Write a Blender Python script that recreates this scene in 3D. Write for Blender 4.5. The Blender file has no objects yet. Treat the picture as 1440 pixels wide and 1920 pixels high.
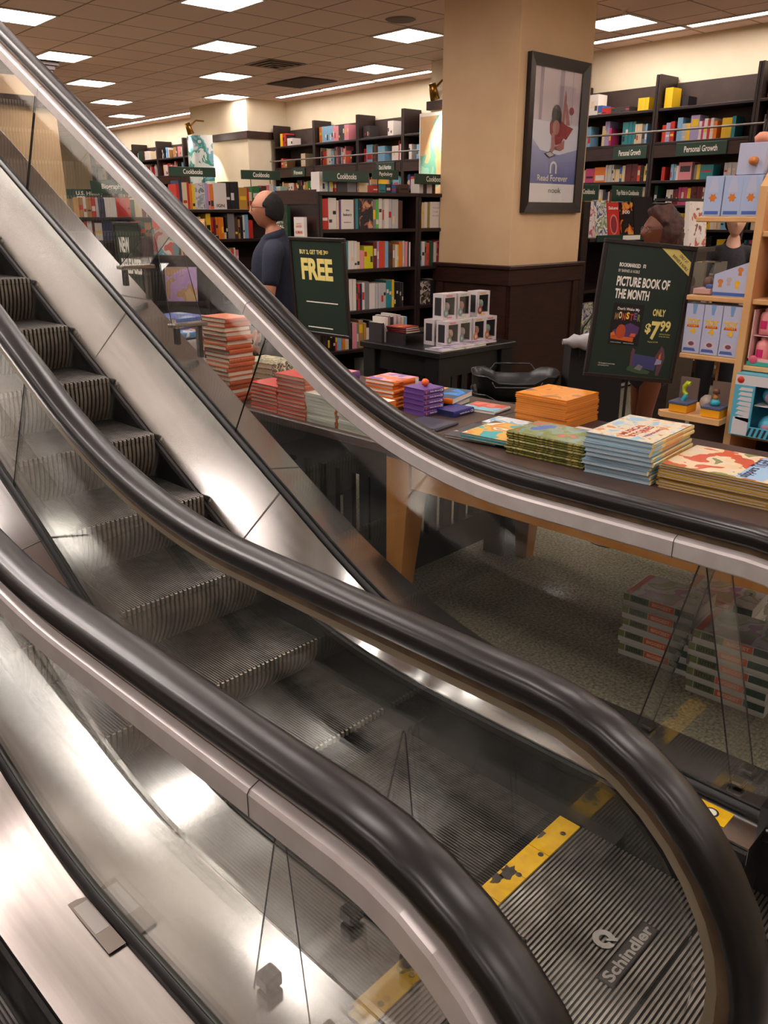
import bpy, math, random
from mathutils import Vector, Matrix
S = bpy.context.scene
COL = S.collection
rnd = random.Random(7)
R = math.radians
pi = math.pi

# ------------------------------------------------------------------ camera
HX, HY = 2300.0, 400.0
FPX = 1530.0
PITCH = math.atan((960 - HY) / FPX)
YAW = math.atan((HX - 720) / (FPX / math.cos(PITCH)))
cam = bpy.data.cameras.new('camera')
camo = bpy.data.objects.new('camera', cam)
COL.objects.link(camo)
cam.sensor_fit = 'VERTICAL'
cam.sensor_height = 24.0
cam.lens = 24.0 * FPX / 1920.0
cam.clip_start = 0.05
camo.location = (0, 0, 1.78)
camo.rotation_euler = (pi / 2 - PITCH, 0, YAW - pi / 2)
S.camera = camo
# ------------------------------------------------------------------ world, view
w = bpy.data.worlds.new('world')
S.world = w
w.use_nodes = True
w.node_tree.nodes['Background'].inputs[0].default_value = (1.0, 0.86, 0.72, 1)
w.node_tree.nodes['Background'].inputs[1].default_value = 0.15
vs = S.view_settings
vs.view_transform = 'Standard'
vs.look = 'None'
vs.gamma = 1.0
vs.use_curve_mapping = False
vs.exposure = 0.3
LAMP = 17.0            # ceiling panel emission
STRIP = 20.0
LAMPCOL = (1.0, 0.885, 0.835)
try:
    S.cycles.use_denoising = True
    S.cycles.max_bounces = 8
    S.cycles.transparent_max_bounces = 24
    S.cycles.sample_clamp_indirect = 6.0
    S.cycles.caustics_reflective = False
    S.cycles.caustics_refractive = False
except Exception:
    pass


# ------------------------------------------------------------------ helpers
def lin(c):
    out = []
    for x in c[:3]:
        x = x / 255.0
        out.append(x / 12.92 if x <= 0.04045 else ((x + 0.055) / 1.055) ** 2.4)
    return (out[0], out[1], out[2], 1.0)


MATS = {}


def mat(key, rgb=(128, 128, 128), rough=0.5, metal=0.0, spec=None, emit=None):
    if key in MATS:
        return MATS[key]
    m = bpy.data.materials.new(key)
    m.use_nodes = True
    b = m.node_tree.nodes['Principled BSDF']
    b.inputs['Base Color'].default_value = lin(rgb)
    b.inputs['Roughness'].default_value = rough
    b.inputs['Metallic'].default_value = metal
    if spec is not None:
        b.inputs['Specular IOR Level'].default_value = spec
    if emit:
        b.inputs['Emission Color'].default_value = (*emit[:3], 1)
        b.inputs['Emission Strength'].default_value = emit[3]
    MATS[key] = m
    return m


def noise_mat(key, c1, c2, scale=8, rough=0.6, metal=0.0, stretch=(1, 1, 1), bump=0.0, detail=4, r2=None):
    """two-colour noise, optional bump, in object coordinates"""
    if key in MATS:
        return MATS[key]
    m = mat(key, c1, rough, metal)
    nt = m.node_tree
    b = nt.nodes['Principled BSDF']
    tc = nt.nodes.new('ShaderNodeTexCoord')
    mp = nt.nodes.new('ShaderNodeMapping')
    mp.inputs['Scale'].default_value = stretch
    nz = nt.nodes.new('ShaderNodeTexNoise')
    nz.inputs['Scale'].default_value = scale
    nz.inputs['Detail'].default_value = detail
    mx = nt.nodes.new('ShaderNodeMix')
    mx.data_type = 'RGBA'
    mx.inputs[6].default_value = lin(c1)
    mx.inputs[7].default_value = lin(c2)
    nt.links.new(tc.outputs['Object'], mp.inputs[0])
    nt.links.new(mp.outputs[0], nz.inputs['Vector'])
    cr = nt.nodes.new('ShaderNodeValToRGB')
    cr.color_ramp.elements[0].position = 0.35
    cr.color_ramp.elements[1].position = 0.65
    nt.links.new(nz.outputs[0], cr.inputs[0])
    nt.links.new(cr.outputs[0], mx.inputs[0])
    nt.links.new(mx.outputs[2], b.inputs['Base Color'])
    if r2 is not None:
        mr = nt.nodes.new('ShaderNodeMapRange')
        mr.inputs[3].default_value = rough
        mr.inputs[4].default_value = r2
        nt.links.new(cr.outputs[0], mr.inputs[0])
        nt.links.new(mr.outputs[0], b.inputs['Roughness'])
    if bump:
        bp = nt.nodes.new('ShaderNodeBump')
        bp.inputs['Strength'].default_value = bump
        bp.inputs['Distance'].default_value = 0.01
        nt.links.new(nz.outputs[0], bp.inputs['Height'])
        nt.links.new(bp.outputs[0], b.inputs['Normal'])
    return m


def art_mat(key, palette=None, scale=9, rough=0.3, dist=0.6, kind='noise'):
    """printed cover: blobs of a palette"""
    if key in MATS:
        return MATS[key]
    m = mat(key, palette[0], rough)
    nt = m.node_tree
    b = nt.nodes['Principled BSDF']
    tc = nt.nodes.new('ShaderNodeTexCoord')
    if kind == 'noise':
        nz = nt.nodes.new('ShaderNodeTexNoise')
        nz.inputs['Scale'].default_value = scale
        nz.inputs['Detail'].default_value = 2.5
        nz.inputs['Distortion'].default_value = dist
        out = nz.outputs[0]
    else:
        nz = nt.nodes.new('ShaderNodeTexVoronoi')
        nz.inputs['Scale'].default_value = scale
        sp = nt.nodes.new('ShaderNodeSeparateColor')
        nt.links.new(nz.outputs['Color'], sp.inputs[0])
        out = sp.outputs[0]
    nt.links.new(tc.outputs['Object'], nz.inputs['Vector'])
    cr = nt.nodes.new('ShaderNodeValToRGB')
    cr.color_ramp.interpolation = 'CONSTANT'
    el = cr.color_ramp.elements
    n = len(palette)
    lo, hi = (0.32, 0.68) if kind == 'noise' else (0.0, 1.0)
    while len(el) < n:
        el.new(0.5)
    for i, c in enumerate(palette):
        el[i].position = 0.0 if i == 0 else lo + (hi - lo) * i / n
        el[i].color = lin(c)
    nt.links.new(out, cr.inputs[0])
    nt.links.new(cr.outputs[0], b.inputs['Base Color'])
    return m


def glass_mat(key, tint, refl=1.0, rough=0.0, haze=0.0, f0=0.045):
    if key in MATS:
        return MATS[key]
    m = bpy.data.materials.new(key)
    m.use_nodes = True
    nt = m.node_tree
    for n in list(nt.nodes):
        nt.nodes.remove(n)
    out = nt.nodes.new('ShaderNodeOutputMaterial')
    tr = nt.nodes.new('ShaderNodeBsdfTransparent')
    tr.inputs[0].default_value = (*tint, 1)
    gl = nt.nodes.new('ShaderNodeBsdfGlossy')
    gl.inputs['Roughness'].default_value = rough
    gl.inputs[0].default_value = (0.95, 0.97, 0.95, 1)
    g = nt.nodes.new('ShaderNodeNewGeometry')
    d = nt.nodes.new('ShaderNodeVectorMath')
    d.operation = 'DOT_PRODUCT'
    nt.links.new(g.outputs['Normal'], d.inputs[0])
    nt.links.new(g.outputs['Incoming'], d.inputs[1])

    def mth(op, a, b=None):
        n = nt.nodes.new('ShaderNodeMath')
        n.operation = op
        for i, x in enumerate((a, b)):
            if x is None:
                continue
            if isinstance(x, (int, float)):
                n.inputs[i].default_value = x
            else:
                nt.links.new(x, n.inputs[i])
        return n.outputs[0]
    c = mth('ABSOLUTE', d.outputs['Value'])
    k = mth('POWER', mth('SUBTRACT', 1.0, c), 4.0)
    f = mth('ADD', mth('MULTIPLY', k, (1 - f0) * refl), f0 * refl)
    mx = nt.nodes.new('ShaderNodeMixShader')
    nt.links.new(f, mx.inputs[0])
    nt.links.new(tr.outputs[0], mx.inputs[1])
    nt.links.new(gl.outputs[0], mx.inputs[2])
    last = mx.outputs[0]
    if haze:
        df = nt.nodes.new('ShaderNodeBsdfDiffuse')
        df.inputs[0].default_value = (0.7, 0.72, 0.7, 1)
        tc = nt.nodes.new('ShaderNodeTexCoord')
        nz = nt.nodes.new('ShaderNodeTexNoise')
        nz.inputs['Scale'].default_value = 6
        nz.inputs['Detail'].default_value = 8
        nt.links.new(tc.outputs['Object'], nz.inputs['Vector'])
        h = mth('MULTIPLY', nz.outputs[0], haze)
        m2 = nt.nodes.new('ShaderNodeMixShader')
        nt.links.new(h, m2.inputs[0])
        nt.links.new(last, m2.inputs[1])
        nt.links.new(df.outputs[0], m2.inputs[2])
        last = m2.outputs[0]
    nt.links.new(last, out.inputs[0])
    MATS[key] = m
    return m


TEXT_CACHE = {}


def text_mesh(s, bold):
    k = (s, bold)
    if k not in TEXT_CACHE:
        cu = bpy.data.curves.new('glyphs', 'FONT')
        cu.body = s
        cu.size = 1.0
        cu.offset = bold
        cu.resolution_u = 3
        cu.fill_mode = 'FRONT'
        ob = bpy.data.objects.new('glyphs', cu)
        me = bpy.data.meshes.new_from_object(ob)
        v = [tuple(p.co) for p in me.vertices]
        f = [tuple(p.vertices) for p in me.polygons]
        bpy.data.objects.remove(ob)
        bpy.data.curves.remove(cu)
        bpy.data.meshes.remove(me)
        TEXT_CACHE[k] = (v, f)
    return TEXT_CACHE[k]


class MB:
    """collects shapes, links them as one mesh object"""

    def __init__(self):
        self.v, self.f, self.m, self.mats, self.sm = [], [], [], [], []

    def mi(self, m):
        if m not in self.mats:
            self.mats.append(m)
        return self.mats.index(m)

    def add(self, vs_, fs, m, M=None, smooth=False):
        o = len(self.v)
        k = self.mi(m)
        if M is not None:
            vs_ = [tuple(M @ Vector(p)) for p in vs_]
        self.v += [tuple(p) for p in vs_]
        for f in fs:
            self.f.append(tuple(i + o for i in f))
            self.m.append(k)
            self.sm.append(smooth)
        return self

    def box(self, a, b, m, M=None, bev=0.0):
        x0, y0, z0 = a
        x1, y1, z1 = b
        if bev <= 0:
            v = [(x0, y0, z0), (x1, y0, z0), (x1, y1, z0), (x0, y1, z0), (x0, y0, z1), (x1, y0, z1), (x1, y1, z1), (x0, y1, z1)]
            f = [(3, 2, 1, 0), (4, 5, 6, 7), (0, 1, 5, 4), (1, 2, 6, 5), (2, 3, 7, 6), (3, 0, 4, 7)]
            return self.add(v, f, m, M)
        e = bev
        v = []
        for (x, sx) in ((x0, 1), (x1, -1)):
            for (y, sy) in ((y0, 1), (y1, -1)):
                for (z, sz) in ((z0, 1), (z1, -1)):
                    v += [(x, y + sy * e, z + sz * e), (x + sx * e, y, z + sz * e), (x + sx * e, y + sy * e, z)]
        # corner index: 0:x0y0z0 1:x0y0z1 2:x0y1z0 3:x0y1z1 4:x1y0z0 5:x1y0z1 6:x1y1z0 7:x1y1z1
        X = lambda c: 3 * c
        Y = lambda c: 3 * c + 1
        Z = lambda c: 3 * c + 2
        f = [(X(0), X(1), X(3), X(2)), (X(4), X(6), X(7), X(5)), (Y(0), Y(4), Y(5), Y(1)), (Y(2), Y(3), Y(7), Y(6)),
             (Z(0), Z(2), Z(6), Z(4)), (Z(1), Z(5), Z(7), Z(3))]
        for c in range(8):
            f.append((X(c), Y(c), Z(c)))
        for (a_, b_, P, Q) in ((0, 1, X, Y), (2, 3, X, Y), (4, 5, X, Y), (6, 7, X, Y), (0, 2, X, Z), (1, 3, X, Z), (4, 6, X, Z), (5, 7, X, Z),
                               (0, 4, Y, Z), (1, 5, Y, Z), (2, 6, Y, Z), (3, 7, Y, Z)):
            f.append((P(a_), P(b_), Q(b_), Q(a_)))
        return self.add(v, f, m, M)

    def prism(self, poly, a, b, m, axis='z', M=None):
        n = len(poly)

        def P(p, t):
            return {'z': (p[0], p[1], t), 'x': (t, p[0], p[1]), 'y': (p[0], t, p[1])}[axis]
        v = [P(p, a) for p in poly] + [P(p, b) for p in poly]
        f = [tuple(range(n))[::-1], tuple(range(n, 2 * n))] + [(i, (i + 1) % n, n + (i + 1) % n, n + i) for i in range(n)]
        return self.add(v, f, m, M)

    def quad(self, a, b, c, d, m, M=None):
        return self.add([a, b, c, d], [(0, 1, 2, 3)], m, M)

    def poly(self, pts, m, M=None):
        return self.add(pts, [tuple(range(len(pts)))], m, M)

    def grid(self, rows, m, closed=False, smooth=True, M=None):
        """rows: list of equal-length point lists"""
        n = len(rows[0])
        v = [p for r in rows for p in r]
        f = []
        for i in range(len(rows) - 1):
            for j in range(n if closed else n - 1):
                k = (j + 1) % n
                f.append((i * n + j, i * n + k, (i + 1) * n + k, (i + 1) * n + j))
        return self.add(v, f, m, M, smooth)

    def tube(self, pts, r, m, n=8, M=None, cap=True):
        rows = []
        pts = [Vector(p) for p in pts]
        rr = r if isinstance(r, (list, tuple)) else [r] * len(pts)
        up = None
        for i, p in enumerate(pts):
            t = (pts[min(i + 1, len(pts) - 1)] - pts[max(i - 1, 0)]).normalized()
            if up is None:
                up = Vector((0, 0, 1)) if abs(t.z) < 0.9 else Vector((1, 0, 0))
            a = t.cross(up).normalized()
            b = a.cross(t).normalized()
            up = b
            rows.append([tuple(p + (a * math.cos(2 * pi * k / n) + b * math.sin(2 * pi * k / n)) * rr[i]) for k in range(n)])
        self.grid(rows, m, True, True, M)
        if cap:
            self.add(rows[0], [tuple(range(n))], m, M)
            self.add(rows[-1], [tuple(range(n))[::-1]], m, M)
        return self

    def lathe(self, prof, m, n=20, M=None):
        rows = [[(r * math.cos(2 * pi * k / n), r * math.sin(2 * pi * k / n), z) for k in range(n)] for r, z in prof]
        self.grid(rows, m, True, True, M)
        return self

    def text(self, s, M, wd, ht, m, bold=0.02, align='l'):
        """glyphs in M's xy plane, scaled to exactly wd x ht"""
        v, f = text_mesh(s, bold)
        if not v:
            return self
        x0, x1 = min(p[0] for p in v), max(p[0] for p in v)
        y0, y1 = min(p[1] for p in v), max(p[1] for p in v)
        sx, sy = wd / (x1 - x0), ht / (y1 - y0)
        ox = {'l': 0, 'c': -wd / 2, 'r': -wd}[align]
        self.add([((p[0] - x0) * sx + ox, (p[1] - y0) * sy, 0) for p in v], f, m, M)
        return self

    def mesh(self, name):
        me = bpy.data.meshes.new(name)
        me.from_pydata(self.v, [], self.f)
        for mm in self.mats:
            me.materials.append(mm)
        me.polygons.foreach_set('material_index', self.m)
        me.polygons.foreach_set('use_smooth', self.sm)
        me.update()
        return me

    def build(self, name, parent=None, loc=None, rz=None, M=None):
        o = bpy.data.objects.new(name, self.mesh(name))
        COL.objects.link(o)
        if parent is not None:
            o.parent = parent
        if loc is not None:
            o.location = loc
        if rz is not None:
            o.rotation_euler = (0, 0, rz)
        if M is not None:
            o.matrix_world = M
        return o


def tag(o, label, cat, group=None, kind=None):
    o['label'] = label
    o['category'] = cat
    if group:
        o['group'] = group
    if kind:
        o['kind'] = kind
    return o


def thing(name, label, cat, loc=(0, 0, 0), rz=0.0, group=None, M=None):
    o = bpy.data.objects.new(name, None)
    COL.objects.link(o)
    o.empty_display_size = 0.1
    o.location = loc
    o.rotation_euler = (0, 0, rz)
    if M is not None:
        o.matrix_world = M
    return tag(o, label, cat, group)


def struct(o, label=None):
    o['kind'] = 'structure'
    if label:
        o['label'] = label
    return o


def copy_tree(o, parent=None):
    c = o.copy()
    COL.objects.link(c)
    if parent is not None:
        c.parent = parent
    for ch in list(o.children):
        copy_tree(ch, c)
    return c


TH = R(4.3)


def B(u, v, z=0.0, th=TH):
    """building grid (turned a little from the escalators) to the scene"""
    return (u * math.cos(th) + v * math.sin(th), -u * math.sin(th) + v * math.cos(th), z)


def XZ(x, y, z):
    """text frame on a face that looks along -y: x right, z up"""
    return Matrix(((1, 0, 0, x), (0, 0, -1, y), (0, 1, 0, z), (0, 0, 0, 1)))


def XY(x, y, z, a=0.0):
    return Matrix.Translation((x, y, z)) @ Matrix.Rotation(a, 4, 'Z')


ORD = ['topmost', 'second from the top', 'third from the top', 'fourth from the top', 'fifth from the top', 'sixth from the top',
       'seventh from the top', 'eighth from the top', 'ninth from the top', 'tenth from the top', 'eleventh from the top',
       'twelfth from the top', 'thirteenth from the top', 'fourteenth from the top', 'fifteenth from the top', 'sixteenth from the top',
       'seventeenth from the top', 'eighteenth from the top', 'nineteenth from the top', 'twentieth from the top']
NTH = ['first', 'second', 'third', 'fourth', 'fifth', 'sixth', 'seventh', 'eighth', 'ninth', 'tenth', 'eleventh', 'twelfth', 'thirteenth',
       'fourteenth', 'fifteenth', 'sixteenth', 'seventeenth', 'eighteenth', 'nineteenth', 'twentieth', 'twenty-first', 'twenty-second',
       'twenty-third', 'twenty-fourth', 'twenty-fifth', 'twenty-sixth', 'twenty-seventh', 'twenty-eighth', 'twenty-ninth', 'thirtieth',
       'thirty-first', 'thirty-second', 'thirty-third', 'thirty-fourth', 'thirty-fifth']

# ------------------------------------------------------------------ materials
STEEL = noise_mat('brushed_steel', (222, 220, 218), (216, 214, 212), 5, 0.16, 1.0, (14, .5, .5), 0.0, 3, 0.19)
STEEL2 = noise_mat('dull_steel', (216, 212, 209), (209, 205, 202), 5, 0.20, 1.0, (14, .5, .5), 0.0, 3, 0.24)
STEEL3 = noise_mat('worn_steel', (176, 168, 163), (166, 158, 153), 6, 0.30, 1.0, (10, .6, .6), 0.0, 4, 0.36)
ALU = noise_mat('painted_aluminium', (214, 206, 203), (204, 195, 191), 14, 0.36, 0.3, (1, 1, 1), 0.0, 4)
GUIDE = noise_mat('dusty_guide', (120, 98, 74), (84, 66, 50), 12, 0.55, 0.3)
RUBBER = noise_mat('handrail_rubber', (24, 21, 21), (27, 24, 24), 3, 0.30, 0.0, (1, 0.3, 0.3), 0.0, 1, 0.33)
SEAL = mat('black_seal', (14, 14, 14), 0.45)
SKIRT = noise_mat('skirt_panel', (30, 30, 30), (42, 41, 39), 10, 0.32, 0.3, (1, 1, 1), 0.0, 6, 0.5)
BRUSH = noise_mat('brush_strip', (20, 18, 17), (40, 35, 32), 120, 0.8)
TREAD = noise_mat('step_metal', (96, 92, 88), (74, 70, 66), 18, 0.42, 0.8, (1, 1, 1), 0.0, 5, 0.5)
TREADD = mat('step_groove', (36, 34, 32), 0.6, 0.3)
RISER = noise_mat('riser_metal', (150, 136, 120), (126, 114, 100), 16, 0.5, 0.25)
PLATE = noise_mat('floor_plate_metal', (168, 160, 150), (130, 122, 114), 9, 0.30, 0.9, (1, 1, 1), 0.0, 5, 0.45)
PLATED = mat('plate_groove', (46, 43, 41), 0.5, 0.5)
YEL = noise_mat('comb_yellow', (240, 190, 10), (222, 170, 8), 30, 0.45)
WORN = noise_mat('worn_patch', (60, 55, 48), (84, 78, 70), 40, 0.5, 0.4)
GLASS = glass_mat('balustrade_glass', (0.955, 0.968, 0.958), 1.2, 0.0, 0.02)
ACRYL = glass_mat('clear_acrylic', (0.955, 0.95, 0.95), 0.8, 0.02, 0.03)
ACRYLE = mat('acrylic_edge', (52, 44, 50), 0.25)
WIN = glass_mat('clear_window', (0.97, 0.97, 0.98), 0.8, 0.0, 0.02)
CREAM = noise_mat('cream_paint', (224, 190, 148), (218, 182, 140), 3, 0.7)
WALLP = noise_mat('wall_paint', (236, 222, 192), (232, 216, 186), 3, 0.75)
WOODD = noise_mat('dark_walnut', (58, 30, 22), (40, 20, 15), 6, 0.38, 0.0, (1, 1, 9))
CASE = noise_mat('case_wood', (42, 25, 20), (28, 16, 14), 6, 0.45, 0.0, (1, 1, 8))
CASEBACK = noise_mat('case_back', (70, 54, 46), (58, 44, 38), 5, 0.6)
OAK = noise_mat('oak_wood', (196, 134, 66), (178, 116, 54), 6, 0.42, 0.0, (1.5, 1.5, 0.35))
MAPLE = noise_mat('maple_wood', (222, 176, 120), (210, 160, 104), 5, 0.45, 0.0, (1, 1, 0.4))
BLKW = noise_mat('black_lacquer', (20, 20, 21), (27, 27, 28), 9, 0.34)
TOPW = noise_mat('table_top_brown', (76, 58, 50), (64, 48, 42), 6, 0.4)
BLK = mat('black_plastic', (16, 16, 17), 0.32)
PAPER = mat('paper_pages', (226, 214, 192), 0.8)
PAPERG = mat('grey_pages', (196, 192, 176), 0.75)
GREEN = mat('sign_green', (32, 62, 48), 0.4)
GREEND = mat('sign_dark_green', (30, 46, 38), 0.35)
IVORY = mat('ivory_print', (238, 232, 220), 0.5)
GOLD = mat('pale_gold_print', (226, 208, 124), 0.5)
FRAMEB = mat('sign_frame', (34, 26, 24), 0.35)
CHROME = mat('chrome', (200, 200, 200), 0.15, 1.0)
SKIN1 = mat('light_skin', (170, 112, 84), 0.5)
SKIN2 = mat('brown_skin', (112, 62, 38), 0.45)
SKIN3 = mat('pale_skin', (214, 164, 138), 0.5)
# ------------------------------------------------------------------ setting
ZC = 3.55
CARPET = noise_mat('carpet_green_grey', (142, 134, 112), (88, 84, 68), 75, 0.95, 0.0, (1, 1, 1), 0.3, 9)
CARPET2 = noise_mat('carpet_light', (132, 120, 100), (104, 96, 80), 120, 0.95, 0.0, (1, 1, 1), 0.2, 5)
HX0, HX1, HY0, HY1 = -0.505, 2.255, -1.6, 9.0
b = MB()
for (x0, y0, x1, y1) in ((-9, -9, HX0, 24), (HX1, -9, 13, 24), (HX0, -9, HX1, HY0), (HX0, HY1, HX1, 24)):
    b.box((x0, y0, -0.06), (x1, y1, 0), CARPET)
struct(b.build('floor'), 'grey green carpeted shop floor')

# ceiling tiles: procedural grid in the building's own axes
m = mat('ceiling_tile', (196, 160, 140), 0.9)
nt = m.node_tree
bs = nt.nodes['Principled BSDF']
tc = nt.nodes.new('ShaderNodeTexCoord')
mp = nt.nodes.new('ShaderNodeMapping')
mp.inputs['Location'].default_value = (-(5.59 - 0.2825), -(9.02 - 0.305), 0)
br = nt.nodes.new('ShaderNodeTexBrick')
br.offset = 0.0
br.squash = 1.0
br.inputs['Scale'].default_value = 1.0
br.inputs['Mortar Size'].default_value = 0.010
br.inputs['Mortar Smooth'].default_value = 0.0
br.inputs['Brick Width'].default_value = 0.565
br.inputs['Row Height'].default_value = 0.61
br.inputs['Color1'].default_value = lin((238, 208, 197))
br.inputs['Color2'].default_value = lin((232, 201, 190))
br.inputs['Mortar'].default_value = lin((150, 120, 104))
nz = nt.nodes.new('ShaderNodeTexNoise')
nz.inputs['Scale'].default_value = 90
bp = nt.nodes.new('ShaderNodeBump')
bp.inputs['Strength'].default_value = 0.3
bp.inputs['Distance'].default_value = 0.01
nt.links.new(tc.outputs['Object'], mp.inputs[0])
nt.links.new(mp.outputs[0], br.inputs['Vector'])
nt.links.new(br.outputs['Color'], bs.inputs['Base Color'])
nt.links.new(tc.outputs['Object'], nz.inputs['Vector'])
nt.links.new(nz.outputs[0], bp.inputs['Height'])
nt.links.new(bp.outputs[0], bs.inputs['Normal'])
OU0, OU1, OV0, OV1 = -2.0, 2.5, 3.95, 12.0
b = MB()
for (x0, y0, x1, y1) in ((-9, -9, OU0, 22), (OU1, -9, 9.0, 22), (OU0, -9, OU1, OV0), (OU0, OV1, OU1, 22)):
    b.box((x0, y0, ZC), (x1, y1, ZC + 0.05), m)
struct(b.build('ceiling', rz=-TH), 'white ceiling tiles in a dark grid')
# well of the escalator opening above
WELLP = mat('well_paint', (226, 222, 218), .8)
b = MB()
for (x0, y0, x1, y1) in ((OU0 - .1, OV0 - .1, OU0, OV1 + .1), (OU1, OV0 - .1, OU1 + .1, OV1 + .1), (OU0, OV0 - .1, OU1, OV0), (OU0, OV1, OU1, OV1 + .1)):
    b.box((x0, y0, ZC + 0.05), (x1, y1, 6.0), WELLP)
b.box((OU0, OV0, 6.0), (OU1, OV1, 6.1), WELLP)
struct(b.build('wall_stairwell', rz=-TH), 'cream bulkhead of the escalator well')
for nm, (x0, y0, x1, y1) in (('wall_back', (8.96, -9, 9.1, 22)), ('wall_far', (-9, 21.9, 9.1, 22.1)), ('wall_near', (-9.1, -9, -8.96, 22)), ('wall_front', (-9, -9.1, 9.1, -8.96))):
    struct(MB().box((x0, y0, 0), (x1, y1, ZC), WALLP).build(nm, rz=-TH), 'cream shop wall')

# ceiling panels --------------------------------------------------
LAMPM = mat('lamp_diffuser', (255, 248, 244), 0.5, emit=(*LAMPCOL, LAMP))
STRIPM = mat('strip_diffuser', (255, 248, 244), 0.5, emit=(*LAMPCOL, STRIP))
TRIMW = mat('lamp_frame_white', (214, 200, 190), 0.5)


def ceil_light(u, v, wu, wv, label, dm, cross, group):
    t = thing('ceiling_light', label, 'ceiling light', B(u, v, ZC), -TH, group)
    f = MB()
    a, c = wu / 2, wv / 2
    e = 0.028
    for q in (((-a, -c), (a, -c + e)), ((-a, c - e), (a, c)), ((-a, -c + e), (-a + e, c - e)), ((a - e, -c + e), (a, c - e))):
        f.box((q[0][0], q[0][1], -0.012), (q[1][0], q[1][1], -0.0005), TRIMW)
    if cross:
        f.box((-0.006, -c + e, -0.011), (0.006, c - e, -0.0035), TRIMW)
        f.box((-a + e, -0.006, -0.011), (a - e, 0.006, -0.0035), TRIMW)
    f.build('frame', t)
    MB().box((-a + e, -c + e, -0.006), (a - e, c - e, -0.001), dm).build('diffuser', t)
    return t


names = {(5.59, 9.02): 'square ceiling light panel above the cookbook bays, over the man in navy',
         (6.72, 7.19): 'square ceiling light panel nearest the big cream column, beside the round grille',
         (4.46, 7.19): 'square ceiling light panel cut by the top edge of the photo',
         (7.85, 5.36): 'square ceiling light panel just behind the poster column',
         (7.85, 9.02): 'square ceiling light panel beside the dark grey return grille'}
cnt = 0
lab_row = ['square ceiling panel in the row over the rising handrail, {} one counted from the camera',
           'square ceiling panel in the row running towards the round poster pillar, {} counted from the camera']
seen_lab = {}
for i in range(-8, 9):
    for j in range(-8, 9):
        u = round(5.59 + 1.13 * (i - j), 2)
        v = round(9.02 + 1.83 * (i + j), 2)
        if not (-4 < u < 8.2 and -5 < v < 20):
            continue
        if (u, v) in ((5.59, 5.36), (6.72, 3.53)):
            continue
        if OU0 - .35 < u < OU1 + .35 and OV0 - .3 < v < OV1 + .35:
            continue
        lab = names.get((u, v))
        if lab is None:
            side = i - (0 if j >= 0 else 0)
            d = math.hypot(u, v)
            if v > 4 and u > 2.9:
                key = 'over the handrail' if u + 0.0 * v < 4.6 + (v - 9) * 0.62 - 1.0 else 'over the bookcases'
                lab = 'square ceiling light panel ' + key
                seen_lab[key] = seen_lab.get(key, 0) + 1
                lab += ', ' + NTH[seen_lab[key] - 1] + ' of its line from the camera'
            else:
                lab = 'square ceiling light panel over the landing, out of the photo'
        ceil_light(u, v, 0.56, 0.605, lab, LAMPM, True, 'square ceiling light panels')
k = 0
v = -4.0
while v < 19.5:
    if not (6.5 < v < 8.7 or 11.9 < v < 15.0):
        where = 'over the personal growth shelves' if v < 7.2 else 'over the long wall of bookcases' if v < 13 else 'over the farthest wall shelves'
        ceil_light(8.5, v, 0.17, 1.18, 'narrow strip light along the wall %s, %s from the camera' % (where, NTH[k]), STRIPM, False, 'wall strip lights')
        k += 1
    v += 1.2

for i in range(4):
    for uu in (-.6, .9):
        t = ceil_light(uu, 4.9 + i * 1.9, .58, 1.18, 'ceiling light panel up in the escalator well, above the frame', mat('well_diffuser', (255, 248, 244), 0.5, emit=(*LAMPCOL, LAMP * 2.2)), True, 'ceiling panels of the escalator well')
        t.location.z = 5.998
# round grille, return grille, supply vent
b = MB()
prof = [(0.0, 0), (0.03, -.006), (0.06, -.003), (0.09, -.008), (0.11, -.004), (0.13, -.01), (0.15, 0)]
b.lathe(prof, mat('grille_grey', (120, 98, 88), 0.6), 24)
tag(b.build('ceiling_speaker', loc=B(6.15, 6.69, ZC - .002)), 'round grey speaker grille in the ceiling near the column', 'speaker')
b = MB()
DKG = mat('return_grille_dark', (66, 52, 46), 0.7)
b.box((-.30, -.45, -.012), (.30, .45, -.004), DKG)
for q in range(30):
    b.box((-.29, -.44 + q * .0295, -.018), (.29, -.428 + q * .0295, -.01), mat('return_slat', (92, 74, 66), 0.6))
tag(b.build('return_grille', loc=B(7.82, 10.6, ZC), rz=-TH), 'dark grey rectangular return air grille set in the ceiling', 'vent')
t = thing('ceiling_vent', 'square ceiling air vent with stepped louvres between two light panels', 'vent', B(6.68, 9.6, ZC), -TH)
b = MB()
for q in range(4):
    a = 0.28 - q * .065
    z0 = -.004 - q * .009
    b.box((-a, -a, z0 - .006), (a, -a + .03, z0), mat('vent_metal', (150, 122, 106), 0.5))
    b.box((-a, a - .03, z0 - .006), (a, a, z0), mat('vent_metal'))
    b.box((-a, -a, z0 - .006), (-a + .03, a, z0), mat('vent_metal'))
    b.box((a - .03, -a, z0 - .006), (a, a, z0), mat('vent_metal'))
b.build('louvre', t)
MB().box((-.27, -.27, -.003), (.27, .27, -.001), mat('vent_dark', (30, 24, 20), 0.8)).build('backing', t)
b = MB()
b.lathe([(0, -.05), (.018, -.05), (.02, -.03), (.01, -.02), (.035, -.004), (.04, 0)], mat('detector_white', (220, 206, 194), 0.5), 14)
tag(b.build('sprinkler', loc=B(7.4, 5.0, ZC)), 'small round sprinkler head in the ceiling tiles', 'sprinkler')

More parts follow.
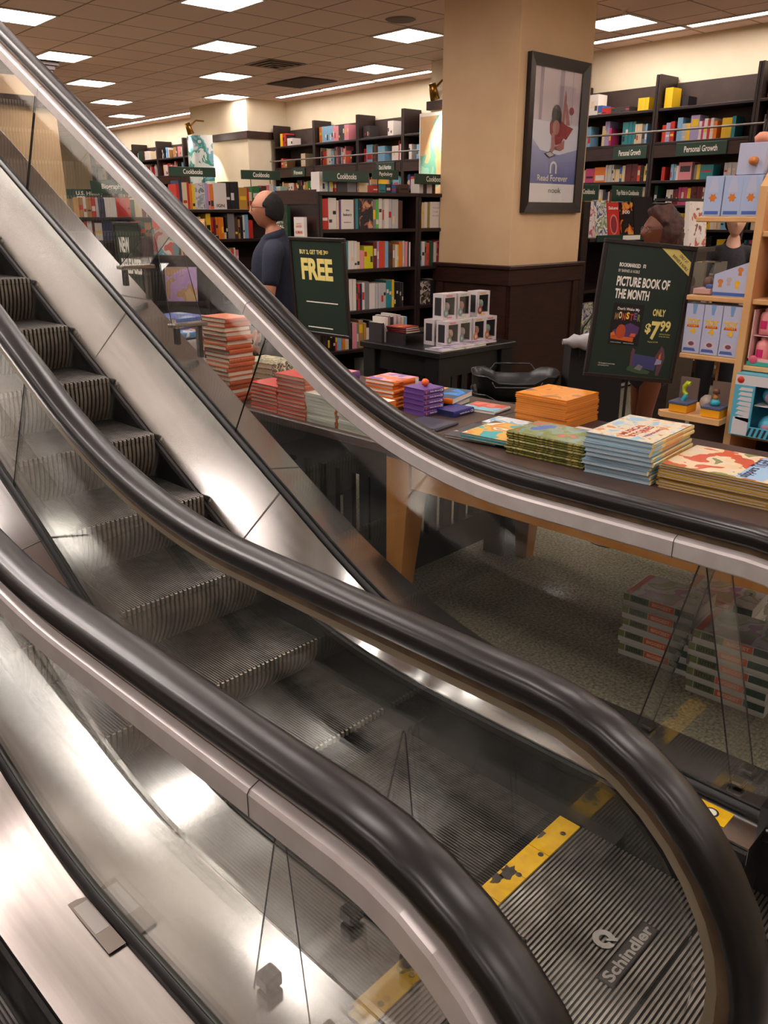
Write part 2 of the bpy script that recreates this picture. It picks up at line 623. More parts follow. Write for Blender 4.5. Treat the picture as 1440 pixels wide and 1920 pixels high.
# main column -------------------------------------------------------
TC = R(2.0)
CU, CV, CW, CD = 5.80, 4.49, 1.03, 0.82
c = thing('trim_column', 'square cream column with dark panelled base and framed poster', 'column', B(CU, CV, 0, TC), -TC)
c['kind'] = 'structure'
b = MB()
b.box((0, 0, 1.30), (CW, CD, ZC), CREAM, bev=0.006)
b.build('shaft', c)
b = MB()
b.box((-.015, -.015, 0), (CW + .015, CD + .015, 1.30), WOODD)
for (a0, a1) in ((0.0, .09), (CW - .09, CW)):
    b.box((a0, -.03, 0.12), (a1, -.015, 1.30), WOODD)
b.box((-.03, 0.0, .12), (-.015, .09, 1.30), WOODD)
b.box((-.03, CD - .09, .12), (-.015, CD, 1.30), WOODD)
b.box((-.035, -.035, 0), (CW + .035, CD + .035, .14), WOODD)
b.build('panelling', c)
b = MB()
b.box((-.04, -.04, 1.19), (CW + .04, CD + .04, 1.33), WOODD, bev=.01)
b.box((-.055, -.055, 1.325), (CW + .055, CD + .055, 1.36), WOODD, bev=.008)
b.build('ledge', c)

# framed poster on the column ---------------------------------------
PF = mat('poster_frame_dark', (34, 24, 21), 0.4)
t = thing('framed_poster', 'framed e-reader poster of a woman in red lying on a bed', 'poster', B(CU, CV, 0, TC), -TC)
x0, x1, z0, z1 = 0.10, 0.945, 1.785, 2.985
b = MB()
e = 0.085
yf = -0.045
for poly in ([(x0, z0), (x1, z0), (x1 - e, z0 + e), (x0 + e, z0 + e)], [(x1, z0), (x1, z1), (x1 - e, z1 - e), (x1 - e, z0 + e)],
             [(x1, z1), (x0, z1), (x0 + e, z1 - e), (x1 - e, z1 - e)], [(x0, z1), (x0, z0), (x0 + e, z0 + e), (x0 + e, z1 - e)]):
    o = [(p[0], yf if i < 2 else yf + .018, p[1]) for i, p in enumerate(poly)]
    k2 = [(p[0], -.001, p[1]) for p in poly]
    b.add(o + k2, [(0, 1, 2, 3), (7, 6, 5, 4), (0, 4, 5, 1), (1, 5, 6, 2), (2, 6, 7, 3), (3, 7, 4, 0)], PF)
b.build('frame', t)
m = mat('poster_print', (190, 180, 190), 0.3)
nt = m.node_tree
bs = nt.nodes['Principled BSDF']
tc = nt.nodes.new('ShaderNodeTexCoord')
sx = nt.nodes.new('ShaderNodeSeparateXYZ')
mr = nt.nodes.new('ShaderNodeMapRange')
mr.inputs[1].default_value = z0 + e
mr.inputs[2].default_value = z1 - e
cr = nt.nodes.new('ShaderNodeValToRGB')
el = cr.color_ramp.elements
for p, cc in ((0.2, (106, 114, 168)), (0.42, (166, 172, 210)), (0.52, (232, 230, 238)), (0.58, (222, 210, 216)), (0.8, (206, 190, 198))):
    q = el.new(p)
    q.color = lin(cc)
el[0].color = lin((90, 98, 156))
el[-1].color = lin((224, 208, 212))
nt.links.new(tc.outputs['Object'], sx.inputs[0])
nt.links.new(sx.outputs[2], mr.inputs[0])
nt.links.new(mr.outputs[0], cr.inputs[0])
nt.links.new(cr.outputs[0], bs.inputs['Base Color'])
PW, PHT = x1 - x0 - 2 * e, z1 - z0 - 2 * e
b = MB()
yp = -0.012
b.box((x0 + e - .004, yp, z0 + e - .004), (x1 - e + .004, -.002, z1 - e + .004), m)


def PQ(s, tt, k=1):
    return (x0 + e + s * PW, yp - .0012 * k, z0 + e + tt * PHT)


def blob(pts, mm, k=1):
    b.poly([PQ(s, q, k) for s, q in pts], mm)


def ell(cx_, cy_, rx, ry, n=14, a=0.0):
    return [(cx_ + rx * math.cos(2 * pi * i / n) * math.cos(a) - ry * math.sin(2 * pi * i / n) * math.sin(a) * 1.0,
             cy_ + rx * math.cos(2 * pi * i / n) * math.sin(a) * .45 + ry * math.sin(2 * pi * i / n) * math.cos(a)) for i in range(n)]


pk = mat('print_skin', (176, 112, 106), 0.4)
blob([(0, 0), (1, 0), (1, .145), (0, .145)], mat('print_white', (240, 234, 230), 0.4), 1)
blob([(.0, .5), (.0, .62), (1, .60), (1, .42), (.6, .37), (.2, .40)], mat('print_sheet', (230, 230, 240), 0.4), 1)
blob([(.13, .62), (.19, .62), (.2, 1), (.13, 1)], mat('print_drape', (168, 150, 164), 0.4), 1)
blob([(.55, .62), (.62, .62), (.63, 1), (.54, 1)], mat('print_drape'), 1)
blob([(.83, .62), (.835, .62), (.82, 1), (.81, 1)], mat('print_drape'), 1)
blob(ell(.82, .71, .055, .03), mat('print_lamp', (150, 60, 70), 0.4), 2)
blob([(.62, .60), (.68, .61), (.70, .80), (.67, .86), (.65, .80)], pk, 2)
blob([(.72, .60), (.80, .60), (.72, .75), (.66, .79), (.68, .74)], pk, 3)
blob([(.37, .60), (.42, .64), (.6, .63), (.72, .60), (.88, .58), (.74, .49), (.68, .50), (.63, .46), (.52, .44), (.44, .50), (.38, .53)], mat('print_dress', (150, 34, 38), 0.4), 3)
blob([(.42, .53), (.47, .54), (.50, .43), (.62, .40), (.7, .42), (.7, .49), (.56, .44), (.42, .37), (.36, .37), (.42, .42)], pk, 4)
blob(ell(.50, .67, .10, .075), mat('print_hair', (38, 26, 30), 0.4), 4)
blob(ell(.50, .575, .078, .055), pk, 5)
blob([(.41, .60), (.47, .64), (.55, .64), (.6, .59), (.6, .68), (.5, .74), (.42, .68)], mat('print_hair'), 6)
blob([(.28, .375), (.40, .34), (.52, .365), (.41, .395)], mat('print_reader', (50, 48, 62), 0.4), 5)
blob([(.31, .375), (.40, .35), (.49, .367), (.41, .388)], mat('print_screen', (196, 190, 196), 0.4), 6)
arc = [(.50 + .075 * math.cos(a), .275 + .045 * math.sin(a)) for a in [pi * i / 10 for i in range(11)]]
arci = [(.50 + .045 * math.cos(a), .275 + .028 * math.sin(a)) for a in [pi - pi * i / 10 for i in range(11)]]
blob([(.575, .225)] + arc + [(.425, .225), (.455, .225)] + arci + [(.545, .225)], IVORY, 3)
px, _, pz = PQ(.5, .165)
b.text('Read Forever', XZ(px, yp - .004, pz), PW * .66, .05, IVORY, .015, 'c')
px, _, pz = PQ(.56, .075)
b.text('nook', XZ(px, yp - .004, pz), PW * .27, .042, mat('print_grey', (70, 66, 66), 0.5), -.005, 'c')
b.build('print', t)
MB().quad((x0 + e, yp - .014, z0 + e), (x1 - e, yp - .014, z0 + e), (x1 - e, yp - .014, z1 - e), (x0 + e, yp - .014, z1 - e), WIN).build('glazing', t)

# far left column and pillar by the back wall --------------------------
c = thing('trim_pillar', 'far cream pillar with dark bands seen through the balustrade glass', 'column', B(3.70, 11.30, 0), -TH)
c['kind'] = 'structure'
MB().box((0, 0, 0), (.78, .78, ZC), CREAM).build('shaft', c)
b = MB()
b.box((-.05, -.05, 3.02), (.83, .83, 3.14), WOODD)
b.box((-.03, -.03, 0), (.81, .81, 1.0), WOODD)
b.build('dark_band', c)
b = MB()
for q in range(4):
    a = .01 + .02 * q * q * .4
    b.box((-a, -a, 3.36 + q * .047), (.78 + a, .78 + a, 3.412 + q * .047), WOODD)
b.build('crown_moulding', c)
c = thing('trim_pilaster', 'pale pilaster with dark band between the far bookcases', 'column', B(8.16, 12.6, 0), -TH)
c['kind'] = 'structure'
MB().box((0, 0, 0), (.80, 1.85, ZC), WALLP).build('shaft', c)
MB().box((-.04, -.04, 2.95), (.80, 1.89, 3.06), WOODD).build('dark_band', c)
c = thing('trim_buttress', 'pale pilaster with hanging poster beside the cream column', 'column', B(8.02, 7.2, 0), -TH)
c['kind'] = 'structure'
MB().box((0, 0, 0), (.9, .95, ZC), WALLP).build('shaft', c)
MB().box((-.04, -.04, 3.0), (.94, .99, 3.1), WOODD).build('dark_band', c)
# ------------------------------------------------------------------ escalators
S30, C30 = 0.5, math.cos(pi / 6)


def epath(yend, y0=1.83, newel=True):
    """centre line of the handrail seen from the side: (y, z, ny, nz, w)"""
    P = []
    ys = y0 - .509
    if newel:
        for k in range(0, 19):
            a = R(255 - (255 - 90) * k / 18)
            P.append((.66 + .43 * math.cos(a), .585 + .43 * math.sin(a), math.cos(a), math.sin(a), 0.0))
    for k in range(1, 7):
        P.append((.66 + (ys - .66) * k / 6, 1.015, 0.0, 1.0, 0.0))
    for k in range(1, 17):
        a = R(30 * k / 16)
        P.append((ys + 1.9 * math.sin(a), 2.915 - 1.9 * math.cos(a), -math.sin(a), math.cos(a), k / 16))
    yl, z0 = P[-1][0], P[-1][1]
    n = int((yend - yl) / .35)
    for k in range(1, n + 1):
        L = (yend - yl) * k / n
        P.append((yl + L, z0 + L * S30 / C30, -S30, C30, 1.0))
    return P


def sm(w):
    return w * w * (3 - 2 * w)


def sweep(mb, P, sec, x, m, closed=True, smooth=True, cap=True):
    rows = [[(x + sx, p[0] + p[2] * sn, p[1] + p[3] * sn) for sx, sn in sec] for p in P]
    mb.grid(rows, m, closed, smooth)
    if cap and closed:
        mb.poly(rows[0][::-1], m)
        mb.poly(rows[-1], m)


RAILSEC = [(-.041, -.012), (-.0405, .004), (-.036, .014), (-.026, .020), (0, .023), (.026, .020), (.036, .014), (.0405, .004), (.041, -.012), (.036, -.022), (.022, -.025), (-.022, -.025), (-.036, -.022)]
NECKSEC = [(-.021, -.022), (.021, -.022), (.021, -.048), (-.021, -.048)]
# the profile faces the steps; the outer side only shows a thin clamp (section for the right-hand balustrade)
PROFSEC = [(-.044, -.058), (-.039, -.051), (-.022, -.045), (.008, -.045), (.008, -.100), (-.038, -.106), (-.044, -.100)]
CLAMPSEC = [(.0085, -.045), (.019, -.045), (.019, -.066), (.0085, -.069)]
YEND = 7.4
PATHS = {}


class Side:
    """one balustrade: its handrail path and the depths of glass and decks below it"""

    def __init__(self, y0, free=False, dy=.50):
        self.full = epath(YEND, y0)
        self.open = [p for p in self.full if p[0] >= .66 - 1e-6 and p[3] > .5]
        self.dy = dy
        self.low = [(dy, 1.015, 0.0, 1.0, 0.0)] + [p for p in self.open if p[0] > dy]
        self.k = 0.0 if free else .577 * (y0 - 1.83) * C30      # keeps glass feet and decks on one line for every path

    def Dg(self, w):
        return .795 + (-.150 - self.k) * sm(w)

    def Dl(self, w):
        return .803 + (.105 - self.k) * sm(w)

    def Do(self, w):
        return .795 + (-.098 - self.k) * sm(w)

    def along(self, s):
        acc = 0.0
        for a, c in zip(self.open[:-1], self.open[1:]):
            d = math.hypot(c[0] - a[0], c[1] - a[1])
            if acc + d >= s:
                t = (s - acc) / d
                return tuple(a[i] + (c[i] - a[i]) * t for i in range(5))
            acc += d
        return self.open[-1]


def off(p, d, x):
    return (x, p[0] - p[2] * d, p[1] - p[3] * d)


def glass_panels(x, t, cuts, sd):
    """one pane per stretch between the cuts, square to the slope"""
    th = .005
    for k in range(len(cuts) - 1):
        s0, s1 = cuts[k] + (.003 if k else 0), cuts[k + 1] - .003
        n = max(2, int((s1 - s0) / .12))
        pts = [sd.along(s0 + (s1 - s0) * i / n) for i in range(n + 1)]
        top = [off(p, .085, 0)[1:] for p in pts]
        bot = [off(p, sd.Dg(p[4]) + .01, 0)[1:] for p in pts]
        if k == 0:      # rounded end of the balustrade
            arc = [(.66 + .335 * math.cos(a), .585 + .335 * math.sin(a)) for a in [R(90 + 10 * i) for i in range(1, 16)]]
            top = [(p[0], p[1]) for p in reversed(arc)] + top
            bot = [(.63, .275)] + bot
            out = bot + top[::-1]
            b = MB()
            b.prism(out, x - th, x + th, GLASS, 'x')
            b.build('glass_panel', t)
            continue
        b = MB()
        n = len(top)
        for xx in (x - th, x + th):
            b.grid([[(xx, *q) for q in bot], [(xx, *q) for q in top]], GLASS, False, False)
        EDG = mat('glass_edge', (38, 44, 42), 0.25)
        for (q, r2) in ((bot[0], top[0]), (bot[-1], top[-1])):
            b.quad((x - th, *q), (x + th, *q), (x + th, *r2), (x - th, *r2), EDG)
        b.build('glass_panel', t)


RUN, RISE0 = .365, .2107


def zs(y):
    """height of the step line"""
    T = 1.5 * math.tan(R(15))
    y0 = 1.83 - T
    if y <= y0:
        return 0.0
    if y >= 1.83 + T * math.cos(R(30)) :
        return (y - 1.83) * S30 / C30
    return max(0.0, 1.5 - math.sqrt(max(0.0, 1.5 ** 2 - (y - y0) ** 2)))


XS = .312


def step_mesh(dz):
    """tread and ribbed riser, nosing at the origin, rise dz below"""
    b = MB()
    b.box((-XS, 0.004, -.03), (XS, RUN + .07, -.007), TREADD)
    n = 62
    p = 2 * XS / n
    for i in range(n):
        x = -XS + p * i
        b.box((x, 0, -.012), (x + p * .52, RUN + .06, 0), TREAD)
    if dz > .012:
        prof = []
        for k in range(9):
            s = k / 8
            prof.append((0.055 * s * s - .012 * math.sin(pi * s), -s * dz))
        back = [[(-XS, y + .012, z) for y, z in prof], [(XS, y + .012, z) for y, z in prof]]
        b.grid(back, TREADD, False, True)
        n = 31
        p = 2 * XS / n
        for i in range(n):
            x = -XS + p * i
            w_ = p * .56
            row = [[(x, y + .012, z), (x, y, z), (x + w_, y, z), (x + w_, y + .012, z)] for y, z in prof]
            b.grid(row, RISER, False, False)
        # little teeth of the cleats at the nosing
        for i in range(n):
            x = -XS + p * i
            b.box((x, -.008, -.022), (x + p * .5, .004, -.002), mat('cleat_light', (176, 166, 150), .35, .7))
    return b


def escalator(cx, name, label, cuts, sides):
    t = thing(name, label, 'escalator', (cx, 0, 0))
    for sx, (hx, y0, xo, pd, free) in zip((-1, 1), sides):
        sd = Side(y0, free, .50 if (sx > 0 and cx > 1) else .76)
        x = hx * sx
        b = MB()
        sweep(b, sd.full, RAILSEC, x, RUBBER)
        b.build('handrail', t)
        b = MB()
        sweep(b, sd.full, NECKSEC, x, GUIDE, True, False)
        b.build('handrail_guide', t)
        prof = [(u * sx, max(n_, -pd)) for u, n_ in PROFSEC]
        b = MB()
        sweep(b, sd.full[6:], prof, x, ALU, True, False)
        ALUG = mat('joint_line', (60, 54, 50), 0.6)
        for s in (.19, 2.1, 3.9):
            rows = []
            for d in (-.0012, .0012):
                q = sd.along(s + d)
                rows.append([(x + (u - (-.018 * sx)) * 1.03 - .018 * sx, q[0] + q[2] * (nn + .0006), q[1] + q[3] * (nn + .0006)) for u, nn in prof])
            b.grid(rows, ALUG, True, False)
        b.build('balustrade_profile', t)
        b = MB()
        sweep(b, sd.full[6:], [(u * sx, n_) for u, n_ in CLAMPSEC], x, mat('clamp_tan', (150, 136, 114), .5, .3), True, False)
        b.build('glass_clamp', t)
        glass_panels(x, t, cuts, sd)
        # black seals along the foot of the glass
        b = MB()
        for d in (-1, 1):
            sec = [(d * .006, .0), (d * .024, .0), (d * .020, .010), (d * .010, .022), (d * .006, .022)]
            rows = [[(x + u, p[0] - p[2] * (sd.Dg(p[4]) - nn), p[1] - p[3] * (sd.Dg(p[4]) - nn)) for u, nn in sec] for p in sd.low]
            b.grid(rows, SEAL, True, True)
        b.build('glass_seal', t)
        # inner deck: from the seal down to the skirt
        b = MB()
        xi = .318 * sx
        fine = [sd.low[0]] + [p for p in (sd.along(.06 * k) for k in range(60)) if p[0] > sd.dy] + [p for p in sd.open if p[4] >= 1.0 and p[0] > sd.along(.06 * 59)[0]]
        A = [off(p, sd.Dg(p[4]) + .004, x - .018 * sx) for p in fine]
        Bq = [off(p, sd.Dl(p[4]) - .004, xi + .004 * sx) for p in fine]
        Cq = [off(p, sd.Dl(p[4]) + .006, xi) for p in fine]
        st = STEEL if cx > 1 else STEEL3
        b.grid([[a_, tuple(Vector(a_).lerp(Vector(c_), .5)), c_] for a_, c_ in zip(A, Bq)], st, False, True)
        b.grid([[a_, c_] for a_, c_ in zip(Bq, Cq)], st, False, True)
        b.poly([A[0], Bq[0], (xi, sd.dy, 0), (x, sd.dy, 0)], SKIRT)
        for s in (1.62, 2.9, 4.9):
            q = []
            for s2 in (s, s + .005):
                p = sd.along(s2)
                q.append([off(p, sd.Dg(p[4]) + .0025, x - .02 * sx), off(p, sd.Dl(p[4]) - .0055, xi + .004 * sx)])
            b.quad(q[0][0], q[0][1], q[1][1], q[1][0], mat('sheet_joint', (110, 104, 98), .5, .8))
        b.build('inner_deck', t)
        b = MB()
        rows = []
        for p in sd.low:
            q = [off(p, sd.Dl(p[4]) + dd, 0)[1:] for dd in (.004, .008, .03, .045)]
            rows.append([(xi, *q[0]), (xi - .010 * sx, *q[1]), (xi - .010 * sx, *q[2]), (xi, *q[3])])
        b.grid(rows, BRUSH, False, False)
        b.build('skirt_brush', t)
        b = MB()
        rows = [[off(p, sd.Dl(p[4]), xi + .001 * sx), off(p, sd.Dl(p[4]) + .62 * (0.4 + .6 * p[4]), xi + .001 * sx)] for p in sd.low]
        b.grid(rows, SKIRT, False, False)
        b.build('skirt_panel', t)
        # outer deck
        b = MB()
        xo = xo * sx
        A = [off(p, sd.Dg(p[4]) + .004, x + .018 * sx) for p in fine]
        Bq = [off(p, sd.Do(p[4]), xo - .010 * sx) for p in fine]
        b.grid([[a_, tuple(Vector(a_).lerp(Vector(c_), .5)), c_] for a_, c_ in zip(A, Bq)], STEEL2 if sx > 0 and cx > 1 else STEEL, False, True)
        b.grid([[c_, off(p, sd.Do(p[4]) + .008, xo), off(p, sd.Do(p[4]) + .30, xo)] for p, c_ in zip(fine, Bq)], STEEL2, False, False)
        b.poly([A[0], Bq[0], (xo, sd.dy, 0), (x, sd.dy, 0)], SKIRT)
        for s in (1.75, 3.05, 5.0):
            q = []
            for s2 in (s, s + .005):
                p = sd.along(s2)
                q.append([off(p, sd.Dg(p[4]) + .0025, x + .02 * sx), off(p, sd.Do(p[4]) - .002, xo - .012 * sx)])
            b.quad(q[0][0], q[0][1], q[1][1], q[1][0], mat('sheet_joint'))
        b.build('outer_deck', t)
        # casing under the newel
        b = MB()
        b.box((x - .03, .36, 0), (x + .03, sd.dy + .02, .275), SKIRT)
        b.build('newel_base', t)
    # steps
    cache = {}
    ks = [2.915 + RUN * k for k in range(-5, 13)]
    for y in ks:
        z = zs(y)
        dz = round(z - zs(y - RUN), 3)
        if dz not in cache:
            cache[dz] = step_mesh(dz).build('step', t, (0, y, z - .004))
        else:
            o = cache[dz].copy()
            COL.objects.link(o)
            o.parent = t
            o.location = (0, y, z - .004)
    # comb and floor plates
    b = MB()
    b.box((-XS, .975, -.02), (XS, 1.05, -.001), PLATED)
    n = 62
    p = 2 * XS / n
    for i in range(n):
        x = -XS + p * i
        b.box((x + p * .5, 1.045, -.01), (x + p * .95, 1.085, .003), TREADD)
    y0, y1 = .978, 1.05
    rr = random.Random(int(cx * 10))
    for (a, c, col) in ((-XS, -.10, YEL), (-.098, .02, YEL), (.022, .14, YEL), (.142, XS, YEL)):
        b.box((a, y0, -.002), (c, y1, .0045), col)
    for (a, c, d, e2) in ((-.02, .035, 1.005, 1.052), (-.06, -.01, 1.02, 1.05), (-.19, -.12, 1.03, 1.052), (.18, .22, 1.036, 1.052)):
        pts = []
        for k in range(14):
            an = 2 * pi * k / 14
            rr_ = .5 + rr.uniform(-.18, .12)
            pts.append(((a + c) / 2 + (c - a) * rr_ * math.cos(an), min(1.05, (d + e2) / 2 + (e2 - d) * rr_ * math.sin(an)), .0052))
        b.poly(pts, WORN)
    for xx in (-.25, -.13, .02, .13, .25):
        b.lathe([(0, .0058), (.008, .0058), (.009, .0045)], WORN, 10, Matrix.Translation((xx, 1.0, 0)))
    b.build('comb_plate', t)
    for nm, ya, yb, xa in (('floor_plate', .56, .975, .32), ('landing_plate', -1.55, .552, (.6895 if cx > 1 else .60))):
        b = MB()
        b.box((-xa, ya, -.03), (xa, yb, -.0035), PLATED)
        n = int((yb - ya) / .0122)
        q = (yb - ya) / n
        for i in range(n):
            b.box((-xa + .002, ya + q * i + q * .2, -.004), (xa - .002, ya + q * i + q * .72, .0025), PLATE)
        if nm == 'floor_plate':
            PLQ = mat('plaque_dark', (58, 54, 52), .4, .7)
            PLL = mat('plaque_letters', (176, 170, 164), .35, .8)
            b.box((-.122, .622, -.002), (.118, .668, .0045), PLQ)
            b.box((-.119, .625, .0), (.115, .665, .0052), mat('plaque_field', (78, 73, 70), .4, .7))
            b.text('Schindler', XY(-.112, .630, .0060), .220, .032, PLL, .03)
            ring = []
            b.lathe([(.0, .0056), (.0, .0056)], PLQ, 4)
            for (r0, r1, mm, hz) in ((.013, .030, PLL, .0058),):
                pts = []
                N = 26
                for k in range(N):
                    a0 = R(-62 + 338 * k / N)
                    a1 = R(-62 + 338 * (k + 1) / N)
                    cxl, cyl = -.008, .712
                    b.poly([(cxl + r0 * math.cos(a0), cyl + r0 * math.sin(a0), hz), (cxl + r1 * math.cos(a0), cyl + r1 * math.sin(a0), hz),
                            (cxl + r1 * math.cos(a1), cyl + r1 * math.sin(a1), hz), (cxl + r0 * math.cos(a1), cyl + r0 * math.sin(a1), hz)], mm)
            b.poly([(-.008 + .005 * 1, .712 - .004, .0062), (-.008 + .028, .712 - .024, .0062), (-.008 + .018, .712 - .030, .0062), (-.008 - .003, .712 - .006, .0062)], PLL)
        b.build(nm, t)
    return t


CUTS = [0.0, 1.98, 4.0, 5.6, 7.2]
esc = escalator(1.565, 'escalator', 'escalator rising away from the camera, between two glass balustrades, lettered floor plate', CUTS, ((.505, 2.00, .6895, .062, False), (.465, 1.83, .6895, .2, False)))
esc2 = escalator(0.09, 'escalator', 'nearest escalator, its dark handrail sweeping across the bottom of the photo', CUTS, ((.50, 1.98, .65, .2, True), (.535, 1.98, .7845, .2, True)))
# tape on the near deck and the yellow safety sticker on the far one
tag(MB().box((-.021, -.10, 0), (.021, .10, .0006), mat('old_tape', (136, 124, 116), .4, .4)).box((-.016, -.03, .0006), (.018, .08, .0012), mat('clear_tape', (170, 164, 160), .3, .5)).build('tape_strip', loc=(.580, 1.50, .2215)), 'strip of torn tape stuck on the nearest steel deck', 'tape')
b = MB()
b.box((-.035, -.05, 0), (.035, .05, .001), YEL)
b.lathe([(0, .0016), (.02, .0016), (.021, .001)], mat('sticker_ink', (40, 36, 30), .5), 16)
b.lathe([(0, .0021), (.014, .0021), (.015, .0016)], IVORY, 16)
tag(b.build('safety_sticker', loc=(1.955, .63, .217)), 'yellow safety sticker on the steel deck behind the middle handrail', 'sticker')


# clear acrylic tent guards standing on the decks
def guard(x0, x1, feet, apex, label):
    """bent clear sheet: feet = ((y,z),(y,z)), apex=(y,z)"""
    t = thing('deck_guard', label, 'guard', ((x0 + x1) / 2, (feet[0][0] + feet[1][0]) / 2, min(feet[0][1], feet[1][1])), 0, 'clear acrylic deck guards')
    o = Vector(t.location)
    a, c = Vector(feet[0]), Vector(feet[1])
    p = Vector(apex)
    r_ = .022
    pts = [a, p + (a - p).normalized() * r_ * 1.5]
    u1, u2 = (a - p).normalized(), (c - p).normalized()
    for k in range(1, 6):
        s = k / 6
        q = p + u1 * r_ * 1.5 * (1 - s) ** 2 + u2 * r_ * 1.5 * s ** 2
        pts.append(q)
    pts += [p + u2 * r_ * 1.5, c]
    nrm = []
    out, inn = [], []
    for i, q in enumerate(pts):
        d = (pts[min(i + 1, len(pts) - 1)] - pts[max(i - 1, 0)]).normalized()
        n_ = Vector((-d.y, d.x))
        out.append(q + n_ * .0025)
        inn.append(q - n_ * .0025)
    b = MB()
    L = lambda x, q: (x - o.x, q[0] - o.y, q[1] - o.z)
    b.grid([[L(x0, q) for q in out], [L(x1, q) for q in out]], ACRYL, False, True)
    b.grid([[L(x0, q) for q in inn], [L(x1, q) for q in inn]], ACRYL, False, True)
    b.build('clear_sheet', t)
    b = MB()
    for x in (x0, x1):
        for i in range(len(pts) - 1):
            b.quad(L(x, out[i]), L(x, out[i + 1]), L(x, inn[i + 1]), L(x, inn[i]), ACRYLE)
    b.build('sheet_edge', t)
    for (q, s) in ((a, 1), (c, -1)):
        b = MB()
        xm = x0 + .05
        for xm in (x0 + .04, x1 - .04):
            b.box((xm - .022 - o.x, q[0] - .022 - o.y, (.2245 if q[1] < .25 else q[1]) - o.z), (xm + .022 - o.x, q[0] + .022 - o.y, q[1] + .014 - o.z), mat('foot_block', (70, 64, 58), .3, .6), bev=.005)
        b.build('foot', t)
    return t


guard(.72, 1.045, ((1.08, .246), (.89, .246)), (.955, .80), 'clear acrylic tent guard between the two nearest handrails')
guard(2.080, 2.235, ((.945, .2245), (.625, .2245)), (.80, .915), 'clear acrylic tent guard in front of the floor stacks of books')


def small_guard():
    zz = lambda y, d: .577 * (y - 1.83) + d
    t = thing('deck_guard', 'clear tent guard on metal handles, high on the far sloping deck', 'guard', (2.15, 3.575, zz(3.575, .30)), 0, 'clear acrylic deck guards')
    o = Vector(t.location)
    b = MB()
    be = MB()
    ap = (3.50, 1.72)
    for y in (3.80, 3.38):
        z = zz(y, .398) - o.z
        q = (y, z + o.z + .008)
        for d in (0, .006):
            b.quad((-.075, q[0] + d - o.y, q[1] - o.z), (.09, q[0] + d - o.y, q[1] - o.z), (.07, ap[0] + d - o.y, ap[1] - o.z), (-.055, ap[0] + d - o.y, ap[1] - o.z), ACRYL)
        be.tube([(-.075, q[0] - o.y, q[1] - o.z), (-.055, ap[0] - o.y, ap[1] - o.z)], .0022, ACRYLE, 5)
        be.tube([(.09, q[0] - o.y, q[1] - o.z), (.07, ap[0] - o.y, ap[1] - o.z)], .0022, ACRYLE, 5)
        h = MB()
        HND = mat('handle_metal', (186, 180, 172), .25, 1.0)
        h.box((-.08, q[0] - .035 - o.y, z - .012), (.10, q[0] + .03 - o.y, z + .006), HND, bev=.004)
        for xx in (-.065, .055):
            zd = zz(y, 1.015 - (.588 + .118 * (xx + o.x + .02 - 2.03) / .2245) / C30) + .018 - o.z
            h.box((xx, q[0] - .02 - o.y, zd), (xx + .022, q[0] + .012 - o.y, z - .01), mat('handle_dark', (84, 78, 74), .4, .6), bev=.004)
        h.build('bracket', t)
    b.build('clear_sheet', t)
    be.build('sheet_edge', t)


small_guard()
# ------------------------------------------------------------------ books and bookcases
PAL = {'red': (196, 44, 34), 'scarlet': (214, 70, 44), 'white': (226, 216, 206), 'cream': (222, 200, 160), 'pale grey': (190, 186, 184), 'grey': (128, 124, 124),
       'black': (26, 24, 26), 'charcoal': (56, 52, 54), 'brown': (84, 52, 36), 'tan': (176, 132, 82), 'orange': (226, 122, 36), 'yellow': (236, 192, 32),
       'olive': (150, 138, 40), 'lime': (206, 206, 24), 'green': (46, 120, 62), 'dark green': (34, 70, 50), 'mint': (160, 196, 172), 'teal': (44, 134, 140),
       'light blue': (128, 178, 208), 'blue': (52, 98, 168), 'navy': (40, 48, 84), 'lavender': (170, 156, 196), 'purple': (98, 62, 132), 'pink': (224, 140, 150),
       'magenta': (196, 60, 110), 'maroon': (104, 28, 34), 'ochre': (190, 140, 52), 'bright green': (92, 188, 74)}


def cmat(n, rough=0.42):
    return mat('cover_' + n.replace(' ', '_'), PAL[n], rough)


def put_book(mb, x, y, z, w, d, h, cm, M=None, band=None, lean=0.0):
    """upright book, spine towards -y"""
    Mx = Matrix.Translation((x, y, z)) @ Matrix.Rotation(lean, 4, 'Y')
    if M is not None:
        Mx = M @ Mx
    e = min(.003, w * .15)
    v = [(0, 0, 0), (w, 0, 0), (w, d, 0), (0, d, 0), (0, 0, h), (w, 0, h), (w, d, h), (0, d, h)]
    mb.add(v, [(3, 2, 1, 0), (0, 1, 5, 4), (1, 2, 6, 5), (2, 3, 7, 6), (3, 0, 4, 7), (4, 5, 6, 7)], cm, Mx)
    if w > .012:
        mb.add([(e, e, h + .0006), (w - e, e, h + .0006), (w - e, d - e, h + .0006), (e, d - e, h + .0006)], [(0, 1, 2, 3)], PAPER, Mx)
    if band is not None:
        bm, a, c = band
        mb.add([(w * .12, -.0008, h * a), (w * .88, -.0008, h * a), (w * .88, -.0008, h * c), (w * .12, -.0008, h * c)], [(0, 1, 2, 3)], bm, Mx)


def bookcase(name, label, loc, rz, width, depth, shelves, top, group=None, back=True, cat='bookcase', base=.1, th=.03, header=None, toph=None):
    t = thing(name, label, cat, loc, rz, group)
    width -= .003
    for x in (0, width - th):
        MB().box((x, 0, 0), (x + th, depth, toph or top), CASE, bev=.004).build('side_panel', t)
    if back:
        MB().box((th, depth - .012, base), (width - th, depth, top), CASEBACK).build('back_panel', t)
    MB().box((th, .02, 0), (width - th, depth - .012, base), CASE).build('plinth', t)
    for z in shelves:
        MB().box((th, 0.004, z - .028), (width - th, depth - .012, z), CASE, bev=.003).build('shelf', t)
    if header:
        MB().box((th, -.004, header[0]), (width - th, .02, header[1]), WOODD).build('header_board', t)
    return t


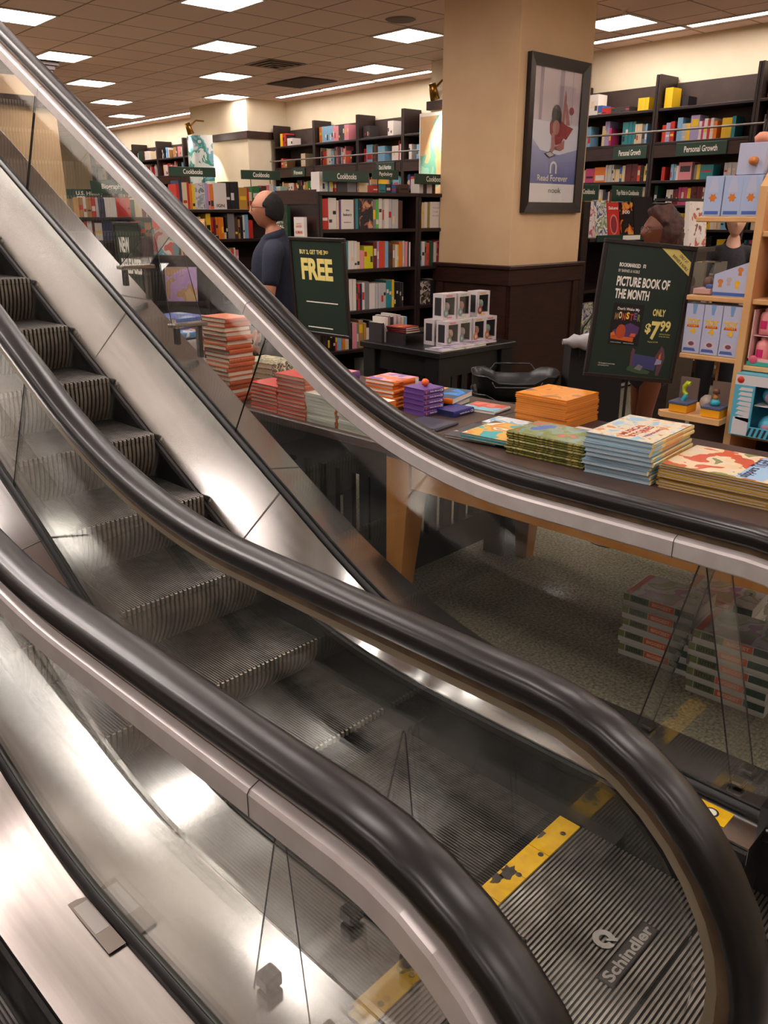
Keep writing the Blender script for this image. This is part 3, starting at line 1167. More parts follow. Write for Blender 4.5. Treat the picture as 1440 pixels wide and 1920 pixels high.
def sign_board(text, x, z, wd, ht, y, parent, legs=None, tw=.6):
    """green section sign, kept inside the case it is fixed to"""
    b = MB()
    b.box((x, y - .012, z), (x + wd, y, z + ht), GREEN, bev=.003)
    b.text(text, XZ(x + wd / 2, y - .0128, z + ht * .28), wd * tw, ht * .46, IVORY, .02, 'c')
    s = b.build('section_sign', parent)
    if legs:
        b = MB()
        for xx in (x + wd * .22, x + wd * .78):
            b.tube([(xx, y + .004, legs), (xx, y + .004, z + ht * .6)], .004, BLK, 6)
        b.build('sign_post', s)
    return s


RANDC = ['red', 'white', 'cream', 'black', 'navy', 'white', 'orange', 'yellow', 'pale grey', 'blue', 'brown', 'teal', 'maroon', 'tan', 'light blue', 'scarlet', 'white',
         'charcoal', 'pink', 'lavender', 'green', 'dark green', 'cream', 'grey', 'pale grey', 'magenta', 'white', 'white', 'cream', 'pink', 'pale grey', 'scarlet', 'light blue', 'yellow', 'tan', 'brown']


def rnd_band(r, cn):
    if r.random() < .6:
        bc = r.choice(['black', 'white', 'yellow', 'red', 'charcoal', 'cream'])
        if bc != cn:
            a = r.uniform(.12, .55)
            return (cmat(bc), a, a + r.uniform(.08, .35))
    return None


def fill(mb, M, x0, x1, z, y, hmax, r, dens=1.0, deep=.16, cols=None, wr=(.016, .042)):
    """a random run of books, into one mesh"""
    x = x0
    while x < x1 - .02:
        w_ = r.uniform(*wr)
        if r.random() < .16 * (2 - dens):
            x += r.uniform(.02, .10) * (2.2 - dens)
            continue
        if r.random() < .07:
            w_ = r.uniform(.12, .16)
            n = 1
        else:
            n = r.choice([1, 1, 1, 2, 3, 4])
        h = hmax * r.uniform(.68, .97)
        cn = r.choice(cols or RANDC)
        for k in range(n):
            if x + w_ > x1:
                break
            put_book(mb, x, y + r.uniform(0, .012), z, w_ - .0015, deep, h * r.uniform(.99, 1), cmat(cn), M, rnd_band(r, cn))
            x += w_
    return mb


# --- bookcases along the long wall (they look towards -u) -----------------
WRZ = -TH - pi / 2
WSH = [.12, .44, .76, 1.08, 1.36, 1.62, 1.865, 2.115, 2.50, 2.83]
WH = [.26, .26, .26, .24, .22, .21, .21, .20, .27, .22]
stuff = MB()
vb = [3.10, 4.21, 5.31, 6.40, 7.18]
vb2 = [8.18, 9.30, 10.30, 11.38, 12.5]
vb3 = [14.5, 15.6, 16.7, 17.8, 18.9, 20.0]
WLAB = {3.10: 'tall wall bookcase behind the toy shelves, with the ladder', 4.21: 'tall wall bookcase with the green personal growth sign above the woman',
        5.31: 'tall wall bookcase with a personal growth sign beside the poster column', 6.40: 'tall wall bookcase hidden behind the poster column',
        8.18: 'tall wall bookcase with pink and lime books, next to the hanging poster', 9.30: 'tall wall bookcase under the light strips, second from the hanging poster',
        10.30: 'tall wall bookcase with a row of light blue books up top', 11.38: 'tall wall bookcase with orange and red books up top',
        12.5: 'tall wall bookcase next to the round-topped pillar poster'}
rw = random.Random(21)
wall_cases = []
for vs_ in (vb, vb2, vb3):
    for v0, v1 in zip(vs_[:-1], vs_[1:]):
        wd = v1 - v0
        i3 = vs_ is vb3
        lab = WLAB.get(v0, 'far wall bookcase seen over the sloping handrail, %s from the pillar' % NTH[vb3.index(v0)] if i3 else 'tall dark wall bookcase')
        t = bookcase('wall_bookcase', lab, B(8.60, v1), WRZ, wd, .34, WSH, 3.10, 'bookcases along the back wall', header=(2.345, 2.47), toph=3.16)
        wall_cases.append((v0, v1, t))
        M = Matrix.Translation(B(8.60, v1)) @ Matrix.Rotation(WRZ, 4, 'Z')
        for q, (z, h) in enumerate(zip(WSH, WH)):
            if z < 1.0 and not (i3 is False and v0 < 6):
                continue
            if v0 == 6.40 or (q < 4 and v0 > 8):
                continue
            dens = .55 if q >= 8 else 1.0
            if (v0, q) in ((4.21, 9), (5.31, 9), (10.30, 9), (8.18, 9), (9.30, 9), (11.38, 9), (8.18, 8), (4.21, 8), (11.38, 8)):
                continue
            fill(stuff, M, .05, wd - .05, z, .05 if q < 8 else .09, h, rw, dens)


def run(mb, v1, z, items, x0=.06, y=.07):
    M = Matrix.Translation(B(8.60, v1)) @ Matrix.Rotation(WRZ, 4, 'Z')
    x = x0
    for (cn, w_, h, n) in items:
        if cn is None:
            x += w_
            continue
        for k in range(n):
            put_book(mb, x, y, z, w_ - .0015, .17, h, cmat(cn), M, rnd_band(rw, cn) if cn not in ('yellow', 'lime', 'magenta') else None)
            x += w_


# the shelves one can read in the photo
run(stuff, 5.31, 2.50, [('scarlet', .045, .17, 1), ('lavender', .05, .19, 1), ('red', .05, .2, 1), (None, .03, 0, 1), ('light blue', .03, .23, 2), ('pale grey', .05, .17, 1), ('yellow', .04, .17, 1), ('lavender', .10, .24, 1),
                        ('white', .03, .18, 1), ('magenta', .025, .18, 1), ('white', .04, .2, 1), ('red', .03, .19, 1), ('white', .035, .2, 1), ('orange', .04, .17, 1), (None, .05, 0, 1), ('yellow', .035, .19, 3), ('teal', .02, .2, 2)])
run(stuff, 5.31, 2.83, [('yellow', .09, .2, 1), (None, .12, 0, 1), ('black', .07, .1, 1)], .05)
run(stuff, 6.40, 2.83, [('white', .05, .22, 4), ('blue', .06, .1, 1), ('red', .06, .07, 2), ('charcoal', .06, .06, 4), (None, .1, 0, 1), ('yellow', .045, .13, 3)], .1)
run(stuff, 9.30, 2.50, [('white', .03, .2, 2), (None, .1, 0, 1), ('light blue', .03, .19, 3), ('scarlet', .03, .2, 2), ('white', .04, .22, 2), ('lime', .035, .18, 3), ('white', .05, .2, 2), ('pale grey', .05, .22, 2)])
run(stuff, 8.18 + 1.0, 2.50, [(None, .1, 0, 1), ('magenta', .05, .24, 4), ('lime', .04, .25, 5)], .55)
run(stuff, 9.30, 2.83, [(None, .6, 0, 1), ('pale grey', .05, .22, 3)])
run(stuff, 10.30, 2.83, [('charcoal', .03, .17, 5), (None, .4, 0, 1), ('white', .03, .2, 4)])
run(stuff, 11.38, 2.83, [('orange', .07, .23, 1), ('light blue', .04, .23, 7), ('pink', .035, .22, 4), ('charcoal', .035, .22, 4), ('pink', .035, .22, 3)])
run(stuff, 12.5, 2.83, [('yellow', .07, .2, 1), ('red', .05, .2, 2), ('black', .03, .18, 1), ('white', .05, .12, 3)], .1)
run(stuff, 12.5, 2.50, [('scarlet', .07, .15, 1), ('tan', .05, .12, 2), (None, .4, 0, 1), ('cream', .06, .2, 2)], .1)
wall_signs = {(4.21): ('Personal Growth', .30, .56), (5.31): ('Personal Growth', .62, .42), (9.30): ('Diet & Nutrition', .45, .4), (8.18): ('Health & Wellness', .5, .5), (11.38): ('Fitness', .52, .36)}
for v0, v1, t in wall_cases:
    if v0 in wall_signs:
        s, x, wd = wall_signs[v0]
        sign_board(s, x, 2.345, wd, .13, -.008, t, None, .66)

# ladder rail and ladder
b = MB()
for (a, c) in ((3.1, 7.15), (8.2, 12.5)):
    b2 = MB()
    b2.tube([B(8.52, a, 2.60), B(8.52, c, 2.60)], .011, mat('rail_grey', (128, 118, 112), .6, .3), 8)
    tag(b2.build('ladder_rail'), 'steel ladder rail along the wall bookcases %s' % ('right of the poster column' if a < 4 else 'behind the cookbook aisle'), 'rail')
t = thing('rolling_ladder', 'dark wooden rolling ladder leaning on the wall shelves at the frame edge', 'ladder', B(8.10, 4.0), WRZ)
for x in (0, .42):
    b = MB()
    b.tube([(x, -.18, 0), (x, .34, 2.62)], .022, CASE, 6)
    b.build('stile', t)
for k in range(8):
    q = (k + .6) / 8.2
    MB().box((0, -.2 + .54 * q, 2.62 * q), (.42, -.08 + .54 * q, 2.62 * q + .03), CASE).build('rung', t)

# --- individual books on the aisle cases ------------------------------------
BOOKN = 0
used_labels = {}


def shelf_books(M, z, items, where, group, x0, y=.035, deep=.17, loose=False):
    """items: (colour, width, height, n, face) -> one object per book"""
    global BOOKN
    x = x0
    seq = []
    for it in items:
        cn, w_, h = it[0], it[1], it[2]
        n = it[3] if len(it) > 3 else 1
        face = it[4] if len(it) > 4 else None
        for k in range(n):
            seq.append((cn, w_, h, face))
    names_ = [s[0] for s in seq if s[0]]
    j = -1
    for (cn, w_, h, face) in seq:
        if cn is None:
            x += w_
            continue
        j += 1
        if loose:
            put_book(stuff, x, y + (0 if face else rnd.uniform(0, .01)), z + .0015, w_ - .0015, .03 if face else deep, h, cmat(cn), M, None if face else rnd_band(rnd, cn))
            x += w_
            continue
        b = MB()
        band = rnd_band(rnd, cn)
        if face:
            put_book(b, 0, 0, 0, w_, .03, h, cmat(cn), None, None)
            face(b, w_, h)
        else:
            put_book(b, 0, 0, 0, w_ - .0015, deep, h * rnd.uniform(.985, 1.0), cmat(cn), None, band)
        o = b.build('book')
        o.matrix_world = M @ Matrix.Translation((x, y + (0 if face else rnd.uniform(0, .01)), z + .0015))
        x += w_
        if face:
            lab = '%s book facing out on %s' % (cn, where)
        else:
            lft = names_[j - 1] if j else None
            rgt = names_[j + 1] if j + 1 < len(names_) else None
            if lft == cn or rgt == cn:
                kk = sum(1 for q in names_[:j] if q == cn)
                lab = '%s %s book along %s' % (NTH[kk], cn, where)
            elif lft is None:
                lab = '%s book first on %s' % (cn, where)
            elif rgt is None:
                lab = '%s book last on %s' % (cn, where)
            else:
                lab = '%s book between %s and %s, %s' % (cn, lft, rgt, where)
        if lab in used_labels:
            lab = '%s %s book along %s' % (NTH[min(34, sum(1 for q in names_[:j] if q == cn))], cn, where)
            if lab in used_labels:
                lab = '%s book, %s along %s' % (cn, NTH[min(34, j)], where)
        used_labels[lab] = 1
        tag(o, lab, 'book', group)
        BOOKN += 1
    return x


def face_text(lines, col, bg=None):
    def f(b, w_, h):
        if bg is not None:
            b.quad((.004, -.0008, .004), (w_ - .004, -.0008, .004), (w_ - .004, -.0008, h - .004), (.004, -.0008, h - .004), bg)
        for (s, zz, ww, hh) in lines:
            b.text(s, XZ(w_ / 2, -.0016, h * zz), w_ * ww, h * hh, col, .02, 'c')
    return f


def face_art(m_):
    def f(b, w_, h):
        b.quad((.004, -.0008, .004), (w_ - .004, -.0008, .004), (w_ - .004, -.0008, h - .004), (.004, -.0008, h - .004), m_)
    return f


ART_DARK = art_mat('art_night_flowers', [(30, 28, 40), (40, 36, 44), (26, 24, 32), (150, 90, 70), (214, 150, 120)], 14)
ART_PAT = art_mat('art_red_marks', [(196, 60, 60), (120, 20, 26), (206, 70, 60), (90, 20, 24)], 26)
ART_COLL = art_mat('art_collage', [(224, 214, 204), (40, 36, 40), (170, 70, 50), (210, 180, 120), (60, 80, 60)], 16)
INK = mat('ink_dark', (44, 38, 40), .5)
REDINK = mat('ink_red', (200, 64, 40), .5)

TM = R(8)
MU, MV = 3.90, 5.86
mS = [.30, .655, .985, 1.33, 1.655]
MID1 = bookcase('aisle_bookcase', 'dark bookcase behind the green free-book sign, first bay of its aisle', B(MU, MV, 0, TM), -TM, 1.05, .32, mS, 1.915, 'cookbook aisle bookcases')
MID2 = bookcase('aisle_bookcase', 'dark bookcase bay running behind the boxed figures and the cream column', B(MU + 1.05, MV, 0, TM), -TM, 1.05, .32, mS, 1.915, 'cookbook aisle bookcases')
for t in (MID1, MID2):
    MB().box((.0, 0, 1.9155), (1.047, .32, 1.945), CASE, bev=.003).build('top_board', t)
MM = Matrix.Translation(B(MU, MV, 0, TM)) @ Matrix.Rotation(-TM, 4, 'Z')
G1 = 'books in the cookbook aisle'
c1 = 'behind the free-book sign'
shelf_books(MM, 1.655, [('red', .075, .235, 1), ('white', .042, .245, 2), ('cream', .022, .225), ('purple', .022, .225), ('white', .125, .23, 1, face_text([('the', .62, .3, .05), ('bakery', .42, .7, .12), ('baking', .2, .6, .05)], INK)),
                          ('brown', .024, .24), ('teal', .03, .24), ('charcoal', .15, .24, 1, face_art(ART_DARK)), ('grey', .032, .235), ('bright green', .034, .235), ('white', .038, .245), ('pale grey', .02, .24),
                          ('white', .05, .24, 1), ('pale grey', .036, .24, 3), ('brown', .05, .23, 1)], 'the top shelf ' + c1, G1, .035)
shelf_books(MM, 1.33, [('brown', .03, .24), ('black', .026, .25), ('charcoal', .026, .24), ('white', .034, .25), ('tan', .03, .235), ('green', .026, .24), ('navy', .032, .24), ('teal', .042, .225), ('white', .03, .23, 3), ('cream', .034, .22), ('pink', .04, .15),
                         ('lime', .034, .185, 3), ('maroon', .04, .215), ('lavender', .02, .22), ('scarlet', .07, .22), ('light blue', .038, .22), ('brown', .05, .2), ('tan', .024, .19), ('white', .026, .19), ('yellow', .02, .19), ('orange', .04, .215), ('pale grey', .024, .22), ('pink', .03, .215), ('black', .018, .22), ('white', .018, .21)],
            'the second shelf ' + c1, G1, .06)
shelf_books(MM, .985, [('orange', .03, .22), ('white', .036, .24), ('brown', .026, .23, 3), ('yellow', .036, .215), ('mint', .02, .21), ('maroon', .06, .265), ('white', .036, .265, 2), ('dark green', .02, .2), ('red', .024, .225), ('navy', .02, .225), ('white', .03, .23), ('grey', .05, .235), ('white', .034, .22, 2),
                         ('pale grey', .03, .215, 4), ('teal', .032, .235, 2), ('yellow', .026, .24), ('black', .022, .22, 3), ('charcoal', .02, .21, 2)], 'the third shelf ' + c1, G1, .05)
shelf_books(MM, .655, [('black', .026, .21, 4), ('scarlet', .022, .2), ('light blue', .05, .23), ('orange', .032, .2), ('cream', .042, .23), ('black', .036, .225), ('pink', .05, .225), ('grey', .022, .22), ('tan', .05, .245), ('ochre', .03, .215), ('white', .036, .17), ('navy', .05, .23), ('orange', .03, .13), ('maroon', .04, .215), ('mint', .09, .21), ('pale grey', .12, .18, 1, face_art(ART_COLL)), ('white', .05, .22)],
            'the fourth shelf ' + c1, G1, .05)
shelf_books(MM, .30, [('pale grey', .03, .2, 4), ('teal', .02, .19), ('grey', .03, .18, 2), (None, .2, 0), ('white', .034, .24, 6), (None, .1, 0), ('tan', .03, .2, 4)], 'the bottom shelf ' + c1, G1, .08)
M2 = MM @ Matrix.Translation((1.05, 0, 0))
c2 = 'beside the cream column'
shelf_books(M2, 1.655, [('yellow', .026, .19), ('cream', .03, .215), ('white', .036, .22), ('olive', .026, .215), ('white', .135, .22, 1, face_text([('You and', .75, .6, .05), ('I eat', .6, .4, .05), ('the same', .45, .6, .05)], mat('ink_grey', (150, 140, 130), .5))), ('pink', .04, .21), ('white', .05, .2)], 'the top shelf ' + c2, G1, .04)
shelf_books(M2, 1.33, [('light blue', .034, .21), ('white', .034, .21), ('grey', .02, .21), ('scarlet', .034, .2), ('dark green', .05, .215), ('pale grey', .03, .2), ('pink', .07, .21, 1, face_art(art_mat('art_pink_food', [(220, 190, 186), (190, 60, 50), (90, 60, 56), (222, 200, 190)], 16))), ('red', .05, .22)], 'the second shelf ' + c2, G1, .04)
shelf_books(M2, .985, [('charcoal', .13, .21, 1, face_art(art_mat('art_grey_photo', [(150, 130, 120), (60, 52, 48), (206, 190, 170), (40, 36, 34)], 18))), ('black', .1, .22), ('white', .03, .22)], 'the third shelf ' + c2, G1, .05)
# row of books standing on top of the aisle case
topM = MM @ Matrix.Translation((0, .05, 0))
shelf_books(topM, 1.945, [(None, .02, 0), ('white', .03, .15), ('pale grey', .026, .15, 2), ('teal', .018, .14), ('cream', .03, .14), ('red', .045, .13), ('charcoal', .1, .12, 1, face_art(ART_COLL)), ('grey', .1, .12, 1, face_art(art_mat('art_citrus', [(120, 110, 130), (226, 140, 30), (222, 200, 170), (70, 60, 60)], 20))), ('pink', .02, .12),
                            ('cream', .09, .14, 1, face_art(art_mat('art_lettuce', [(226, 216, 190), (222, 212, 190), (30, 90, 40), (226, 220, 200)], 18))), (None, .06, 0), ('red', .07, .06), ('teal', .07, .07), ('charcoal', .06, .07), ('blue', .05, .06), (None, .03, 0), ('brown', .12, .07)], 'the case top ' + c1, 'books on top of the cookbook aisle', .04, .03, .12, True)
shelf_books(topM, 1.945, [('white', .05, .12), ('charcoal', .04, .12), ('white', .03, .13, 2), ('maroon', .04, .12)], 'the case top ' + c2, 'books on top of the cookbook aisle', 1.12, .03, .12, True)


def aisle_sign(text, M, x, z, wd, ht, label, foot, y=.0, tw=.5):
    t = thing('aisle_sign', label, 'sign', M=M @ Matrix.Translation((x + wd / 2, y, foot)), group='green aisle signs')
    b = MB()
    b.box((-wd / 2, -.008, z - foot), (wd / 2, .008, z + ht - foot), GREEN, bev=.003)
    b.text(text, XZ(0, -.0088, z - foot + ht * .26), wd * tw, ht * .52, IVORY, .02, 'c')
    b.build('board', t)
    for xx in (-wd * .25, wd * .25):
        b = MB()
        b.tube([(xx, .013, 0), (xx, .013, z - foot + ht * .5)], .004, BLK, 6)
        b.build('post', t)


aisle_sign('Cookbooks', MM, .06, 2.02, .46, .085, 'green Cookbooks sign over the case behind the free-book sign', 1.9455, .03, .42)
aisle_sign('Cookbooks', MM, 1.02, 2.02, .46, .085, 'green Cookbooks sign half hidden by the cream column', 1.9455, .03, .45)
aisle_sign('Psychology', MM, .56, 2.05, .28, .075, 'green Psychology sign just past a Cookbooks sign', 1.9455, .035, .5)

# display end of the aisle case, looking towards the man -------------------
ME = MM @ Matrix.Translation((-.024, .642, 0)) @ Matrix.Rotation(-pi / 2, 4, 'Z')
t = thing('end_display', 'dark slatted end panel of the aisle case behind the man in navy', 'display panel', M=ME)
MB().box((0, 0, 0), (.64, .02, 1.94), CASE).build('panel', t)
b = MB()
for q in range(9):
    b.box((.0, -.006, .25 + q * .2), (.64, 0, .36 + q * .2), WOODD)
b.build('slat_front', t)
for z in (1.50, 1.12):
    MB().box((0, -.11, z - .014), (.64, -.006, z), CASE).build('ledge', t)
shelf_books(ME, 1.50, [('dark green', .26, .34, 1, face_text([('WE ARE', .66, .4, .05), ('MEANT TO', .58, .5, .05), ('HEAL', .48, .6, .07), ('HERE', .38, .6, .07)], IVORY, art_mat('art_green_fern', [(40, 56, 48), (34, 46, 40), (60, 80, 60), (44, 54, 48)], 14))), (None, .10, 0),
                        ('white', .15, .25, 1, face_text([('the Art of', .78, .5, .04), ('GOOD', .68, .6, .07), ('HUMANS', .48, .7, .1), ('being', .28, .4, .08)], REDINK))], 'the end panel behind the man', 'books on the aisle end panel', .06, -.085)
# second half of the aisle case (its back)
t = bookcase('aisle_bookcase', 'far side of the cookbook aisle case, its books facing away', B(MU, MV + .325, 0, TM), -TM, 2.1, .315, [.3, .655, .985, 1.33, 1.655], 1.915, 'cookbook aisle bookcases', True)
MB().box((.0, 0, 1.9155), (2.097, .315, 1.945), CASE).build('top_board', t)

# --- second aisle, partly behind the man ------------------------------------
LU, LV = 3.42, 7.53
ML = Matrix.Translation(B(LU, LV, 0, TM)) @ Matrix.Rotation(-TM, 4, 'Z')
lS = [.30, .62, .93, 1.24, 1.545, 1.815]
bookcase('aisle_bookcase', 'dark bookcase behind the man in navy, cookbooks along its top', B(LU, LV, 0, TM), -TM, 2.06, .32, lS, 1.80, 'cookbook aisle bookcases')
c3 = 'beyond the man'
xL = .035
shelf_books(ML, 1.815, [('red', .03, .22), ('navy', .03, .25), ('cream', .05, .235), ('red', .02, .235), ('orange', .024, .225), ('yellow', .03, .22), ('white', .10, .225, 1, face_art(art_mat('art_grey_plant', [(196, 190, 200), (150, 160, 160), (214, 206, 206), (120, 130, 130)], 16))), ('lavender', .034, .235), ('pink', .024, .225), ('orange', .034, .225),
                         ('white', .135, .235, 1, face_text([('IGN', .08, .6, .12)], INK, None)), ('black', .045, .25, 3), ('ochre', .09, .2, 1), ('red', .026, .2), ('cream', .034, .16), ('green', .08, .21), ('dark green', .024, .2), ('brown', .06, .22), ('pink', .03, .23), ('white', .05, .24), ('light blue', .03, .22), ('white', .05, .2), ('mint', .08, .22)], 'the top shelf ' + c3, 'books in the far aisle', xL, .035)
shelf_books(ML, 1.815, [('white', .05, .18), ('navy', .05, .17), ('cream', .04, .17), ('charcoal', .04, .16), ('olive', .04, .17), ('scarlet', .08, .17), ('white', .14, .19, 1, None), ('olive', .06, .13), ('tan', .09, .14), ('white', .08, .17)], 'the board past the man', 'books in the far aisle', 1.40, .035, .17, True)
shelf_books(ML, 1.545, [('brown', .03, .19), ('charcoal', .024, .18), ('brown', .05, .2), ('dark green', .024, .2), ('pale grey', .06, .205), ('pink', .03, .16), ('black', .022, .16), ('yellow', .05, .235), ('red', .026, .2), ('maroon', .024, .18), ('orange', .028, .2, 3), ('cream', .024, .06), ('black', .022, .2), ('grey', .038, .235, 2), ('brown', .034, .2), ('tan', .022, .18), ('black', .03, .2),
                         ('white', .02, .22), ('light blue', .045, .225), ('red', .05, .17)], 'the second shelf ' + c3, 'books in the far aisle', xL + .04, .035)
shelf_books(ML, 1.24, [('brown', .024, .2), ('cream', .024, .2), ('black', .034, .19), ('white', .028, .22), ('red', .028, .2), ('charcoal', .05, .2), ('lime', .03, .21), ('scarlet', .03, .21), ('white', .02, .22), ('pink', .03, .2)], 'the third shelf ' + c3, 'books in the far aisle', xL + .31, .035, .17, True)
shelf_books(ML, .93, [('orange', .05, .2), ('yellow', .06, .22), ('grey', .03, .2), ('tan', .06, .2), ('cream', .03, .19), ('charcoal', .03, .2)], 'the fourth shelf ' + c3, 'books in the far aisle', xL + .0, .035, .17, True)
shelf_books(ML, .62, [('olive', .05, .2), ('red', .03, .14), ('tan', .03, .2), ('white', .03, .2)], 'the fifth shelf ' + c3, 'books in the far aisle', xL + .05, .035, .17, True)
aisle_sign('Cookbooks', ML, .08, 2.11, .48, .085, 'green Cookbooks sign in front of the round pillar poster', 1.8155, .26, .42)
aisle_sign('Cookbooks', ML, .84, 2.10, .45, .085, 'green Cookbooks sign above the head of the man in navy', 1.8155, .26, .42)

# --- biography cases seen through the far glass -----------------------------
BU, BV = 3.10, 9.34
MBI = Matrix.Translation(B(BU, BV, 0, TM)) @ Matrix.Rotation(-TM, 4, 'Z')
bS = [.42, .72, 1.0, 1.26, 1.50, 1.74]
bookcase('aisle_bookcase', 'dark biography bookcase seen through the far balustrade glass', B(BU, BV, 0, TM), -TM, 1.15, .32, bS, 1.725, 'biography aisle bookcases')
c4 = 'the biography case'
shelf_books(MBI, 1.74, [('tan', .05, .2), ('white', .036, .21), ('tan', .05, .19), ('red', .05, .2), ('pale grey', .03, .2), ('navy', .07, .19), ('white', .125, .2, 1, face_art(art_mat('art_gold_lion', [(224, 214, 200), (226, 216, 204), (222, 170, 60), (228, 220, 210)], 9))), ('red', .12, .2, 1, face_art(art_mat('art_red_dark', [(170, 40, 28), (150, 34, 26), (110, 26, 20), (176, 44, 30)], 12))), ('scarlet', .04, .2), ('dark green', .05, .18), ('cream', .04, .2, 2), ('maroon', .05, .19)], 'the top shelf of ' + c4, 'books in the biography case', .05, .035, .17, True)
shelf_books(MBI, 1.50, [('charcoal', .03, .19), ('red', .04, .2), ('white', .05, .2), ('maroon', .03, .19), ('white', .08, .18), ('navy', .17, .2, 1, face_art(art_mat('art_navy_pink', [(44, 42, 66), (50, 46, 72), (190, 100, 130), (40, 40, 60)], 6))), ('tan', .12, .19), ('navy', .04, .2), ('scarlet', .036, .2, 3), ('dark green', .05, .19), ('tan', .08, .18)], 'the second shelf of ' + c4, 'books in the biography case', .05, .035, .17, True)
shelf_books(MBI, 1.26, [('maroon', .04, .19, 2), ('black', .05, .2, 2), ('navy', .05, .2), (None, .2, 0), ('tan', .05, .2), ('cream', .05, .2), ('light blue', .1, .2), ('white', .12, .2)], 'the third shelf of ' + c4, 'books in the biography case', .05, .035, .17, True)
aisle_sign('Biography', MBI, .26, 1.985, .48, .13, 'green Biography sign seen through the far balustrade glass', 1.74, .2, .5)
aisle_sign('U.S. History', MBI, .02, 1.93, .5, .10, 'green history sign just behind the biography sign', 1.74, .29, .6)

# all the remaining books: the long wall
tag(stuff.build('shelf_stock'), 'smaller far books filling the wall bookcases and distant aisle shelves', 'books', kind='stuff')

# --- hanging posters and spotlights by the pilasters -------------------------
t = thing('hanging_poster', 'round-topped white and teal hanging poster lit by a spotlight', 'poster', B(7.86, 13.72, 0), WRZ)
rows = []
for k in range(15):
    a = -1.15 + 2.3 * k / 14
    rows.append([(.42 * math.sin(a), -.42 * math.cos(a) * .8 + .2, z) for z in (1.95, 2.2, 2.5, 2.8, 3.03)])
MB().grid(rows, art_mat('art_teal_leaves', [(214, 220, 214), (206, 214, 208), (60, 140, 120), (120, 170, 190), (220, 224, 218)], 4.2), False, True).build('print', t)
MB().grid([[(p[0], p[1] + .004, p[2]) for p in r_] for r_ in rows], IVORY, False, True).build('backing', t)
t = thing('hanging_poster', 'tall peach and green hanging poster beside the cream column', 'poster', B(7.98, 7.98, 0), WRZ)
MB().box((-.30, -.01, 2.02), (.42, 0, 2.93), art_mat('art_green_lady', [(214, 170, 120), (216, 176, 130), (120, 180, 150), (150, 196, 170), (206, 190, 160)], 3.2)).build('print', t)
MB().box((-.33, .0, 1.98), (.45, .012, 2.97), IVORY).build('mount', t)
for (u, v, z, lab) in ((7.75, 13.75, 3.08, 'brass spotlight shining on the round-topped poster'), (7.80, 7.86, 3.10, 'brass spotlight beside the top of the cream column')):
    t = thing('spotlight', lab, 'spotlight', B(u, v, z), WRZ, 'brass spotlights')
    b = MB()
    BRS = mat('brass', (150, 110, 50), .3, 1.0)
    b.lathe([(.0, .16), (.045, .16), (.05, .08), (.06, -.02), (.056, -.02)], BRS, 16, Matrix.Rotation(.35, 4, 'X'))
    b.build('lamp_head', t)
    b = MB()
    b.tube([(0, .02, .12), (0, .12, .20), (0, .27, .2)], .014, BRS, 8)
    b.build('arm', t)
    b = MB()
    b.lathe([(.0, -.015), (.052, -.015)], mat('spot_glow', (255, 244, 230), .5, emit=(1, .93, .85, 40)), 16, Matrix.Rotation(.35, 4, 'X'))
    b.build('lens', t)
    L = bpy.data.lights.new('spot', 'SPOT')
    L.energy = 90
    L.color = (1, .93, .86)
    L.spot_size = R(60)
    L.shadow_soft_size = .05
    o = bpy.data.objects.new('spot_beam', L)
    COL.objects.link(o)
    o.parent = t
    o.location = (0, -.02, -.06)
    o.rotation_euler = (R(25), 0, 0)
# ------------------------------------------------------------------ display tables
TZ = .82


def slat_table(name, label, loc, lx, ly, h, rz=0, pitch=.115):
    """black table with slatted sides; lx along x, ly along y"""
    t = thing(name, label, 'table', loc, rz)
    MB().box((-.02, -.02, h - .045), (lx + .02, ly + .02, h), BLKW if name == 'figure_table' else TOPW, bev=.006).build('tabletop', t)
    for (x, y) in ((0, 0), (lx - .14, 0), (0, ly - .14), (lx - .14, ly - .14)):
        MB().box((x, y, 0), (x + .14, y + .14, h - .046), BLKW, bev=.004).build('leg', t)
    for y in (.03, ly - .08):
        b = MB()
        b.box((.14, y, h - .20), (lx - .14, y + .05, h - .046), BLKW)
        b.box((.14, y, .14), (lx - .14, y + .05, .30), BLKW)
        x = .14 + .05
        while x < lx - .2:
            b.box((x, y + .01, .30), (x + .062, y + .04, h - .20), BLKW)
            x += pitch
        b.build('slatted_end', t)
    for x in (.03,):
        b = MB()
        b.box((x, .14, h - .20), (x + .05, ly - .14, h - .046), BLKW)
        b.box((x, .14, .14), (x + .05, ly - .14, .30), BLKW)
        y = .14 + .05
        while y < ly - .2:
            b.box((x + .01, y, .30), (x + .04, y + .062, h - .20), BLKW)
            y += pitch
        b.build('slatted_side', t)
    return t


slat_table('display_table', 'black slatted display table behind the sloping glass, stacked with paperbacks', (2.535, 2.41, 0), 1.03, 1.55, TZ)
slat_table('display_table', 'black slatted table farther back, carrying the thick orange stack of novels', (2.46, 4.02, 0), 1.05, .9, TZ)
slat_table('figure_table', 'small black table of boxed vinyl figures in front of the cream column', (4.60, 3.90, 0), .86, .84, TZ, -R(3))
t = thing('display_table', 'oak-legged display table of picture books just beyond the far handrail', 'table', (2.47, -.60, 0))
LX, LY = 1.10, 2.98
MB().box((-.005, -.02, TZ - .035), (LX, LY, TZ), TOPW, bev=.005).build('tabletop', t)
for (y0, y1) in ((.02, .05), (LY - .05, LY - .02)):
    MB().box((.14, y0, TZ - .155), (LX - .14, y1, TZ - .036), OAK).build('apron', t)
for (x0, x1) in ((.01, .04), (LX - .05, LX - .02)):
    MB().box((x0, .14, TZ - .155), (x1, LY - .14, TZ - .036), OAK).build('apron', t)
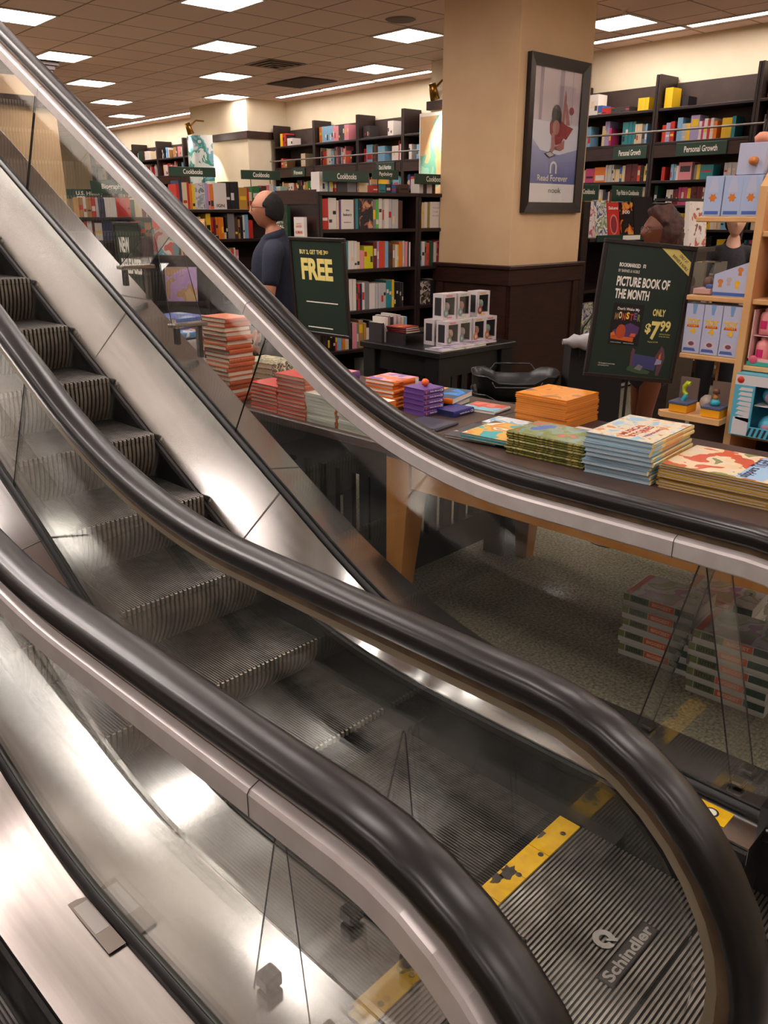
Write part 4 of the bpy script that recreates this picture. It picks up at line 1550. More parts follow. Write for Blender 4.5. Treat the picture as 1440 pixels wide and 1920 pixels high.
for (x, y, sx, sy) in ((0.0, 0, 1, 1), (LX - .13, 0, -1, 1), (0.0, LY - .13, 1, -1), (LX - .13, LY - .13, -1, -1)):
    b = MB()
    tp = [(x, y), (x + .13, y), (x + .13, y + .13), (x, y + .13)]
    k = .06
    ox, oy = (x if sx > 0 else x + k), (y if sy > 0 else y + k)
    bt = [(ox, oy), (ox + .07, oy), (ox + .07, oy + .07), (ox, oy + .07)]
    zt, zm = TZ - .036, TZ - .16
    v = [(p[0], p[1], zt) for p in tp] + [(p[0], p[1], zm) for p in tp] + [(p[0], p[1], 0) for p in bt]
    f = [(0, 1, 2, 3)] + [(4 + i, 4 + (i + 1) % 4, (i + 1) % 4, i) for i in range(4)] + [(8 + i, 8 + (i + 1) % 4, 4 + (i + 1) % 4, 4 + i) for i in range(4)] + [(11, 10, 9, 8)]
    b.add(v, f, OAK)
    b.build('leg', t)
OAKT = t

# ------------------------------------------------------------------ flat books
CACHE = {}


def flat_book(key, w, d, h, cm, pages=PAPER, hard=True, art=None, spine_text=None, spine=None, decor=None, edge=None):
    """lying book: spine on the -x side (x 0..w, y 0..d)"""
    if key in CACHE:
        return CACHE[key]
    b = MB()
    tk = .0022 if hard else .0008
    ov = .003 if hard else .0
    sp = spine or cm
    b.box((0, 0, 0), (w, d, tk), cm)
    b.box((0, 0, h - tk), (w, d, h), cm)
    # rounded spine
    sec = [(0.0, 0.0), (-.0028, h * .2), (-.0036, h * .5), (-.0028, h * .8), (0, h), (.003, h), (.003, 0)] if hard else [(0, 0), (0, h), (.0012, h), (.0012, 0)]
    b.prism([(p[0], p[1]) for p in sec], 0, d, sp, 'y')
    if art is not None:
        b.quad((.004, .004, h + .0006), (w - .004, .004, h + .0006), (w - .004, d - .004, h + .0006), (.004, d - .004, h + .0006), art)
    if decor:
        decor(b, w, d, h)
    me = b.mesh('book_cover')
    p = MB()
    p.box((.003, ov, tk), (w - ov, d - ov, h - tk), pages)
    pm = p.mesh('page_block')
    CACHE[key] = (me, pm)
    return CACHE[key]


def put_flat(ms, x, y, z, a, label, group, name='book'):
    o = bpy.data.objects.new(name, ms[0])
    COL.objects.link(o)
    o.location = (x, y, z)
    o.rotation_euler = (0, 0, a)
    tag(o, label, 'book', group)
    c = bpy.data.objects.new('page_block', ms[1])
    COL.objects.link(c)
    c.parent = o
    return o


def stack(n, ms, h, x, y, z, a, what, group, jit=.006, ja=.02, top=None, flip=None, gap=.0008):
    """books lying on each other; (x,y) is the corner of the book's own frame"""
    r = random.Random(int(x * 1000 + y * 77))
    for k in range(n):
        i = n - 1 - k
        m_ = top if (top and k == n - 1) else ms
        aa = a + r.uniform(-ja, ja)
        xx, yy = x + r.uniform(-jit, jit), y + r.uniform(-jit, jit)
        if flip and flip(k):
            m_ = flip(k)
        if n == 1:
            lab = what
        else:
            lab = what + ', ' + (ORD[i] if k else 'lowest one')
        put_flat(m_, xx, yy, z + .001 + k * (h + gap), aa, lab, group)
    return z + .001 + n * (h + gap)


def turned(ms_key, w, d):
    pass


H2 = pi / 2
# spine may face -x (a=0), -y (a=90), +x (a=180), +y (a=-90)
ORNG = mat('cover_rust_orange', (196, 92, 40), .5)


def spined(key, w, d, h, cm, side, **kw):
    """book whose footprint is w (x) by d (y) with the spine on the given side"""
    if side == '-x':
        return flat_book(key, w, d, h, cm, **kw), 0.0, (0, 0)
    if side == '+x':
        return flat_book(key, w, d, h, cm, **kw), pi, (w, d)
    if side == '-y':
        return flat_book(key, d, w, h, cm, **kw), H2, (w, 0)
    return flat_book(key, d, w, h, cm, **kw), -H2, (0, d)


def pile(n, key, w, d, h, cm, side, x, y, z, what, group, rot=0.0, jit=.005, ja=.02, topkw=None, gap=.0008, **kw):
    ms, a, (ox, oy) = spined(key, w, d, h, cm, side, **kw)
    tp = None
    if topkw is not None:
        k2 = dict(kw)
        k2.update(topkw)
        tp = spined(key + '_top', w, d, h, cm, side, **k2)[0]
    c, s = math.cos(rot), math.sin(rot)
    return stack(n, ms, h, x + ox * c - oy * s, y + ox * s + oy * c, z, a + rot, what, group, jit, ja, tp, None, gap)


def cover_text(lines):
    """lines: (text, x share, y share, width share, height share, colour, angle)"""
    def f(b, w, d, h):
        for (s, px_, py_, ww, hh, col, an) in lines:
            L = w if an == 0 else d
            b.text(s, XY(w * px_, d * py_, h + .0012, an), L * ww, (d if an == 0 else w) * hh, col, .03, 'c')
    return f


def spine_lines(lines):
    """print on the -x spine: (text, y share, length share, height share, colour) or (None, y0, y1, _, colour) for a band"""
    def f(b, w, d, h):
        for (s, a, c, hh, col) in lines:
            if s is None:
                b.quad((-.0042, d * c, h * .02), (-.0042, d * a, h * .02), (-.0042, d * a, h * .98), (-.0042, d * c, h * .98), col)
            else:
                M = Matrix(((0, 0, -1, -.0048), (-1, 0, 0, d * a), (0, 1, 0, h * (.5 - hh / 2)), (0, 0, 0, 1)))
                b.text(s, M, d * c, h * hh, col, .03, 'c')
    return f


def both(*fs):
    def f(b, w, d, h):
        for q in fs:
            q(b, w, d, h)
    return f


# --- back black table -----------------------------------------------------------
r = random.Random(5)
GB = 'rust orange novels'
z = TZ
hh = .0228
msA, aA, oA = spined('rust', .165, .225, hh, ORNG, '-y', pages=PAPER)
msB, aB, oB = spined('rust', .165, .225, hh, ORNG, '+y', pages=PAPER)
flips = {2, 3, 5, 8, 12, 13, 16}
for k in range(19):
    i = 18 - k
    ms, a, o = (msB, aB, oB) if i in flips else (msA, aA, oA)
    put_flat(ms, 2.53 + o[0] + r.uniform(-.008, .008), 3.60 + o[1] + r.uniform(-.008, .008) - .0, z + .001 + k * (hh + .0006), a + r.uniform(-.03, .03),
             'rust orange hardback in the tall stack by the sloping glass, ' + (ORD[i] if k else 'lowest one'), GB)
GW = 'thick pale boxed volumes'
pile(5, 'palebox', .17, .24, .055, cmat('pale grey'), '-y', 2.53, 4.05, TZ, 'thick grey white volume behind the rust orange stack', GW, .1, pages=PAPERG)
zt = TZ + .29
pile(1, 'bluestriped', .20, .28, .03, art_mat('art_stripes', [(190, 60, 50), (220, 214, 210), (90, 140, 190), (224, 220, 214)], 9), '-y', 2.53, 4.08, zt, 'red white and blue book lying on the pale volumes', 'books behind the rust stack', .1)
pile(1, 'blueset', .24, .30, .06, art_mat('art_blue_set', [(60, 96, 170), (80, 120, 190), (56, 70, 130), (160, 180, 210)], 8), '-y', 2.62, 4.22, zt + .033, 'big blue boxed set topping the stack behind the rust orange one', 'books behind the rust stack', .05, spine=cmat('blue'))

# --- front black table ------------------------------------------------------------
CORAL = mat('cover_coral', (206, 66, 56), .35)
GREYP = mat('cover_pale_grey_green', (206, 208, 194), .4)
PAGR = mat('pages_rosy', (214, 176, 150), .8)
pile(7, 'coral', .155, .22, .0185, CORAL, '-y', 2.555, 3.235, TZ, 'coral red novel in the lower coral stack', 'coral red novels', 0.0, .004, .015, pages=PAGR, spine=mat('spine_rust', (190, 90, 40), .4))
pile(11, 'coral', .155, .22, .0185, CORAL, '-y', 2.545, 3.003, TZ, 'coral red novel in the taller coral stack', 'coral red novels', 0.0, .004, .015, pages=PAGR, spine=mat('spine_rust'))
SPIR = spine_lines([(None, .80, .99, 0, mat('spiral_white', (226, 222, 212), .5))])
for (y, n) in ((2.790, 9), (2.555, 9)):
    ww = 'pale grey paperback in the stack %s' % ('next to the coral ones' if y > 2.7 else 'at the table corner, orange spines')
    pile(n, 'greypb%d' % int(y * 10), .165, .215, .0155, GREYP, '-y', 2.545, y, TZ, ww, 'pale grey paperbacks', 0, .004, .012, pages=mat('pages_green_grey', (202, 204, 188), .8), hard=False, spine=mat('cover_orange', PAL['orange'], .4))
# second row of the front table
pile(3, 'lightblue', .2, .25, .022, cmat('light blue'), '-y', 2.78, 3.27, TZ, 'pale blue picture book behind the coral stacks', 'books in the second row', .1, art=None, topkw=dict(art=art_mat('art_pale_sky', [(170, 200, 222), (196, 214, 226), (150, 184, 210)], 7)))
pile(1, 'maroonpb', .2, .25, .02, cmat('maroon'), '-y', 2.80, 3.29, TZ + .072, 'dark red flat book on the pale blue ones', 'books in the second row', .05, art=art_mat('art_maroon_mix', [(130, 40, 46), (170, 60, 60), (190, 170, 160)], 8))
pile(6, 'patterned', .2, .27, .03, art_mat('art_blackwhite', [(224, 214, 180), (60, 54, 44), (214, 200, 150), (90, 80, 60)], 26), '-y', 2.78, 3.55, TZ, 'black and cream patterned book beside the rust orange stack', 'books in the second row', .1, spine=art_mat('art_blackwhite'))
pile(2, 'yellowflat', .17, .23, .016, cmat('yellow'), '-y', 3.0, 3.62, TZ + .0, 'bright yellow book behind the patterned stack', 'books in the second row', .2)
z = TZ
PURP = cmat('purple')
ART_PURP = art_mat('art_purple_kids', [(120, 90, 160), (206, 150, 170), (226, 120, 50), (90, 70, 140)], 7)
z = pile(5, 'pinkpurple', .19, .19, .036, mat('cover_pink_purple', (206, 70, 110), .4), '-y', 2.79, 3.055, TZ, 'pink and purple board book in the stack behind the handrail', 'board books', .06, .005, .03, spine=PURP, topkw=dict(art=ART_PURP))
SPT = both(spine_lines([(None, .03, .16, 0, mat('spiral_white'))]))
ORB = mat('cover_bright_orange', (232, 112, 22), .4)
pile(7, 'orangeboard', .20, .20, .0205, ORB, '-y', 3.01, 2.855, TZ, 'bright orange board book with white end band, in its stack', 'board books', .02, .006, .03, decor=both(spine_lines([(None, .02, .15, 0, mat('spiral_white')), ('book', .72, .16, .4, INK)])), topkw=dict(art=ART_PURP))
pile(5, 'purplebox', .14, .15, .026, PURP, '-y', 3.02, 2.65, TZ, 'purple boxed book with orange dot, in the short purple stack', 'board books', -.06, .003, .02, pages=PURP, decor=spine_lines([('little library', .46, .5, .3, IVORY), ('o', .90, .08, .5, mat('cover_bright_orange')), ('CB', .13, .14, .45, IVORY)]))
pile(3, 'purplebox', .14, .15, .026, PURP, '-y', 3.245, 2.925, TZ, 'purple boxed book behind the short purple stack', 'board books', -.03, .003, .02, pages=PURP, decor=spine_lines([('little library', .46, .5, .3, IVORY), ('CB', .13, .14, .45, IVORY)]))
b = MB()
b.lathe([(0, 0), (.016, 0), (.02, .012), (.017, .026), (.006, .032), (0, .033)], mat('toy_orange', (236, 96, 40), .4), 12, Matrix.Rotation(.4, 4, 'X'))
tag(b.build('toy_figure', loc=(3.10, 2.72, TZ + .142)), 'small orange toy figure sitting on the purple boxed books', 'toy')
pile(1, 'navybox', .16, .12, .028, mat('cover_royal', (44, 48, 120), .4), '-y', 3.11, 2.53, TZ, 'dark blue boxed book in front of the blue board book', 'board books', 0, pages=cmat('navy'), decor=spine_lines([('twinkle little star', .48, .5, .3, IVORY), ('CB', .12, .14, .45, IVORY)]))
pile(1, 'blueboard', .25, .25, .03, mat('cover_sky_blue', (40, 130, 206), .4), '-x', 3.235, 2.635, TZ + .030, 'blue and orange board book with a big eye, propped on others', 'board books', .25, spine=ORB, art=art_mat('art_blue_penguin', [(40, 130, 206), (60, 80, 100), (48, 70, 92), (236, 160, 50)], 5))
pile(1, 'prop', .2, .2, .027, cmat('teal'), '-x', 3.255, 2.665, TZ, 'teal board book under the blue and orange one', 'board books', .2)
pile(1, 'redbluepb', .16, .2, .016, mat('cover_white_aqua', (206, 214, 214), .4), '-y', 3.30, 2.42, TZ, 'thin pale book with red and aqua cover beside the blue board book', 'board books', .1, art=art_mat('art_red_aqua', [(220, 130, 120), (206, 90, 70), (120, 190, 206), (226, 200, 196)], 6))

# --- oak table: picture books --------------------------------------------------------
GP = 'picture books on the oak table'
LYE = 2.375
pile(1, 'nightbook', .27, .27, .012, mat('cover_slate', (66, 68, 78), .35), '-y', 2.82, 2.06, TZ, 'slate grey picture book with a small pale bird, lying by the handrail', GP, .12, art=art_mat('art_slate_bird', [(66, 68, 78), (70, 72, 82), (62, 64, 74), (206, 180, 160)], 4))
pile(1, 'slate2', .19, .2, .012, mat('cover_slate'), '-y', 2.83, 2.41, TZ, 'slate grey picture book at the far end beside the purple boxes', GP, .1, art=art_mat('art_slate_bird'))
pile(2, 'lionbook', .29, .29, .0105, mat('cover_teal', PAL['teal'], .4), '-y', 2.815, 1.935, TZ + .0145, 'teal and gold picture book with a striped animal face', GP, .10, .004, .02, topkw=dict(art=art_mat('art_teal_gold', [(70, 170, 176), (226, 176, 90), (214, 150, 80), (240, 226, 200), (120, 80, 50)], 6)))
pile(1, 'birdbook', .15, .22, .011, mat('cover_pale_sky', (206, 220, 226), .35), '-y', 3.125, 2.14, TZ, 'white and blue picture book of small birds, before the amber stack', GP, .05, art=art_mat('art_small_birds', [(206, 220, 228), (224, 226, 222), (130, 180, 206), (228, 226, 220), (206, 170, 90)], 7))
pile(13, 'amber', .285, .29, .0098, mat('cover_amber', (228, 142, 40), .35), '+x', 3.285, 1.995, TZ, 'amber picture book in the thick stack before the baskets', GP, .0, .004, .012, pages=mat('pages_amber', (214, 150, 84), .7), topkw=dict(art=art_mat('art_amber_leaves', [(230, 150, 44), (226, 140, 40), (228, 148, 46), (232, 156, 54), (190, 116, 60), (140, 104, 96)], 9, .3, .4)))
ART_DINO = art_mat('art_jungle', [(196, 92, 80), (110, 124, 60), (130, 140, 76), (120, 150, 150), (140, 150, 90), (80, 104, 170)], 11, .3, .8)
pile(9, 'jungle', .24, .37, .0098, art_mat('art_olive_spine', [(120, 120, 50), (90, 90, 40), (150, 140, 70), (70, 70, 36)], 22), '-x', 2.79, 1.60, TZ, 'green jungle picture book in the low wide stack', GP, .03, .007, .015, pages=mat('pages_olive', (150, 140, 90), .8), topkw=dict(art=ART_DINO))
pile(1, 'pinkwhite', .2, .24, .014, mat('cover_blush', (232, 214, 212), .4), '-y', 3.14, 1.72, TZ, 'white and blush picture book between the amber and jungle stacks', GP, .0, art=art_mat('art_blush', [(234, 222, 220), (232, 216, 214), (206, 110, 120), (236, 226, 222)], 5))
CREAMC = mat('cover_cream_yellow', (232, 206, 140), .4)
ART_TREAS = art_mat('art_treasury', [(160, 196, 214), (216, 208, 190), (226, 214, 186), (222, 206, 170), (214, 150, 110)], 22, .3, .3)
TXT_T = cover_text([('MUSICAL', .5, .62, .5, .10, mat('print_brick', (178, 62, 46), .5), -H2), ('STORIES', .36, .62, .5, .10, mat('print_brick'), -H2), ('TREASURY', .22, .62, .42, .05, mat('print_brick'), -H2)])


def treas_spine(b, w, d, h):
    b.quad((-.0042, d * .72, h * .15), (-.0042, d * .3, h * .15), (-.0042, d * .3, h * .85), (-.0042, d * .72, h * .85), mat('spine_peach', (226, 168, 110), .4))
    b.quad((-.0042, d * .98, h * .15), (-.0042, d * .8, h * .15), (-.0042, d * .8, h * .85), (-.0042, d * .98, h * .85), mat('spine_aqua', (150, 196, 210), .4))


pile(9, 'treasury', .385, .275, .0172, mat('cover_mist_blue', (130, 164, 182), .35), '-y', 2.775, 1.315, TZ, 'mist blue and cream storybook in the tallest picture-book stack', GP, .05, .008, .02, pages=mat('pages_mist', (176, 190, 196), .6), spine=CREAMC, topkw=dict(art=ART_TREAS, decor=both(TXT_T, treas_spine)), decor=treas_spine)
ART_TIG = art_mat('art_tiger_tea', [(206, 84, 50), (196, 90, 60), (226, 200, 160), (222, 206, 176), (130, 140, 90)], 9, .3, .3)
def tig_panel(b, w, d, h):
    b.quad((w * .10, d * .04, h + .0009), (w * .34, d * .04, h + .0009), (w * .34, d * .96, h + .0009), (w * .10, d * .96, h + .0009), mat('panel_sky', (150, 186, 214), .4))


TIGT0 = cover_text([('TIGER', .22, .30, .36, .13, mat('print_navy', (30, 36, 70), .5), -H2), ('slippers', .22, .72, .42, .12, mat('print_navy'), -H2)])
TIGT = both(tig_panel, TIGT0)
pile(9, 'tiger', .335, .40, .0098, mat('cover_gold_olive', (180, 146, 60), .35), '-y', 2.805, .885, TZ, 'gold bordered picture book in the pale frame-edge stack', GP, .04, .006, .012, pages=mat('pages_cool', (206, 200, 200), .7), topkw=dict(art=ART_TIG, decor=TIGT))
pile(3, 'goldback', .28, .30, .012, mat('cover_gold_olive'), '-y', 3.20, .78, TZ, 'cream and gold picture book behind the gold bordered stack', GP, .04, .005, .02, topkw=dict(art=art_mat('art_cream_gold', [(230, 214, 170), (226, 206, 150), (214, 180, 90)], 5)))
pile(2, 'bluecream2', .26, .3, .012, cmat('light blue'), '-y', 2.84, .52, TZ, 'blue picture book nearest the frame edge', GP, .04)

# --- thick gift books on the floor ---------------------------------------------------
FGR = mat('cover_moss', (92, 96, 62), .45)
FART = art_mat('art_gift_cover', [(176, 170, 160), (150, 150, 110), (190, 180, 170), (170, 110, 140), (130, 130, 90)], 7)
FOR = mat('print_orange', (214, 92, 48), .5)
FDK = mat('print_forest', (44, 66, 52), .5)
def FSP(b, w, d, h):
    """broad printed spine over a pale lower half"""
    for (a_, c_, mm) in ((.0, .26, FDK), (.27, .62, FOR), (.63, .90, FGR), (.91, 1.0, mat('print_olive', (120, 122, 70), .5))):
        b.quad((-.0042, d * c_, h * .45), (-.0042, d * a_, h * .45), (-.0042, d * a_, h * .98), (-.0042, d * c_, h * .98), mm)
    for (s_, yy, ll, hh, col) in (('BIGGEST', .445, .27, .26, mat('print_peach', (236, 190, 160), .5)), ('2', .12, .05, .26, INK), ('LITTLE', .77, .2, .3, mat('print_ink_green', (40, 44, 34), .5))):
        M = Matrix(((0, 0, -1, -.0050), (-1, 0, 0, d * yy), (0, 1, 0, h * .58), (0, 0, 0, 1)))
        b.text(s_, M, d * ll, h * hh, col, .03, 'c')


def fcover(b, w, d, h):
    b.quad((.004, d * .90, h + .0012), (w - .004, d * .90, h + .0012), (w - .004, d - .004, h + .0012), (.004, d - .004, h + .0012), FOR)
    b.text('2', XY(w * .55, d * .18, h + .0014, -H2), d * .06, w * .12, INK, .03, 'c')


def fpages(b, w, d, h):
    for k in range(3):
        b.quad((w - .0028, d * .02, h * (.2 + .24 * k)), (w - .0028, d * .98, h * (.2 + .24 * k)), (w - .0028, d * .98, h * (.26 + .24 * k)), (w - .0028, d * .02, h * (.26 + .24 * k)), FOR)


GF = 'thick gift books on the floor'
for (x, y, n, lab) in ((2.95, 1.135, 5, 'moss green gift book in the farther front floor stack'), (2.85, .79, 5, 'moss green gift book in the nearest floor stack'), (3.26, 1.02, 4, 'moss green gift book in the rear floor stack')):
    pile(n, 'giftbook', .24, .30, .056, mat('cover_pale_card', (196, 190, 182), .5), '-x', x, y, 0, lab, GF, .06, .008, .03, decor=FSP, topkw=dict(art=FART, decor=both(FSP, fcover)), pages=mat('pages_white', (214, 206, 200), .7))

# ------------------------------------------------------------------ signs on stands
def stand_sign(label, P, yaw, pitch, roll, w, h, draw, pole=True, base_z=0.0):
    """framed poster on a thin pole"""
    M = Matrix.Translation(P) @ Matrix.Rotation(yaw, 4, 'Z') @ Matrix.Rotation(pitch, 4, 'X') @ Matrix.Rotation(roll, 4, 'Y')
    t = thing('stand_sign', label, 'sign', M=Matrix.Translation((P[0], P[1], base_z)) @ Matrix.Rotation(yaw, 4, 'Z'))
    Mi = t.matrix_world.inverted() @ M
    b = MB()
    e = .022
    for q in ((-w / 2 - e, -h / 2 - e, w / 2 + e, -h / 2), (-w / 2 - e, h / 2, w / 2 + e, h / 2 + e), (-w / 2 - e, -h / 2, -w / 2, h / 2), (w / 2, -h / 2, w / 2 + e, h / 2)):
        b.box((q[0], -.012, q[1]), (q[2], .012, q[3]), FRAMEB, Mi, bev=.003)
    b.build('frame', t)
    b = MB()
    b.box((-w / 2, -.004, -h / 2), (w / 2, .008, h / 2), GREEND, Mi)
    draw(b, Mi @ XZ(0, -.0052, 0), w, h)
    b.build('poster', t)
    if pole:
        b = MB()
        lo = Mi @ Vector((0, .012, -h / 2 + .05))
        b.tube([(lo.x, lo.y + .012, 0.012), (lo.x, lo.y + .012, lo.z * .5), (lo.x, lo.y + .012, lo.z + .1)], .009, FRAMEB, 8)
        b.build('pole', t)
        b = MB()
        b.lathe([(0, .012), (.10, .011), (.13, .006), (.13, 0), (0, 0)], FRAMEB, 24, Matrix.Translation((lo.x, lo.y + .012, 0)))
        b.build('foot', t)
    return t


def T(x, z):
    return Matrix.Translation((x, z, 0))


def draw_month(b, M, w, h):
    X = lambda s: -w / 2 + s * w
    Z = lambda s: h / 2 - s * h
    b.text('BOOKMARKED', M @ T(X(.17), Z(.165)), w * .25, h * .03, IVORY, .03)
    b.text('BY BARNES & NOBLE', M @ T(X(.17), Z(.205)), w * .25, h * .022, IVORY, .0)
    bk = [(X(.45), Z(.165)), (X(.45), Z(.135)), (X(.48), Z(.135)), (X(.48), Z(.165)), (X(.465), Z(.155))]
    b.poly([(p[0], p[1], .0) for p in bk], IVORY, M)
    b.poly([(p[0] * 1.0 + (.004 if i in (0, 1) else -.004 if i in (2, 3) else 0), p[1] + (-.004 if i in (1, 2) else .004), .0005) for i, p in enumerate(bk)], GREEND, M)
    b.text('PICTURE BOOK OF', M @ T(X(.17), Z(.31)), w * .63, h * .075, IVORY, .035)
    b.text('THE MONTH', M @ T(X(.17), Z(.405)), w * .41, h * .075, IVORY, .035)
    # yellow corner band
    band = mat('sign_gold', (214, 196, 112), .4)
    b.poly([(X(.63), Z(.0), .0005), (X(.83), Z(.0), .0005), (X(1), Z(.085), .0005), (X(1), Z(.19), .0005)], band, M)
    an = math.atan2(-.19 * h, .37 * w)
    b.text('ONLY AT', M @ T(X(.90), Z(.075)) @ Matrix.Translation((0, 0, .001)) @ Matrix.Rotation(an, 4, 'Z'), w * .13, h * .022, INK, .02, 'c')
    b.text('BARNES & NOBLE', M @ T(X(.865), Z(.105)) @ Matrix.Translation((0, 0, .001)) @ Matrix.Rotation(an, 4, 'Z'), w * .25, h * .022, INK, .02, 'c')
    b.text('ONLY', M @ T(X(.66), Z(.515)), w * .15, h * .055, GOLD, .035)
    b.text('$', M @ T(X(.60), Z(.66)), w * .07, h * .085, GOLD, .04)
    b.text('7', M @ T(X(.67), Z(.70)), w * .11, h * .145, GOLD, .04)
    b.text('99', M @ T(X(.775), Z(.63)), w * .125, h * .085, GOLD, .035)
    b.text('with the Purchase', M @ T(X(.78), Z(.655)), w * .13, h * .012, GOLD, .0)
    b.text('of Any Kids Book', M @ T(X(.78), Z(.675)), w * .13, h * .012, GOLD, .0)
    b.text('Regular $17.99', M @ T(X(.66), Z(.725)), w * .12, h * .014, GOLD, .0)
    # the pictured book: dark cover with a generic bedtime scene
    x0_, x1_, z0_, z1_ = X(.18), X(.55), Z(.76), Z(.44)
    q = lambda s, u: (x0_ + (x1_ - x0_) * s, z0_ + (z1_ - z0_) * u)

    def pp(pts, mm, k=1):
        b.poly([(*q(*p), .0006 * k) for p in pts], mm, M)
    pp([(0, 0), (1, 0), (1, 1), (0, 1)], mat('cover_night', (18, 14, 18), .4), 1)
    pp([(.06, .16), (.10, .34), (.30, .42), (.62, .55), (.94, .46), (.92, .30), (.80, .16)], mat('print_violet', (84, 54, 104), .4), 2)
    pp([(.06, .16), (.04, .26), (.14, .32), (.24, .18)], mat('print_pumpkin', (214, 110, 40), .4), 3)
    pp([(.06, .13), (.8, .09), (.8, .2), (.5, .2), (.1, .22)], mat('print_amber', (206, 92, 34), .4), 3)
    pp([(.36 + .16 * math.cos(k), .32 + .18 * math.sin(k)) for k in [2 * pi * i / 12 for i in range(12)]], mat('print_rust', (176, 70, 34), .4), 4)
    pp([(.66, .22), (.84, .22), (.86, .3), (.70, .3)], mat('print_amber'), 4)
    for i, ch in enumerate('MONSTER'):
        cc = [(150, 110, 60), (226, 206, 160), (200, 80, 40), (236, 190, 50), (190, 60, 50), (120, 90, 130), (120, 130, 70)][i]
        qq = q(.09 + .122 * i, .60 + (.03 if i % 2 else 0))
        b.text(ch, M @ Matrix.Translation((qq[0], qq[1], .0025)), (x1_ - x0_) * .10, (z1_ - z0_) * .17, mat('print_letter_%d' % i, cc, .4), .04)
    qq = q(.5, .82)
    b.text("Don't Wake My", M @ Matrix.Translation((qq[0], qq[1], .0025)), (x1_ - x0_) * .72, (z1_ - z0_) * .09, IVORY, .02, 'c')
    for s in (.08, .5):
        qq = q(s, .04)
        b.text('written and drawn', M @ Matrix.Translation((qq[0], qq[1], .0025)), (x1_ - x0_) * .34, (z1_ - z0_) * .025, IVORY, 0)
    b.text('Offer while supplies last, see store for details', M @ T(X(.11), Z(.925)), w * .20, h * .014, IVORY, 0)
    b.text('participating stores', M @ T(X(.11), Z(.94)), w * .13, h * .012, IVORY, 0)
    # little wooden bed
    q2 = lambda s, u: (X(.46) + w * .44 * s, Z(.985) + h * .25 * u)

    def bp_(pts, mm, k=1):
        b.poly([(*q2(*p), .0006 * k) for p in pts], mm, M)
    WD = mat('print_bedwood', (96, 62, 70), .4)
    bp_([(.07, .2), (.13, .2), (.15, .78), (.08, .84), (.05, .7)], WD)
    bp_([(.82, .02), (.90, .02), (1.0, .62), (.94, .86), (.86, .98), (.74, .66), (.70, .52), (.8, .4)], WD)
    bp_([(.82, .52), (.88, .56), (.88, .78), (.83, .66)], mat('print_pumpkin'), 2)
    bp_([(.12, .28), (.76, .16), (.80, .44), (.72, .60), (.14, .66)], mat('print_quilt', (62, 64, 110), .4), 2)
    bp_([(.74, .36), (.92, .40), (.92, .52), (.78, .56)], mat('print_pillow', (150, 146, 170), .4), 3)
    bp_([(.0, .12), (.3, .04), (.6, .04), (.66, .14), (.4, .22), (.16, .28), (.02, .24)], mat('print_shrub', (62, 84, 58), .4), 3)
    bp_([(.2, .18), (.38, .14), (.44, .28), (.30, .34)], mat('print_rockgrey', (120, 112, 116), .4), 4)


stand_sign('green picture-book-of-the-month sign on a pole behind the oak table', (4.08, 2.09, 1.29), R(-44), R(-3.5), R(5.4), .445, .66, draw_month)


def draw_free(b, M, w, h):
    X = lambda s: -w / 2 + s * w
    Z = lambda s: h / 2 - s * h
    b.text('BUY 2, GET THE 3', M @ T(X(.16), Z(.15)), w * .50, h * .055, GOLD, .03)
    b.text('RD', M @ T(X(.665), Z(.13)), w * .06, h * .03, GOLD, .03)
    b.text('FREE', M @ T(X(.17), Z(.42)), w * .62, h * .235, GOLD, .045)
    for (a, zz, c) in ((.22, .67, .85), (.22, .955, .72)):
        b.quad((X(a), Z(zz), 0), (X(c), Z(zz), 0), (X(c), Z(zz - .012), 0), (X(a), Z(zz - .012), 0), IVORY, M)


stand_sign('green buy-two-get-the-third-free sign beside the man in navy', (3.78, 4.27, 1.31), R(-86), R(4.5), R(.5), .47, .60, draw_free)


def draw_new(b, M, w, h):
    X = lambda s: -w / 2 + s * w
    Z = lambda s: h / 2 - s * h
    b.text('NEW', M @ T(X(.14), Z(.34)), w * .42, h * .19, IVORY, .04)
    b.text('RELEASES', M @ T(X(.14), Z(.60)), w * .80, h * .19, IVORY, .04)


stand_sign('dark green new-releases sign seen through the far balustrade glass', (3.71, 6.60, 1.36), R(-93), R(2), R(0), .44, .66, draw_new)

# rack of face-out children's books under the handrail
MR = Matrix.Translation((3.23, 5.60, 0)) @ Matrix.Rotation(R(-48), 4, 'Z')
t = thing('book_rack', 'dark stepped rack of face-out books seen through the far balustrade glass', 'rack', M=MR)
for x in (0, .46):
    MB().box((x, 0, 0), (x + .02, .45, 1.62), CASE).build('side_panel', t)
for k, z in enumerate((.82, 1.15, 1.48)):
    MB().box((.022, .05 + .08 * k, z - .02), (.458, .16 + .08 * k, z), CASE).build('tier', t)
MB().box((.022, .43, .0), (.458, .45, 1.62), CASE).build('back_panel', t)
GR = 'face-out books on the stepped rack'


def rack_book(x, k, w, h, m_, cn, lab):
    b = MB()
    put_book(b, 0, 0, 0, w, .02, h, cmat(cn))
    face_art(m_)(b, w, h)
    o = b.build('book')
    o.matrix_world = MR @ Matrix.Translation((x, .055 + .08 * k, (.82, 1.15, 1.48)[k] + .004)) @ Matrix.Rotation(-.12, 4, 'X')
    tag(o, lab, 'book', GR)


